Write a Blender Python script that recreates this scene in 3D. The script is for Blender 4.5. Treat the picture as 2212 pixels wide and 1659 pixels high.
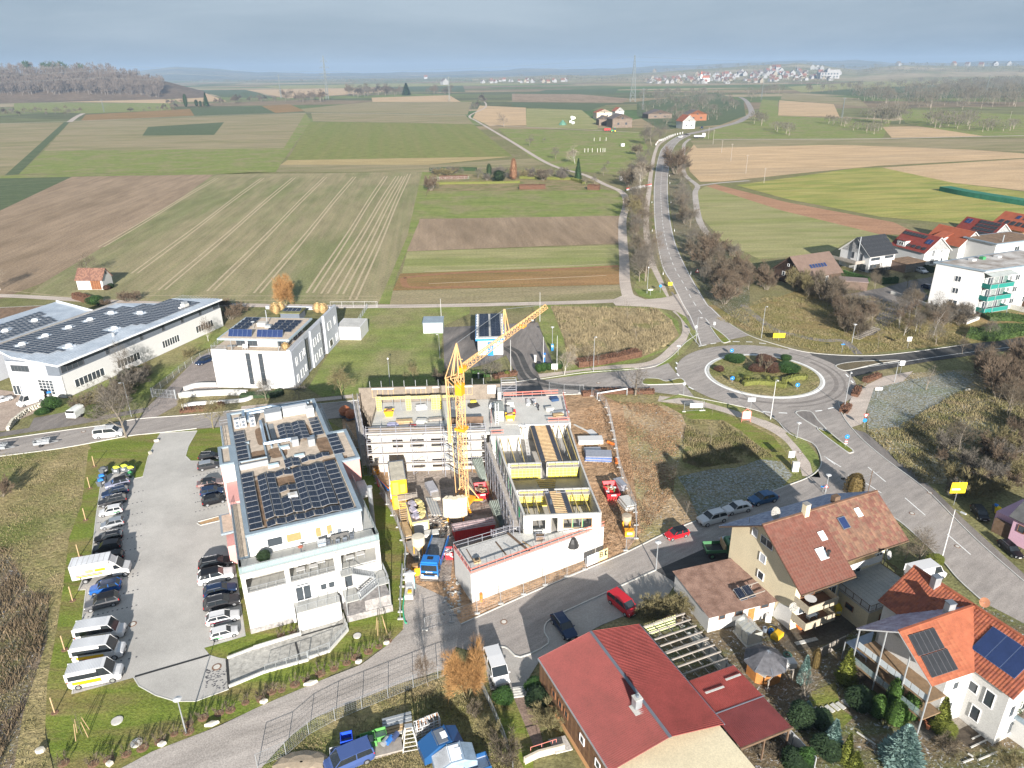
STF="stuff"
import bpy,bmesh,math,random
import numpy as np
from mathutils import Vector as Vt,Matrix,geometry
co=math.cos
si=math.sin
pI=math.pi
hy=math.hypot
a2=math.atan2
rD=math.radians
dI=math.dist
sqrt_m=math.sqrt
copysign_m=math.copysign
rA=range
tp=tuple
No=None
en=enumerate
uf=random.uniform;rD2=random.random;cH2=random.choice
Tr=True;Fa=False
SUNE=4.5;EXPO=1.38;SKYS=.1;CLOUDS=.36;HAZE=.0001
SS=['dense reddish bare tree in thicket at right edge','bare brown tree on verge right of country road','grey bare tree left of country road near farm','bare tree between farm track and cycle path','tangled bare bush on slope below meadow','roadside trees right of country road','bare tree in copse above roundabout','roadside trees left of country road','bushes below frosty meadow','copse above roundabout','container_yellow_light','ShaderNodeNewGeometry','thicket at right edge','ShaderNodeBackground','ShaderNodeTexCoord','ShaderNodeTexNoise','ShaderNodeValToRGB','Specular IOR Level','ShaderNodeMapRange','trees at farm bend','ShaderNodeMapping','gravel_side_track','parapet_blue_grey','window_shuttering','building material','lane_green_strip','crest_rust_field','hill_green_field','ventilation_duct','ornamental_grass','Principled BSDF','terrace_railing','frame_dusty_red','satellite_dish','ShaderNodeMix','tan_far_field','stripe_yellow','drain_black','grass_strip','earth_clods','solar_panel','curtain_tan','timber_beam','Base Color','bin_yellow','windscreen','Roughness','olivebush','olivetree','dry_grass','Position','MULTIPLY','footpath','greybush','goldcone','goldball','darkball','greytree','building','scaffold','redbush','sapling','boxball','redtree','machine','chimney','balcony','minivan','Detail','column','Scale','beech','round','black','white','hatch','wagon']
for o in list(bpy.data.objects):bpy.data.objects.remove(o)
random.seed(7)
scn=bpy.context.scene;COL=scn.collection
CAMH=64.;FPX=1560.;PITCH=rD(23.5);ROLL=rD(.7)
cp,sp=co(PITCH),si(PITCH);cr,sr=co(ROLL),si(ROLL)
cam=bpy.data.cameras.new('camera');camo=bpy.data.objects.new('camera',cam);COL.objects.link(camo)
Fv=Vt((0,cp,-sp));Uv=Vt((0,sp,cp));Rv=Vt((1,0,0))
cx_=Rv*cr-Uv*sr;cy_=Rv*sr+Uv*cr
mw=Matrix(((cx_.x,cy_.x,-Fv.x,0),(cx_.y,cy_.y,-Fv.y,0),(cx_.z,cy_.z,-Fv.z,CAMH),(0,0,0,1)))
camo.matrix_world=mw
cam.sensor_width=36;cam.lens=36*FPX/2212;cam.clip_start=1;cam.clip_end=40000
scn.camera=camo
SUN_EL=rD(18.5);SUN_AZ=rD(171.5)
sdir=Vt((si(SUN_AZ)*co(SUN_EL),co(SUN_AZ)*co(SUN_EL),si(SUN_EL)))
sl=bpy.data.lights.new('sun','SUN');sl.energy=SUNE;sl.angle=rD(.6);sl.color=(1.,.94,.86)
so=bpy.data.objects.new('sun',sl);COL.objects.link(so);so.rotation_euler=sdir.to_track_quat('Z','Y').to_euler()
scn.view_settings.view_transform='Standard';scn.view_settings.look='None'
scn.view_settings.exposure=EXPO;scn.view_settings.gamma=1;scn.view_settings.use_curve_mapping=Fa
scn.cycles.volume_bounces=0;scn.cycles.max_bounces=5;scn.cycles.diffuse_bounces=3;scn.cycles.transparent_max_bounces=16
W=bpy.data.worlds.new('World');scn.world=W;W.use_nodes=Tr
nt=W.node_tree;nt.nodes.clear()
def N(t,ty,**k):
 n=t.nodes.new(ty)
 for a,b in k.items():
  if a in('inp',):
   for i,v in b.items():n.inputs[i].default_value=v
  else:setattr(n,a,b)
 return n
sky=N(nt,'ShaderNodeTexSky',sky_type='NISHITA',sun_disc=Fa,sun_elevation=SUN_EL,sun_rotation=SUN_AZ,air_density=1.,dust_density=1.5)
bgs=N(nt,SS[13],inp={1:SKYS});nt.links.new(sky.outputs[0],bgs.inputs[0])
tc=N(nt,SS[14]);mp=N(nt,SS[20]);mp.inputs[SS[70]].default_value=(1,1,6)
nt.links.new(tc.outputs['Generated'],mp.inputs[0])
nz=N(nt,SS[15],inp={SS[70]:1.7,SS[68]:7,SS[46]:.55,'Distortion':.4});nt.links.new(mp.outputs[0],nz.inputs[0])
rp=N(nt,SS[16]);e=rp.color_ramp.elements
e[0].position=.3;e[0].color=(.19,.28,.39,1);e[1].position=.7;e[1].color=(.45,.54,.64,1)
nt.links.new(nz.outputs[0],rp.inputs[0])
bgc=N(nt,SS[13],inp={1:CLOUDS});nt.links.new(rp.outputs[0],bgc.inputs[0])
mx=N(nt,'ShaderNodeMixShader',inp={0:.95});nt.links.new(bgs.outputs[0],mx.inputs[1]);nt.links.new(bgc.outputs[0],mx.inputs[2])
wo=N(nt,'ShaderNodeOutputWorld');nt.links.new(mx.outputs[0],wo.inputs[0])
def ray(x,y):
 u=x-1106;v=829.5-y
 a=u*cr+v*sr;b=-u*sr+v*cr
 return a,FPX*cp+b*sp,-FPX*sp+b*cp
def G(p,z=0.):
 d=ray(*p);t=(z-CAMH)/d[2];return(d[0]*t,d[1]*t)
def zat(b,t,z0=0.):
 g=G(b,z0);d=ray(*t);s=hy(*g)/hy(d[0],d[1]);return CAMH+d[2]*s
def cp2(x0,y0,s):return lambda x,y:((x0+x/s)/1.8228,(y0+y/s)/1.8228)
cD=lambda x,y:(x,y)
cA=cp2(0,0,1.0972);cB=cp2(2016,0,1.0972);cC=cp2(0,1000,2.0109);cO2=cp2(800,1100,2.0109);cE=cp2(1350,1400,1.8436)
cF=cp2(150,1700,2.6024);cG=cp2(150,2200,2.0137);cH=cp2(800,1550,1.58);cI=cp2(1000,2200,2.0109);cJ=cp2(2000,2200,1.8433)
cK=cp2(2900,1850,1.9514);cL=cp2(2900,2400,1.9541);cM=cp2(1650,1150,2.0109);cN=cp2(2300,1500,2.0109);cO=cp2(2550,1100,1.4926)
cP=cp2(2950,800,2.0444);cQ=cp2(1600,350,1.7015);cR=cp2(0,1650,1.208);cS=cp2(0,650,1.3012)
def gP(c,x,y):return(*G(c(x,y)),0)
def pts(c,l,z=0.):return[G(c(*p),z)for p in l]
MS1={}
def pM(*a):return[a[i:i+3]for i in rA(0,len(a),3)]
def pL(*a):return[a[i:i+2]for i in rA(0,len(a),2)]
def link(t,a,b):t.links.new(a,b)
def mat(name,c,rough=.8,var=.12,scale=1.2,metal=0.,bm=0.,bscale=No,c2=No,spec=.3,fine=.06,world=Fa,alpha=1.,trans=0.):
 if name in MS1:return MS1[name]
 m=bpy.data.materials.new(name);m.use_nodes=Tr;t=m.node_tree;b=t.nodes[SS[30]]
 b.inputs[SS[46]].default_value=rough;b.inputs['Metallic'].default_value=metal;b.inputs[SS[17]].default_value=spec
 if alpha<1:b.inputs['Alpha'].default_value=alpha
 if trans:b.inputs['Transmission Weight'].default_value=trans
 if var or c2:
  if world:g=N(t,SS[11]);src=g.outputs[SS[50]]
  else:g=N(t,SS[14]);src=g.outputs['Object']
  n=N(t,SS[15],inp={SS[70]:scale,SS[68]:6,SS[46]:.6});link(t,src,n.inputs[0])
  r=N(t,SS[16]);e=r.color_ramp.elements;e[0].position=.35;e[1].position=.65
  if c2 is No:
   a=tp(min(1,x*(1-var))for x in c);d=tp(min(1,x*(1+var))for x in c)
  else:a,d=c,c2
  e[0].color=(*a,1);e[1].color=(*d,1);link(t,n.outputs[0],r.inputs[0])
  n2=N(t,SS[15],inp={SS[70]:scale*14,SS[68]:3});link(t,src,n2.inputs[0])
  mr=N(t,SS[18],inp={1:.3,2:.7,3:1-fine*2,4:1+fine*2});link(t,n2.outputs[0],mr.inputs[0])
  mm=N(t,SS[34],data_type='RGBA',blend_type=SS[51],inp={0:1.});link(t,r.outputs[0],mm.inputs[6]);link(t,mr.outputs[0],mm.inputs[7])
  link(t,mm.outputs[2],b.inputs[SS[43]])
  if bm:
   bp=N(t,'ShaderNodeBump',inp={'Strength':bm,'Distance':.1});n3=N(t,SS[15],inp={SS[70]:bscale or scale*8,SS[68]:5});link(t,src,n3.inputs[0])
   link(t,n3.outputs[0],bp.inputs['Height']);link(t,bp.outputs[0],b.inputs['Normal'])
 else:b.inputs[SS[43]].default_value=(*c,1)
 MS1[name]=m;return m
GAIN=(1.24,1.16,1.12)
def ground_mat(name,c1,c2,c3=No,ang=0,along=.02,across=.6,big=.03,fine=2.5,amt=.5,fr1=0.,bm=.5,rough=.95,tf=0.,fc=(.62,.66,.72)):
 """world-space ground colour: rows along direction ang (deg), big patches to c3, fine grain, optional frost"""
 if name in MS1:return MS1[name]
 if 'dark' not in name:c1,c2,c3=[c and tp(x*g for x,g in zip(c,GAIN))for c in(c1,c2,c3)]
 m=bpy.data.materials.new(name);m.use_nodes=Tr;t=m.node_tree;b=t.nodes[SS[30]]
 b.inputs[SS[46]].default_value=rough;b.inputs[SS[17]].default_value=.1
 g=N(t,SS[11]);src=g.outputs[SS[50]]
 mp0=N(t,SS[20],vector_type='POINT');mp0.inputs['Rotation'].default_value=(0,0,rD(-ang));link(t,src,mp0.inputs[0])
 mp1=N(t,SS[20]);mp1.inputs[SS[70]].default_value=(along,across,1);link(t,mp0.outputs[0],mp1.inputs[0])
 n=N(t,SS[15],inp={SS[70]:1,SS[68]:5,SS[46]:.65});link(t,mp1.outputs[0],n.inputs[0])
 mp2=N(t,SS[20]);mp2.inputs[SS[70]].default_value=(1 if across<.25 else.22,1,1);link(t,mp0.outputs[0],mp2.inputs[0])
 r=N(t,SS[18],inp={1:.5-.22/amt*.5,2:.5+.22/amt*.5,3:0,4:1});link(t,n.outputs[0],r.inputs[0])
 mx=N(t,SS[34],data_type='RGBA');mx.inputs[6].default_value=(*c1,1);mx.inputs[7].default_value=(*c2,1);link(t,r.outputs[0],mx.inputs[0])
 out=mx.outputs[2]
 if c3:
  n=N(t,SS[15],inp={SS[70]:big*(1 if across<.25 else 2),SS[68]:6,SS[46]:.6});link(t,mp2.outputs[0],n.inputs[0])
  r=N(t,SS[18],inp={1:.46,2:.62,3:0,4:.85});link(t,n.outputs[0],r.inputs[0])
  mx=N(t,SS[34],data_type='RGBA');link(t,out,mx.inputs[6]);mx.inputs[7].default_value=(*c3,1);link(t,r.outputs[0],mx.inputs[0]);out=mx.outputs[2]
 n=N(t,SS[15],inp={SS[70]:fine,SS[68]:4,SS[46]:.7});link(t,src,n.inputs[0])
 r=N(t,SS[18],inp={1:.3,2:.7,3:.68-tf,4:1.32+tf});link(t,n.outputs[0],r.inputs[0])
 mx=N(t,SS[34],data_type='RGBA',blend_type=SS[51],inp={0:1.});link(t,out,mx.inputs[6]);link(t,r.outputs[0],mx.inputs[7]);out=mx.outputs[2]
 n5=N(t,SS[15],inp={SS[70]:fine*.13,SS[68]:4,SS[46]:.6});link(t,mp2.outputs[0],n5.inputs[0])
 r=N(t,SS[18],inp={1:.3,2:.7,3:.84,4:1.16});link(t,n5.outputs[0],r.inputs[0])
 mx=N(t,SS[34],data_type='RGBA',blend_type=SS[51],inp={0:1.});link(t,out,mx.inputs[6]);link(t,r.outputs[0],mx.inputs[7]);out=mx.outputs[2]
 if fr1:
  n6=N(t,SS[15],inp={SS[70]:2.6,SS[68]:7,SS[46]:.7,'Distortion':.8});link(t,src,n6.inputs[0])
  r=N(t,SS[18],inp={1:.62-fr1*.25,2:.72-fr1*.2,3:0,4:.85});link(t,n6.outputs[0],r.inputs[0])
  mx=N(t,SS[34],data_type='RGBA');link(t,out,mx.inputs[6]);mx.inputs[7].default_value=(*fc,1);link(t,r.outputs[0],mx.inputs[0]);out=mx.outputs[2]
 link(t,out,b.inputs[SS[43]])
 if bm:
  bp=N(t,'ShaderNodeBump',inp={'Strength':bm,'Distance':.25});link(t,n.outputs[0],bp.inputs['Height']);link(t,bp.outputs[0],b.inputs['Normal'])
 MS1[name]=m;return m
class MB:
 def __init__(s):s.v=[];s.f=[];s.mi=[];s.ms=[]
 def add(s,vs,fs,m):
  if m not in s.ms:s.ms.append(m)
  k=s.ms.index(m);o=len(s.v);s.v.extend(vs)
  for f in fs:s.f.append(tp(i+o for i in f));s.mi.append(k)
  return s
 def bo(s,c,d,m,rz=0,M=No):
  x,y,z=d[0]/2,d[1]/2,d[2]/2;ca,sa=co(rz),si(rz)
  vs=[]
  for k in(-z,z):
   for(i,j)in((-x,-y),(x,-y),(x,y),(-x,y)):
    vs.append((c[0]+i*ca-j*sa,c[1]+i*sa+j*ca,c[2]+k))
  return s.add(vs,[(3,2,1,0),(4,5,6,7),(0,1,5,4),(1,2,6,5),(2,3,7,6),(3,0,4,7)],m)
 def q6(s,a,b,c,d,e,f,*g):return s.bo((a,b,c),(d,e,f),*g)
 def e6(s,a,b,c,d,e,f,*g,**k):return s.be((a,b,c),(d,e,f),*g,**k)
 def c6(s,a,b,c,d,e,f,*g,**k):return s.cy((a,b,c),(d,e,f),*g,**k)
 def bx(s,x0,x1,y0,y1,z0,z1,m):return s.bo(((x0+x1)/2,(y0+y1)/2,(z0+z1)/2),(x1-x0,y1-y0,z1-z0),m)
 def pr(s,py1,z0,z1,m,mt=No,bottom=Tr):
  a=sum(py1[i][0]*py1[(i+1)%len(py1)][1]-py1[(i+1)%len(py1)][0]*py1[i][1]for i in rA(len(py1)))
  if a<0:py1=py1[::-1]
  n=len(py1);z0s=z0 if hasattr(z0,'__len__')else[z0]*n;z1s=z1 if hasattr(z1,'__len__')else[z1]*n
  vs=[(p[0],p[1],z)for p,z in zip(py1,z0s)]+[(p[0],p[1],z)for p,z in zip(py1,z1s)]
  s.add(vs,[(i,(i+1)%n,(i+1)%n+n,i+n)for i in rA(n)],m)
  tri=geometry.tessellate_polygon([[Vt((p[0],p[1],0))for p in py1]])
  tr=[]
  for a,b,c in tri:
   cr2=(py1[b][0]-py1[a][0])*(py1[c][1]-py1[a][1])-(py1[c][0]-py1[a][0])*(py1[b][1]-py1[a][1])
   tr.append((a,b,c)if cr2>0 else(a,c,b))
  s.add([(p[0],p[1],z)for p,z in zip(py1,z1s)],tr,mt or m)
  if bottom:s.add([(p[0],p[1],z)for p,z in zip(py1,z0s)],[t[::-1]for t in tr],m)
  return s
 def be(s,a,b,w,h,m,up=(0,0,1)):
  a=Vt(a);b=Vt(b);d=(b-a)
  if d.length<1e-6:return s
  d.normalize();u=Vt(up)
  if abs(d.dot(u))>.98:u=Vt((0,1,0))
  x=d.cross(u).normalized();y=x.cross(d).normalized()
  vs=[]
  for p in(a,b):
   for i,j in((-1,-1),(1,-1),(1,1),(-1,1)):vs.append(tp(p+x*(i*w/2)+y*(j*h/2)))
  return s.add(vs,[(0,1,2,3),(7,6,5,4),(0,4,5,1),(1,5,6,2),(2,6,7,3),(3,7,4,0)],m)
 def cy(s,a,b,r0,r1,m,n=8,cap=Tr):
  a=Vt(a);b=Vt(b);d=(b-a)
  if d.length<1e-6:return s
  d.normalize();u=Vt((0,0,1))if abs(d.z)<.95 else Vt((0,1,0))
  x=d.cross(u).normalized();y=d.cross(x).normalized()
  vs=[]
  for p,r in((a,r0),(b,r1)):
   for i in rA(n):
    t=2*pI*i/n;vs.append(tp(p+x*(co(t)*r)+y*(si(t)*r)))
  fs=[(i,(i+1)%n,(i+1)%n+n,i+n)for i in rA(n)]
  if cap:fs+=[tp(rA(n))[::-1],tp(rA(n,2*n))]
  return s.add(vs,fs,m)
 def path(s,ps,r,m,n=6):
  for a,b in zip(ps[:-1],ps[1:]):s.cy(a,b,r,r,m,n,cap=Tr)
  return s
 def quad(s,a,b,c,d,m):return s.add([tp(a),tp(b),tp(c),tp(d)],[(0,1,2,3)],m)
 def sb(s,poly3,t,m,mb=No):
  """thick planar polygon given by 3D points, thickness t downward along normal"""
  P=[Vt(p)for p in poly3];nrm=Vt((0,0,0))
  for i in rA(len(P)):nrm+=P[i].cross(P[(i+1)%len(P)])
  nrm.normalize()
  if nrm.z<0:P=P[::-1];nrm=-nrm
  n=len(P);vs=[tp(p)for p in P]+[tp(p-nrm*t)for p in P]
  tri=geometry.tessellate_polygon([P]);
  tr=[]
  for a,b,c in tri:
   q=(P[b]-P[a]).cross(P[c]-P[a]);tr.append((a,b,c)if q.dot(nrm)>0 else(a,c,b))
  s.add(vs,tr,m);s.add(vs,[tp(i+n for i in x[::-1])for x in tr]+[(i,i+n,(i+1)%n+n,(i+1)%n)for i in rA(n)],mb or m)
  return s
 def la(s,prof,m,n=12,c=(0,0,0)):
  vs=[];fs=[]
  for r,z in prof:
   for i in rA(n):
    t=2*pI*i/n;vs.append((c[0]+r*co(t),c[1]+r*si(t),c[2]+z))
  for k in rA(len(prof)-1):
   for i in rA(n):j=(i+1)%n;fs.append((k*n+i,k*n+j,(k+1)*n+j,(k+1)*n+i))
  return s.add(vs,fs,m)
 def mesh(s,name,off=(0,0,0),smooth=Fa):
  me=bpy.data.meshes.new(name);v=np.array(s.v,dtype=float).reshape(-1,3)-np.array(off,dtype=float)
  me.from_pydata(v.tolist(),[],s.f)
  for m in s.ms:me.materials.append(m)
  if len(s.ms)>1:me.polygons.foreach_set('material_index',s.mi)
  if smooth:me.polygons.foreach_set('use_smooth',[Tr]*len(me.polygons))
  me.update();return me
def lo(name,me,parent=No,loc=(0,0,0),rz=0,sc=No):
 o=bpy.data.objects.new(name,me);o.location=loc
 if rz:o.rotation_euler=(0,0,rz)
 if sc is not No:o.scale=sc if hasattr(sc,'__len__')else(sc,)*3
 if parent:o.parent=parent
 COL.objects.link(o);return o
def tag(o,lb=No,ct=No,gp=No,kd=No):
 if lb:o['label']=lb
 if ct:o['category']=ct
 if gp:o['group']=gp
 if kd:o['kind']=kd
 return o
def tng(name,lb,ct,loc=(0,0,0),rz=0,gp=No,sc=No):
 return tag(lo(name,No,No,loc,rz,sc),lb,ct,gp)
def pt(name,mb,parent,lb=No,kd=No,smooth=Fa,loc=(0,0,0),rz=0):
 return tag(lo(name,mb.mesh(name,smooth=smooth)if isinstance(mb,MB)else mb,parent,loc,rz),lb,No,No,kd)
def so1(name,mb,lb,ct,gp=No,loc=(0,0,0),rz=0,sc=No,smooth=Fa,kd=No):
 return tag(lo(name,mb.mesh(name,smooth=smooth)if isinstance(mb,MB)else mb,No,loc,rz,sc),lb,ct,gp,kd)
def wth(name,mb,lb,ct,gp=No,smooth=Fa):
 """mesh given in world coordinates; origin moved to its base centre"""
 v=np.array(mb.v);c=((v[:,0].min()+v[:,0].max())/2,(v[:,1].min()+v[:,1].max())/2,v[:,2].min())
 return tag(lo(name,mb.mesh(name,off=c,smooth=smooth),No,c),lb,ct,gp)
def st(name,mb,parent=No,kd='structure'):
 o=lo(name,mb.mesh(name)if isinstance(mb,MB)else mb,parent);o['kind']=kd;return o
def cp1(o,parent=No):
 c=o.copy();COL.objects.link(c)
 if parent is not No:c.parent=parent
 for ch in o.children:cp1(ch,c)
 return c
def spl(ps,n=6,cz=Fa):
 P=[np.array(p,float)for p in ps];out=[];L=len(P)
 rngi=rA(L)if cz else rA(L-1)
 for i in rngi:
  p0=P[(i-1)%L]if cz or i>0 else P[0];p1=P[i];p2=P[(i+1)%L];p3=P[(i+2)%L]if cz or i+2<L else P[-1]
  for k in rA(n):
   t=k/n;out.append(tp(.5*((2*p1)+(-p0+p2)*t+(2*p0-5*p1+4*p2-p3)*t*t+(-p0+3*p1-3*p2+p3)*t**3)))
 if not cz:out.append(tp(P[-1]))
 return out
def flat(mb,py1,z,m):
 tri=geometry.tessellate_polygon([[Vt((p[0],p[1],0))for p in py1]]);tr=[]
 for a,b,c in tri:
  q=(py1[b][0]-py1[a][0])*(py1[c][1]-py1[a][1])-(py1[c][0]-py1[a][0])*(py1[b][1]-py1[a][1])
  tr.append((a,b,c)if q>0 else(a,c,b))
 mb.add([(p[0],p[1],z)for p in py1],tr,m)
SHC=[0]
def she(name,c,l,lev,m,sm=0,cz=Tr):
 ps=pts(c,l);SHC[0]+=1;lev=lev+(SHC[0]%9)*.1
 if sm:ps=spl(ps,sm,cz=Tr)
 mb=MB();flat(mb,ps,lev*.004,m);return st(name,mb)
def of(ps,d,cz=Fa):
 out=[];n=len(ps)
 for i in rA(n):
  a=np.array(ps[(i-1)%n]if cz or i>0 else ps[i],float);b=np.array(ps[(i+1)%n]if cz or i<n-1 else ps[i],float)
  t=b-a;L=np.hypot(*t)or 1;t/=L;out.append((ps[i][0]-t[1]*d,ps[i][1]+t[0]*d))
 return out
def rb1(mb,ps,w,z0,z1,m,cz=Fa):
 """band of width w centred on ps; z1>z0 gives a raised kerb"""
 A=of(ps,w/2,cz);B=of(ps,-w/2,cz);n=len(ps);rg=rA(n if cz else n-1)
 vs=[(*p,z1)for p in A]+[(*p,z1)for p in B];fs=[(i+n,(i+1)%n+n,(i+1)%n,i)for i in rg]
 if z1>z0:
  vs+=[(*p,z0)for p in A]+[(*p,z0)for p in B]
  for i in rg:
   j=(i+1)%n;fs+=[(i,j,j+2*n,i+2*n),(j+n,i+n,i+3*n,j+3*n)]
 mb.add(vs,fs,m)
def rs(ps,step):
 out=[ps[0]];acc=0
 for a,b in zip(ps[:-1],ps[1:]):
  L=dI(a,b);s=step-acc
  while s<=L:out.append((a[0]+(b[0]-a[0])*s/L,a[1]+(b[1]-a[1])*s/L));s+=step
  acc=(acc+L)%step if L>=step-acc else acc+L
 return out
def ds1(mb,ps,w,on,off,z,m):
 q=rs(ps,.5);k=0;per=int((on+off)/.5);onn=int(on/.5)
 while k+onn<len(q):rb1(mb,q[k:k+onn+1],w,z,z,m);k+=per
RC=(57.,150.6)
gm=ground_mat
m_base=gm('winter_grass',(.12,.135,.055),(.17,.165,.085),(.19,.17,.1),0,.05,.08,.02,2.2,.5,tf=.15)
def far_mat():
 m=bpy.data.materials.new('countryside');m.use_nodes=Tr;t=m.node_tree;b=t.nodes[SS[30]];b.inputs[SS[46]].default_value=.95;b.inputs[SS[17]].default_value=.1
 g=N(t,SS[11]);mp=N(t,SS[20]);mp.inputs[SS[70]].default_value=(.0022,.0045,0);mp.inputs['Rotation'].default_value=(0,0,.3);link(t,g.outputs[SS[50]],mp.inputs[0])
 v=N(t,'ShaderNodeTexVoronoi',feature='F1',inp={SS[70]:1.,'Randomness':.9});link(t,mp.outputs[0],v.inputs['Vector'])
 s=N(t,'ShaderNodeSeparateColor');link(t,v.outputs['Color'],s.inputs[0])
 r=N(t,SS[16]);r.color_ramp.interpolation='CONSTANT';e=r.color_ramp.elements
 cols=pM(.12,.15,.06,.16,.19,.07,.28,.22,.13,.14,.15,.07,.09,.14,.05,.22,.17,.11,.17,.17,.08,.33,.27,.17,.11,.12,.06)
 e[0].position=0;e[0].color=(*cols[0],1);e[1].position=.11;e[1].color=(*cols[1],1)
 for i in rA(2,9):x=e.new(i/9);x.color=(*cols[i],1)
 link(t,s.outputs[0],r.inputs[0])
 n=N(t,SS[15],inp={SS[70]:.02,SS[68]:6,SS[46]:.7});link(t,g.outputs[SS[50]],n.inputs[0])
 q=N(t,SS[18],inp={1:.3,2:.7,3:.7,4:1.3});link(t,n.outputs[0],q.inputs[0])
 mx=N(t,SS[34],data_type='RGBA',blend_type=SS[51],inp={0:1.});link(t,r.outputs[0],mx.inputs[6]);link(t,q.outputs[0],mx.inputs[7])
 link(t,mx.outputs[2],b.inputs[SS[43]]);return m
m_far=far_mat()
mb=MB().quad((-16000,-300,-.06),(16000,-300,-.06),(16000,900,-.06),(-16000,900,-.06),m_base);st('ground',mb)
mb=MB().quad((-16000,900,-.06),(16000,900,-.06),(16000,16000,-.06),(-16000,16000,-.06),m_far);st('far_countryside',mb)
GREEN=gm('meadow_green',(.12,.17,.045),(.19,.215,.075),(.2,.19,.1),0,.04,.2,.05,2.,.6,tf=.1)
LAWN=gm('lawn_fresh',(.1,.15,.025),(.15,.18,.04),(.17,.145,.065),0,.3,.4,.16,3.,.6,tf=.05)
OLIVE=gm('field_olive',(.2,.185,.11),(.26,.225,.145),(.17,.17,.085),8,.01,.35,.02,1.2,.6)
TAN=gm('field_tan',(.36,.27,.165),(.43,.33,.21),(.33,.26,.17),5,.01,.25,.012,1.,.5)
WANG=96
BROWN=gm('field_brown',(.21,.165,.115),(.27,.215,.155),(.185,.145,.1),WANG,.006,.5,.02,1.4,.6)
WHEAT=gm('field_winter_wheat',(.185,.185,.1),(.25,.22,.14),(.145,.165,.075),WANG,.004,.45,.018,1.4,.6)
STRIPE=gm('field_sprouting',(.1,.165,.03),(.21,.18,.09),No,99,.0015,.1,.03,1.,.16)
PALE=gm('meadow_pale',(.21,.22,.1),(.26,.25,.13),(.17,.2,.07),2,.02,.4,.03,1.5,.6)
RUST=gm('field_rust',(.22,.13,.06),(.16,.14,.06),(.25,.16,.08),3,.01,.6,.03,1.5,.5)
DARKG=gm('field_dark_green',(.075,.105,.05),(.12,.14,.075),No,20,.01,.2,.02,1.4,.6)
MUD=gm('site_mud',(.29,.19,.11),(.4,.285,.185),(.24,.17,.105),30,.25,.3,.12,1.3,.6,bm=1.2,tf=.12)
MUD2=gm('churned_meadow',(.27,.2,.12),(.34,.27,.17),(.18,.19,.08),100,.06,.18,.05,1.6,.6,fr1=.2,bm=1.,tf=.15)
ROUGH=gm('rough_grass',(.17,.16,.07),(.27,.23,.13),(.11,.14,.04),0,.12,.2,.07,1.8,.6,bm=1.1,tf=.18)
FROST=gm('frosty_grass',(.12,.125,.08),(.18,.17,.11),(.11,.13,.06),0,.15,.2,.08,1.8,.6,fr1=.6,bm=.7,tf=.15,fc=(.36,.4,.44))
FROST2=gm('frost_speckled_grass',(.17,.15,.08),(.25,.21,.12),(.13,.14,.06),0,.15,.2,.08,1.8,.6,fr1=.33,bm=1,tf=.15)
ROAD=gm('road_asphalt',(.245,.235,.225),(.28,.27,.255),(.215,.208,.2),35,.02,.5,.05,9.,.5,bm=.1,rough=.85)
ROADD=gm('dark_asphalt',(.055,.055,.056),(.085,.083,.082),(.1,.096,.09),12,.02,.5,.05,9.,.5,bm=.1,rough=.8)
ROADM=gm('weathered_asphalt',(.15,.145,.14),(.2,.19,.18),(.1,.1,.1),80,.05,.3,.07,8.,.5,bm=.1,rough=.85)
GRAVEL=gm('gravel_track',(.3,.29,.275),(.36,.345,.325),(.25,.24,.225),25,.05,.3,.1,6.,.5,bm=.15)
PATHM=gm('path_concrete',(.33,.3,.27),(.4,.37,.335),No,10,.1,.3,.05,4.,.5,bm=.1)
KB=mat('kerb_stone',(.5,.49,.46),.85,.1,1.,world=Tr)
WP=mat('road_marking',(.78,.78,.76),.7,.08,2.,world=Tr)
DSTONE=mat('dark_paver',(.09,.09,.1),.8,.1,2.,world=Tr)
def paver_mat(name,c1,c2,ang,w,h):
 m=bpy.data.materials.new(name);m.use_nodes=Tr;t=m.node_tree;b=t.nodes[SS[30]];b.inputs[SS[46]].default_value=.85
 g=N(t,SS[11]);mp=N(t,SS[20]);mp.inputs['Rotation'].default_value=(0,0,rD(-ang));link(t,g.outputs[SS[50]],mp.inputs[0])
 k=N(t,'ShaderNodeTexBrick',inp={SS[70]:1.,'Mortar Size':.012,'Brick Width':w,'Row Height':h,'Bias':0});k.inputs['Color1'].default_value=(*c1,1);k.inputs['Color2'].default_value=(*c2,1);k.inputs['Mortar'].default_value=(*[x*.7 for x in c1],1);link(t,mp.outputs[0],k.inputs[0])
 n=N(t,SS[15],inp={SS[70]:.12,SS[68]:7,SS[46]:.65});link(t,g.outputs[SS[50]],n.inputs[0])
 q=N(t,SS[18],inp={1:.3,2:.7,3:.8,4:1.16});link(t,n.outputs[0],q.inputs[0])
 mx=N(t,SS[34],data_type='RGBA',blend_type=SS[51],inp={0:1.});link(t,k.outputs[0],mx.inputs[6]);link(t,q.outputs[0],mx.inputs[7]);link(t,mx.outputs[2],b.inputs[SS[43]]);return m
PAVER=paver_mat('lot_pavers',(.44,.42,.39),(.5,.48,.45),-66,.2,.1)
PAVER2=paver_mat('yard_pavers',(.33,.31,.285),(.39,.365,.34),30,.24,.16)
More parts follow.
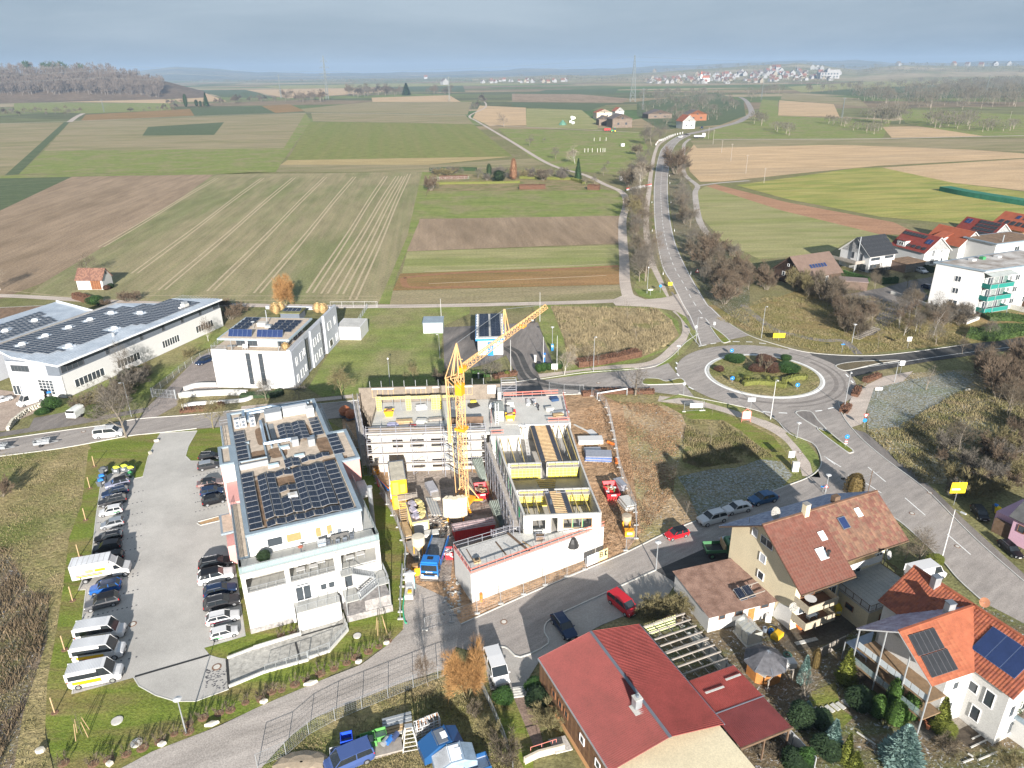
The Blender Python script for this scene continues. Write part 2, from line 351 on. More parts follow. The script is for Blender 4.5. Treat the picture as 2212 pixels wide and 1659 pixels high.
FL=[('left_meadow',GREEN,cD,pL(-300,378,20,378,592,372,615,368,462,377,155,381,0,452,-300,600),1),('dark_green_field',DARKG,cD,pL(-300,392,155,382,0,455,-60,478,-300,560),2),('ploughed_brown_field',BROWN,cD,pL(-300,600,-60,478,0,455,155,382,462,377,395,425,228,530,95,610,-300,760),3),('winter_wheat_field',WHEAT,cD,pL(462,377,912,371,905,400,880,510,818,655,480,655,250,650,60,641,95,610,228,530,395,425),2),('field_grass_lane',GREEN,cD,pL(912,371,932,373,905,480,855,600,842,657,818,655,880,510,905,400),3),('deep_green_meadow',GREEN,cQ,pL(150,685,1290,670,1440,690,1465,740,1440,860,60,870),2),('bare_soil_field',BROWN,cQ,pL(60,872,1430,850,1425,1035,5,1088),2),('pale_meadow',PALE,cQ,pL(5,1090,1420,1045,1430,1185,-30,1235),2),('rust_striped_field',RUST,cQ,pL(-40,1238,1425,1175,1445,1310,-90,1350),2),('stubble_field',OLIVE,cQ,pL(-95,1352,1440,1312,1450,1370,1380,1410,-110,1445),2),('allotment_ground',gm('garden_soil',(.17,.15,.075),(.24,.2,.12),(.12,.14,.05),0,.1,.2,.1,1.5,.5),cQ,pL(120,560,1290,600,1290,680,140,685),3),('far_left_field',OLIVE,cD,pL(-300,272,138,264,20,378,-300,384),2),('olive_field',OLIVE,cD,pL(152,262,660,244,613,320,95,326),2),('sown_rectangle',DARKG,cA,pL(640,548,968,528,925,583,615,586),3),('green_clover_field',GREEN,cD,pL(95,326,613,320,592,372,40,376),2),(SS[25],DARKG,cD,pL(138,264,152,262,40,377,10,379),3),(SS[25],GREEN,cD,pL(660,244,672,262,606,355,596,371,590,371,613,320),3),('olive_headland',OLIVE,cD,pL(672,244,1005,248,1022,268,676,262),2),('sprouting_field',STRIPE,cD,pL(670,263,1022,268,1108,338,620,346),2),('straw_headland',gm('straw_band',(.27,.23,.11),(.33,.27,.15),No,2,.01,.5,.03,1.2,.5),cD,pL(620,346,1108,338,925,356,606,356),2),('olive_strip',OLIVE,cD,pL(606,356,925,356,1150,342,1180,356,932,372,596,371),2),(SS[26],RUST,cA,pL(345,522,830,480,950,465,830,500,360,522),2),(SS[26],RUST,cA,pL(350,520,370,495,820,470,840,500),3),('crest_green_field',DARKG,cA,pL(820,470,1130,458,1190,488,840,500),2),(SS[26],RUST,cA,pL(1130,458,1250,450,1320,480,1190,488),2),('crest_olive_field',OLIVE,cA,pL(1300,470,1600,440,2040,440,2020,495,1320,484),2),(SS[35],TAN,cA,pL(1605,422,1940,411,1990,440,1610,440),3),('valley_green_field',GREEN,cA,pL(60,445,730,445,740,475,380,490,60,480),2),('valley_tan_field',TAN,cA,pL(-100,418,760,430,740,446,-100,436),2),(SS[35],TAN,cA,pL(700,383,850,388,980,438,770,440),2),('grey_far_field',DARKG,cA,pL(860,390,1060,388,1200,425,960,420),2),(SS[35],TAN,cA,pL(1060,388,1640,378,1700,395,1240,425),2),('pale_far_field',PALE,cA,pL(1120,370,2212,356,2330,364,1210,384),2),('green_far_field',DARKG,cA,pL(1640,376,2000,370,2010,398,1700,395),3),('brown_far_field',BROWN,cB,pL(0,405,290,407,500,425,480,445,0,440),2),('dark_far_field',DARKG,cB,pL(0,442,420,450,330,480,0,460),2),('dark_far_field',DARKG,cB,pL(150,388,460,385,440,408,70,405),2),(SS[35],TAN,cB,pL(-140,456,60,465,62,540,-95,545,-170,510),2),('pale_far_field',PALE,cB,pL(62,468,300,475,370,530,370,560,62,548),2),('horse_paddock',GREEN,cB,pL(-60,555,560,570,590,650,500,760,200,730,80,680),1),('tan_right_field',TAN,cD,pL(1500,310,1700,312,2000,316,2300,338,2300,343,2212,341,1900,358,1750,372,1560,392,1513,393,1490,370,1483,335),2),('tan_right_field',TAN,cD,pL(1905,362,2212,343,2300,347,2300,430,2212,412,2060,395),2),('olive_headland',OLIVE,cB,pL(770,608,1500,600,2212,600,2300,650,2212,655,1400,625,800,640),3),('mustard_field',gm('yellow_green_field',(.22,.225,.055),(.3,.28,.11),(.16,.2,.05),8,.03,.6,.05,1.3,.5),cD,pL(1590,400,1850,363,1905,362,2060,395,2212,414,2400,440,2400,530,2100,487,1900,468,1700,430),2),('ploughed_strip',gm('red_soil',(.25,.15,.09),(.32,.2,.13),No,-15,.1,.5,.03,1.2,.5),cD,pL(1525,402,1545,398,1700,437,1930,480,1990,508,1900,506,1690,455),3),('paddock_meadow',PALE,cD,pL(1503,415,1525,402,1690,455,1900,506,1830,522,1790,548,1640,560,1560,520,1515,470),2),(SS[35],TAN,cB,pL(1155,433,1390,450,1415,505,1150,498),3),(SS[27],GREEN,cB,pL(1080,430,1150,435,1150,500,1640,520,1600,600,820,600,900,545,1060,500),1),('hill_tan_field',TAN,cB,pL(1600,548,1760,545,2050,590,1640,595),2),('hill_pale_field',PALE,cB,pL(1190,375,2100,318,2300,322,2300,345,1500,380,1250,400),2),('hill_olive_field',OLIVE,cB,pL(1170,402,1500,425,1540,462,1160,430),2),(SS[27],DARKG,cB,pL(1240,402,1540,380,2300,345,2300,420,1700,425),1),(SS[27],GREEN,cB,pL(1660,470,2300,500,2300,600,1900,580,1700,530),1),('orchard_floor',DARKG,cB,pL(540,440,880,400,1000,440,1010,500,900,540,640,560,540,500),2),('green_lawn',LAWN,cC,pL(-20,1600,500,1535,1000,1445,1240,1415,1210,1470,900,1700,700,1750),1),('rough_slope',ROUGH,cR,pL(-200,170,190,140,420,115,440,150,400,400,330,560,300,800,270,1000,225,1250,215,1500,260,1700,-300,1700),2),('ditch_bed',gm('ditch_soil',(.1,.08,.06),(.17,.14,.1),(.13,.13,.06),80,.1,.3,.1,1.8,.6,fr1=.2,bm=1),cR,pL(-200,620,40,640,120,780,180,840,235,830,225,1050,110,1400,60,1700,-200,1700),3),('lawn',LAWN,cD,pL(345,935,191,972,177,1087,150,1160,136,1268,123,1359,102,1473,98,1564,109,1627,150,1700,273,1654,423,1588,549,1532,696,1469,835,1395,870,1360,874,1250,880,1199,860,1134,821,1054,800,1012,741,929,700,903),2),('green_plot',GREEN,cO2,pL(830,860,1060,480,1290,230,2110,205,2110,270,1900,370,1880,620,2212,760,1800,900,1180,910,940,930),2),('planted_verge',GREEN,cC,pL(540,1140,1770,570,1900,640,1640,750,1200,1060,1150,1280,700,1340,400,1280,300,1200),2),('rough_meadow',gm('dry_reed_grass',(.22,.185,.105),(.27,.225,.135),(.16,.16,.065),0,.12,.2,.06,1.6,.6,bm=1.2,tf=.2),cM,pL(1040,110,1880,130,2000,220,2060,340,1960,440,1750,520,1300,600,1180,560,1150,380),3),('green_verge',GREEN,cM,pL(900,100,1900,120,2050,230,2080,350,1960,460,1700,560,1300,620,960,660,1050,560),2),('site_ground',MUD,cD,pL(739,905,741,929,800,1012,821,1054,860,1134,880,1199,874,1250,870,1360,985,1398,996,1349,1152,1279,1262,1232,1352,1194,1400,1150,1375,1040,1360,950,1345,875,1300,852,1219,853,1050,865,790,895),3),('churned_plot',MUD2,cD,pL(1345,872,1466,880,1490,937,1462,1014,1480,1063,1512,1118,1436,1153,1352,1194,1385,1150,1370,1040,1355,950),4),('grass_plot',ROUGH,cD,pL(1300,852,1466,852,1584,886,1676,920,1720,960,1745,1000,1753,1027,1693,1052,1502,1126,1480,1063,1462,1014,1490,937,1466,880,1345,872),3),('bright_verge',LAWN,cN,pL(600,170,1000,230,1260,320,1500,440,1650,640,1660,730,1560,650,1420,560,1250,400,1100,310,840,300),4),('frosty_shade_patch',FROST,cN,pL(740,760,1000,700,1200,690,1400,620,1560,640,1650,745,1550,860,1300,930,900,1080,830,900),4),('frosty_meadow',FROST2,cO,pL(1230,620,1420,560,1830,530,2300,600,2300,1200,1560,1200,1290,900,1290,760),2),('frost_patch',FROST,cO,pL(1300,640,1800,540,1910,600,1780,720,1600,860,1300,880,1290,760),3),('slope_grass',gm('slope_grass',(.14,.135,.045),(.2,.175,.08),(.22,.16,.085),0,.1,.2,.05,1.6,.6,bm=.8,tf=.15),cO,pL(330,150,600,160,900,60,1200,80,1700,180,2300,200,2300,330,1900,375,1240,440,1000,430,640,330,480,250),2),('paved_yard',PAVER2,cD,pL(1416,1232,1341,1266,1210,1326,1181,1345,1176,1366,1184,1391,1124,1420,1097,1402,1080,1398,1040,1404,1060,1490,1120,1500,1170,1420,1300,1350,1400,1310,1440,1290,1460,1260),4),('dark_yard',ROADD,cD,pL(1416,1232,1475,1280,1600,1240,1700,1150,1560,1140),4),('garden_ground',gm('garden_earth',(.1,.085,.055),(.16,.13,.085),(.09,.115,.04),0,.2,.3,.12,2.,.6,fr1=.25,bm=.8,tf=.1),cD,pL(1470,1310,1560,1260,1800,1180,1930,1240,2300,1380,2300,1900,1500,1900,1180,1480),2),('garden_lawn',LAWN,cL,pL(560,640,760,560,800,760,900,830,760,960,560,900),4),('courtyard',gm('dark_soil',(.085,.075,.06),(.13,.11,.085),No,0,.2,.3,.1,2.5,.5),cK,pL(200,1230,460,1160,760,1080,820,900,1000,1060,960,1200,760,1320,420,1400),4),('lower_yard_grass',ROUGH,cI,pL(60,1657,300,1400,480,1260,800,1130,1180,980,1500,900,1600,860,1900,1120,2100,1400,2200,1800,0,1900),3),('front_garden_lawn',LAWN,cI,pL(1860,1160,2060,1100,2212,1380,2212,1657,2160,1700,2000,1400),4),]
for n,m,c,l,lev in FL:she(n,c,l,lev,m)
LIGHT=mat('tramline_soil',(.42,.34,.225),.95,.1,.3,world=Tr)
mb=MB()
for(xt,yt,xb,yb)in[(1110,66,520,420),(1345,66,690,555),(1505,64,830,640),(1665,62,1080,645),(1815,60,1320,655),(1975,58,1590,655),(2035,56,1665,658),(2065,56,1745,660),(2095,45,1810,690)]:
 for dx in(-1,1):
  a,b=cS(xt,yt),cS(xb,yb);A,B=np.array(G(a)),np.array(G(b));d=(B-A)/np.linalg.norm(B-A);nn=np.array((-d[1],d[0]))*.95*dx
  q=[tp(A+nn+(B-A)*t+nn*.25*si(t*9+dx))for t in np.linspace(0,1,12)]
  rb1(mb,q,.7,.016,.016,LIGHT)
for l in[pL(40,643,640,690,1940,690),[(1060,62),(2150,36)],[(1060,52),(2160,44)],[(640,668),(1930,672)]]:
 rb1(mb,spl(pts(cS,l),5),.35,.016,.016,LIGHT)
st('tramlines',mb)
mb=MB();RS=mat('rust_soil',(.27,.14,.07),.95,.15,.5,world=Tr)
for l in[pL(-20,1265,300,1235,900,1215,1420,1185),pL(-20,1265,-10,1310,60,1330,500,1325)]:rb1(mb,spl(pts(cQ,l),6),2.2,.014,.014,RS)
for l in[pL(150,1305,700,1280,1340,1250),[(120,1225),(1400,1172)]]:rb1(mb,spl(pts(cQ,l),4),.5,.018,.018,LIGHT)
st('field_stripes',mb)
def path(name,c,l,w,lev,m=PATHM,sm=6):
 mb=MB();rb1(mb,spl(pts(c,l),sm),w,lev*.004,lev*.004,m);return st(name,mb)
path('farm_track',cD,pL(-200,634,-60,637,60,641,250,652,480,658,700,662,905,661,1100,657,1280,652,1370,648),3.4,6)
path('farm_track',cQ,pL(1500,1440,1465,1300,1460,1150,1450,1000,1450,870,1475,760,1440,690,1330,640,1190,575,950,500,700,350,480,220,425,180,520,130,535,105,520,85),3.6,6)
path('cycle_path',cQ,pL(1735,1400,1690,1280,1640,1150,1608,950,1610,800,1625,690,1640,560,1665,430,1700,365,1790,315),2.6,6)
path('crest_track',cD,pL(-100,270,0,267,150,262,400,252,660,244,1012,249),5,7)
path('crest_track',cA,pL(300,527,330,505,360,490),8,7)
path(SS[21],cQ,pL(1900,335,1862,370,1858,430,1845,480,1860,560,1890,600,1950,650,1935,700,1955,850,1995,940,2060,1020),3,6,GRAVEL)
path(SS[21],cQ,pL(1950,650,2100,630,2300,615),3,7,GRAVEL)
path('paddock_track',cQ,pL(440,235,700,250,900,260,1300,280,1560,292),3,6)
path('hill_track',cB,pL(870,602,1500,600,1900,592,2300,584),5,6)
path(SS[52],cO,pL(560,150,640,220,750,295,900,335,1020,358,1140,360,1190,390,1240,440),2,6,ROADM)
path(SS[52],cM,pL(2040,150,2110,220,2120,330,2040,420,1860,560,1500,600,1200,640,900,670),2.6,6,PATHM)
path(SS[52],cN,pL(590,140,1000,195,1380,320,1620,450,1740,600,1800,760),2.9,7,PATHM)
path(SS[52],cC,pL(1180,1230,900,1280,560,1345,230,1395,-60,1440),2.2,6,ROADM)
path(SS[52],cO2,pL(1180,925,900,955,600,990,300,1020),1.8,6,PATHM)
ribs=pL(-30,956,0,950,147,929,235,917,300,905,420,896,575,880,671,874,761,866,900,848,1050,833,1159,819,1287,806,1355,799,1400,790,1440,780)
low=pL(1500,858,1400,846,1219,853,1050,865,900,885,790,897,700,906,640,912,425,926,335,936,273,943,136,968,0,986,-30,990)
she('local_street',cD,[(-300,1000)]+ribs+low+[(-300,1040)],7,ROAD)
stl=pL(1512,748,1505,725,1487,681,1472,656,1452,615,1431,579,1420,530,1413.5,479,1412,414,1415.6,373,1423,337,1432,318,1455,299,1481,288)
str_=pL(1492,292,1472,302,1459,314.5,1450,334,1444,373,1443,418,1447,466,1455,508,1465,540,1490,592,1526,653,1539,666,1575,699,1619,725)
SL=spl(pts(cD,stl),6);SR=spl(pts(cD,str_),6)
mb=MB();flat(mb,SL+SR,.032,ROAD);st('country_road',mb)
path('country_road',cB,pL(745,582,830,565,900,548,975,528,1010,508,1035,490,1025,455,1005,430,985,420),9,8,ROAD)
she('east_road',cD,pL(1748,762,1858,769,1950,763,2097,743,2212,729,2400,705,2400,735,2212,752,2000,782,1900,800,1840,815,1790,800),8,ROADD)
she('east_road_entry',cD,pL(1700,750,1748,762,1858,769,1840,790,1830,850,1790,870),7,ROAD)
se=pL(1584,875,1638,888,1676,907,1704,936,1752,956,1768,975,1774,1000,1765,1018,1741,1034,1693,1052,1652,1068,1502,1126,1436,1153,1352,1194,1262,1232,1152,1279,996,1349,985,1398,1012,1405,1040,1404,1081,1398,1097,1402,1124,1420,1184,1391,1176,1366,1181,1345,1210,1326,1341,1266,1416,1232,1500,1195,1600,1150,1700,1112,1800,1085,1860,1078,1914,1108,1951,1133,2030,1206,2069,1251,2125,1302,2212,1347,2400,1440,2400,1340,2212,1257,2125,1181,2069,1127,1999,1057,1940,1012,1914,993,1858,945,1822,901,1811,868)
she('residential_street',cD,se,7,ROAD)
circ=lambda r,n=64,c=RC:[(c[0]+r*co(2*pI*i/n),c[1]+r*si(2*pI*i/n))for i in rA(n)]
mb=MB();flat(mb,circ(19.3),.036,ROAD);st('roundabout_carriageway',mb)
DK=gm('tyre_worn_asphalt',(.15,.145,.14),(.2,.19,.18),No,0,.2,.3,.1,9,.5,bm=.1)
mb=MB();rb1(mb,[(RC[0]+15.3*co(t),RC[1]+15.3*si(t))for t in np.linspace(-2.2,.5,40)],.9,.04,.04,DK)
rb1(mb,[(RC[0]+17.*co(t),RC[1]+17.*si(t))for t in np.linspace(-1.6,.9,40)],.5,.04,.04,DK)
for l in[pL(2000,0,2080,120,2180,300)]:rb1(mb,spl(pts(cM,l),6),.6,.044,.044,DK)
for l in[pL(700,430,790,480,840,580,880,650,960,700,1150,745,1500,765,1800,775),pL(640,430,740,490,790,600,850,690,1000,745,1300,770)]:
 rb1(mb,spl(pts(cM,l),6),1.3,.044,.044,MS1['dark_asphalt'])
st('tyre_marks',mb)
she('car_wash_yard',cM,pL(190,280,940,240,1060,560,1000,580,915,560,930,660,800,720,760,640,690,500,560,560,420,600,240,640,200,600),6,ROADM)
she('car_wash_yard',cM,pL(780,600,925,600,960,690,1100,760,760,790,820,720),9,ROADM)
she('asphalt_junction',cD,pL(1320,649,1345,638,1357,620,1371,638,1394,647,1439,643,1466,634,1490,683,1472,674,1436,668,1400,663,1330,660),8,PATHM)
she('warehouse_yard',cC,pL(-200,1050,110,1090,350,1180,300,1250,110,1330,40,1400,-200,1420),6,gm('brown_concrete',(.26,.22,.19),(.32,.28,.24),No,0,.1,.2,.1,3,.5,bm=.1))
she('trailer_bay',cC,pL(270,1300,560,1245,700,1310,560,1350,225,1390),8,ROADM)
she('office_yard',cC,pL(1560,820,1700,760,1760,1060,1440,1100,1400,1200,1240,1290,1100,1310,1180,1200,1330,1060),5,gm('office_asphalt',(.2,.185,.175),(.26,.24,.225),No,0,.1,.2,.1,4,.5,bm=.1))
she('paved_triangle',cO,pL(1200,690,1290,620,1390,570,1560,540,1500,600,1330,640,1290,760,1260,850,1200,870,1140,820),6,PATHM)
she('roadside_walk',cD,pL(1838,925,1870,935,1950,1000,2015,1055,2085,1125,2140,1175,2212,1240,2400,1330,2400,1345,2212,1258,2125,1182,2069,1128,1999,1058,1940,1013,1858,946),8,ROADM)
she('apartment_driveway',cP,pL(720,740,850,720,1080,680,1300,620,1500,590,1560,600,1400,700,1450,760,1300,860,1000,1060,860,1090,1000,960,1060,860),4,ROADM)
she('gravel_track',cD,pL(877,1251,871,1360,835,1395,780,1436,696,1469,598,1510,549,1532,472,1569,423,1588,328,1624,273,1654,100,1740,100,2000,500,2000,565,1659,598,1622,630,1589,680,1551,767,1515,871,1474,958,1447,985,1398,996,1349,960,1290),7,GRAVEL)
lot=pL(217,1052,207,1122,199,1196,170,1275,186,1274,178,1340,156,1500,289,1464,300,1482,336,1502,379,1515,423,1515,494,1489,491,1424,472,1421,453,1415,441,1400,531,1374,505,1200,483,996,411,995,401,985,407,964,426,931,346,936,333,960,320,987,309,1030,290,1034,282,1020,238,1023,226,1030)
she('car_park',cD,lot,8,PAVER)
LP=pts(cD,lot)
mb=MB();rb1(mb,LP[:6]+LP[6:7],.12,0,.07,KB);rb1(mb,LP[7:13],.12,0,.06,KB);rb1(mb,LP[20:31],.12,0,.07,KB);st('car_park_kerb',mb)
mb=MB()
for c,a,b in[(cF,(900,645),(1075,607)),(cF,(880,755),(1060,717)),(cF,(870,868),(1065,828)),(cF,(590,938),(640,930)),(cF,(880,988),(1050,948)),(cF,(870,1110),(1055,1068)),(cF,(850,1232),(1040,1192)),(cF,(900,1345),(1040,1318)),(cF,(870,1510),(1020,1475)),(cF,(1590,460),(1840,405)),(cF,(1600,635),(1660,620)),(cF,(1615,725),(1660,715)),(cF,(1615,823),(1950,742)),(cG,(360,472),(780,370)),(cG,(680,275),(790,245)),(cG,(670,660),(780,632)),(cG,(660,810),(780,780)),(cG,(640,145),(790,115))]:
 A,B=np.array(G(c(*a))),np.array(G(c(*b)));L=np.linalg.norm(B-A);n=max(2,int(L/.55));ang=a2(*(B-A)[::-1])
 for i in rA(n+1):p=A+(B-A)*i/n;mb.q6(p[0],p[1],.037,.2,.2,.012,DSTONE,ang)
for i in rA(80):
 p=G(cG(1330+rD2()*170,870+rD2()*160));mb.bo((*p,.036),(.2,.12,.009),DSTONE,.4)
st('bay_marker_stones',mb,kd=STF)
mb=MB();rb1(mb,pts(cG,[(768,937),(1358,765)]),.28,.03,.055,mat(SS[37],(.03,.03,.03),.6,0));rb1(mb,pts(cG,[(1497,797),(1515,1028)]),.3,.03,.055,MS1[SS[37]]);st('drain_channel',mb)
she('garage_ramp',cI,pL(0,720,330,620,360,500,700,430,745,570,620,720,430,810,80,905,-197,1027,-211,792),10,gm('ramp_concrete',(.28,.29,.28),(.33,.34,.32),No,-20,.3,3.,.1,2,.5,bm=.2))
she('planting_island',cF,pL(1630,940,1850,870,1860,915,1665,962),10,mat('wood_chips',(.42,.27,.14),.95,.25,4,world=Tr))
mb=MB();rb1(mb,pts(cF,pL(1630,940,1640,925,1850,870,1860,915,1665,962)),.12,.03,.12,KB,cz=Tr);st('island_kerb',mb)
mb=MB()
rb1(mb,circ(12.2),.55,0.,.12,MS1['kerb_stone'],cz=Tr);st('roundabout_kerb',mb)
mb=MB();flat(mb,circ(11.95),.1,ROUGH);st('roundabout_island',mb)
mb=MB();rb1(mb,circ(12.75),.45,.044,.044,WP,cz=Tr);st('roundabout_edge_line',mb)
def il(c,l,fill,cz=Tr):
 ps=spl(pts(c,l),4,cz=Tr);mb=MB();rb1(mb,ps,.25,0,.13,KB,cz=Tr);flat(mb,of(ps,0,Tr),.11,fill);st('traffic_island',mb)
il(cO,pL(372,285,382,282,440,322,482,362,475,368,435,368),LAWN)
il(cO,pL(870,788,955,778,1000,830,1050,885,1010,880),ROADM)
il(cO,pL(1000,885,1050,888,1130,950,1205,1005,1195,1020,1160,1008),LAWN)
il(cO,pL(-20,585,60,585,110,600,190,583,215,610,120,617,-20,618),LAWN)
il(cO,pL(1105,510,1180,490,1320,480,1480,478,1340,500,1200,532,1150,536),gm('island_scrub',(.1,.09,.06),(.14,.12,.08),No,0,.2,.2,.1,3,.5))
def kerb(c,l,sm=5):
 mb=MB();rb1(mb,spl(pts(c,l),sm),.16,0,.12,KB);st('kerb',mb)
kerb(cD,se[:17]);kerb(cD,ribs[:-4]);kerb(cD,[(1466,852),(1584,875)]);kerb(cD,low[1:5]);kerb(cD,low[8:])
kerb(cD,pL(1210,1326,1341,1266,1416,1232));kerb(cD,pL(1040,1404,1081,1398,1097,1402,1124,1420,1184,1391,1176,1366,1181,1345,1210,1326),3)
kerb(cD,pL(1512,748,1505,740,1487,715));kerb(cD,pL(1914,1108,1951,1133,2030,1206,2069,1251,2125,1302));kerb(cD,pL(1811,868,1822,901,1858,945,1914,993,1999,1057,2069,1127,2125,1181,2212,1257))
kerb(cD,pL(1575,699,1619,725,1675,744,1748,762,1858,769,1950,763,2097,743))
kerb(cM,pL(960,690,1300,640,1650,615,1860,590,2000,510,2110,400,2212,330))
for l,m in[(pL(600,160,750,105,1180,190,1450,290,1510,325,1420,310,1180,230,1000,180,780,130),GREEN),(pL(1590,410,1640,408,1760,480,1850,590,1870,690,1830,740,1810,730,1790,650,1700,530),GREEN)]:
 she(SS[38],cN,l,9,m)
she(SS[38],cM,pL(2030,150,2120,200,2190,300,2212,330,2100,480,1980,560,1870,600,2000,500,2110,400,2150,300),9,GREEN)
she(SS[38],cM,pL(950,690,960,680,1300,625,1700,600,1740,615,1400,640,1000,695),9,GREEN)
she('grass_island',cQ,pL(1520,1340,1560,1250,1640,1200,1700,1320,1745,1395,1640,1410,1560,1385),7,GREEN)
she('roadside_verge',cQ,pL(1640,700,1655,700,1690,1000,1800,1370,1770,1370,1700,1200,1650,1000),7,ROUGH)
she('east_verge',cQ,pL(1755,560,1860,570,1930,700,1960,900,2100,1060,2300,1250,2300,1600,2050,1440,1900,1230,1800,1000,1770,800),3,gm('verge_dark',(.13,.115,.06),(.2,.165,.1),(.1,.11,.05),0,.1,.2,.07,1.8,.6,fr1=.25,bm=.8,tf=.15))
mb=MB()
L1=np.array(rs(SL,2.));SRr=np.array(rs(SR[::-1],2.))
n=min(len(L1),len(SRr));idx=np.linspace(0,1,n)
L1=L1[(idx*(len(L1)-1)).astype(int)];R1=SRr[(idx*(len(SRr)-1)).astype(int)]
mid=[tp(p)for p in(L1*.5+R1*.5)][3:];
mid=spl(mid[::6],6)
ds1(mb,mid,.16,4,4,.048,WP)
rb1(mb,of(SL,-.35),.15,.048,.048,WP);rb1(mb,of(SR[:-8],-.35),.15,.048,.048,WP)
for c,l,on,off in[(cO,[(1040,1042),(1440,1300)],4,5),(cK,pL(1010,-20,1310,230,1600,480,2209,1010),5,5),(cK,[(860,40),(1060,200)],4,4),(cN,[(1900,598),(2160,790)],3.2,4)]:
 ds1(mb,pts(c,l),.16,on,off,.048,WP)
for a,b in[((300,395),(345,385)),((370,380),(402,375)),((500,366),(540,367)),((578,368),(615,369)),((655,375),(695,378)),((168,487),(175,500)),((165,517),(170,530)),((172,553),(185,570)),((1165,558),(1180,575)),((1195,595),(1208,610)),((1060,762),(1098,752)),((985,776),(1025,771)),((770,785),(820,787)),((672,778),(722,782)),((240,632),(270,648))]:
 rb1(mb,pts(cO,[a,b]),.35,.048,.048,WP)
rb1(mb,spl(pts(cO,pL(1190,530,1480,488,1920,425,2212,390)),4),.15,.048,.048,WP)
rb1(mb,spl(pts(cO,[(1210,490),(1370,480)]),4),.15,.048,.048,WP)
st('road_markings',mb)
MH=mat('manhole_rust',(.2,.12,.08),.7,.1,3);MHC=mat('manhole_concrete',(.52,.5,.46),.8,.08,3)
for c,p,r in[(cG,(750,520),.5),(cG,(1417,860),.55),(cI,(1979,502),.45),(cK,(823,72),.42),(cK,(1348,336),.42),(cK,(1485,178),.42),(cN,(1708,567),.42),(cN,(2055,777),.42),(cC,(662,1407),.4),(cM,(1420,720),.45),(cK,(1697,590),.4)]:
 q=G(c(*p));mb=MB().c6(0,0,0,0,0,.05,r,r,MH,16).c6(0,0,.05,0,0,.055,r*.68,r*.68,MHC,14);st('manhole_cover',mb).location=(*q,.01)
for c,p,r in[(cG,(627,1287),.6),(cG,(780,1463),.6),(cI,(818,612),.5)]:
 q=G(c(*p));mb=MB().c6(0,0,0,0,0,.1,r,r,MHC,16).c6(0,0,.1,0,0,.115,r*.82,r*.82,MHC,16);st('shaft_cover',mb).location=(*q,0)
BARK=mat('bark_grey_brown',(.21,.18,.145),.9,.25,3);BARKW=mat('birch_bark',(.62,.6,.56),.8,.2,5,c2=(.25,.23,.21));BARKO=mat('bark_olive',(.22,.19,.1),.9,.2,3)
T9={'brown':mat('twig_brown',(.125,.102,.073),.9,.25,2),'grey':mat('twig_grey',(.135,.12,.1),.9,.25,2),'red':mat('twig_reddish',(.135,.1,.07),.9,.25,2),'olive':mat('twig_olive',(.175,.15,.075),.9,.25,2),'orange':mat('twig_orange',(.34,.19,.075),.85,.25,2),'pale':mat('twig_pale',(.27,.235,.185),.9,.2,2),'dark':mat('twig_dark',(.075,.065,.055),.9,.25,2)}
def rot_about(v,ax,a):return Matrix.Rotation(a,3,ax)@v
def bare_tree(seed,H=10,lv1=4,nb=(7,6,6),sd1=.75,tk=.35,up=.35,tw=.024,twl=1.1,r0=.16,ml=1,droop=0,bk1=No,tg1=No,ntw=5,wob=.18):
 R=random.Random(seed);T=MB();C=MB();bk1=bk1 or BARK;tg1=tg1 or T9['brown']
 def twigs(p,d,L):
  for _ in rA(ntw):
   a=R.random()*6.28;ax=Vt((co(a),si(a),R.random()-.3)).normalized()
   dd=rot_about(d,ax,R.uniform(.2,.9));dd.z+=up*.4-droop*R.random();dd.normalize()
   q=p+dd*twl*R.uniform(.5,1.1);s=dd.cross(Vt((R.random()-.5,R.random()-.5,R.random()-.5))).normalized()*tw*.5
   C.add([tp(p-s),tp(p+s),tp(q)],[(0,1,2)],tg1)
 def seg(p,d,L,r,lev):
  n=2 if lev<lv1-1 else 1;pts_=[p];dirs=[d]
  for i in rA(n):
   d=(d+Vt((R.uniform(-wob,wob),R.uniform(-wob,wob),R.uniform(-wob,wob)+up*.12-(droop*.25 if lev>1 else 0)))).normalized()
   q=pts_[-1]+d*L/n;ra=r*(1-.55*i/n);rb=r*(1-.55*(i+1)/n)
   (T if lev<=1 else C).cy(pts_[-1],q,ra,rb,bk1 if lev<=1 else tg1,5 if lev==0 else(4 if lev==1 else 3),cap=Fa)
   pts_.append(q);dirs.append(d)
  if lev>=lv1-1:twigs(pts_[-1],d,L);twigs(pts_[0].lerp(pts_[-1],.6),d,L);return
  k=nb[min(lev,len(nb)-1)]
  for j in rA(k):
   t=(.35+.65*(j+.5)/k)if lev>0 else(tk+(1-tk)*(j+.3)/k)
   m=min(n-1,int(t*n));pp=pts_[m].lerp(pts_[m+1],t*n-m);dd=dirs[m+1]
   az=j*2.4+R.random()*.8;ax=Vt((co(az),si(az),0));ax=(ax-dd*ax.dot(dd)).normalized()
   nd=rot_about(dd,ax,sd1*R.uniform(.65,1.15));seg(pp,nd.normalized(),L*R.uniform(.48,.68)*(1 if lev>0 else(1.15-.5*t)*.85),r*.5*(1-.4*t),lev+1)
  seg(pts_[-1],d,L*.5,r*.4,lev+1)
 for m in rA(ml):
  a=m*6.28/ml+R.random();lean=0 if ml==1 else R.uniform(.25,.6)
  d=Vt((co(a)*lean,si(a)*lean,1)).normalized()
  seg(Vt((co(a)*.25*(ml>1),si(a)*.25*(ml>1),0)),d,H*(.62 if ml==1 else.5),r0*(1 if ml==1 else.55),0)
 mz=max(v[2]for v in C.v);k=H/mz
 for X in(T,C):X.v=[(a*k,b*k,c*k)for a,b,c in X.v]
 return T.mesh('trunk'),C.mesh('crown')
TP={}
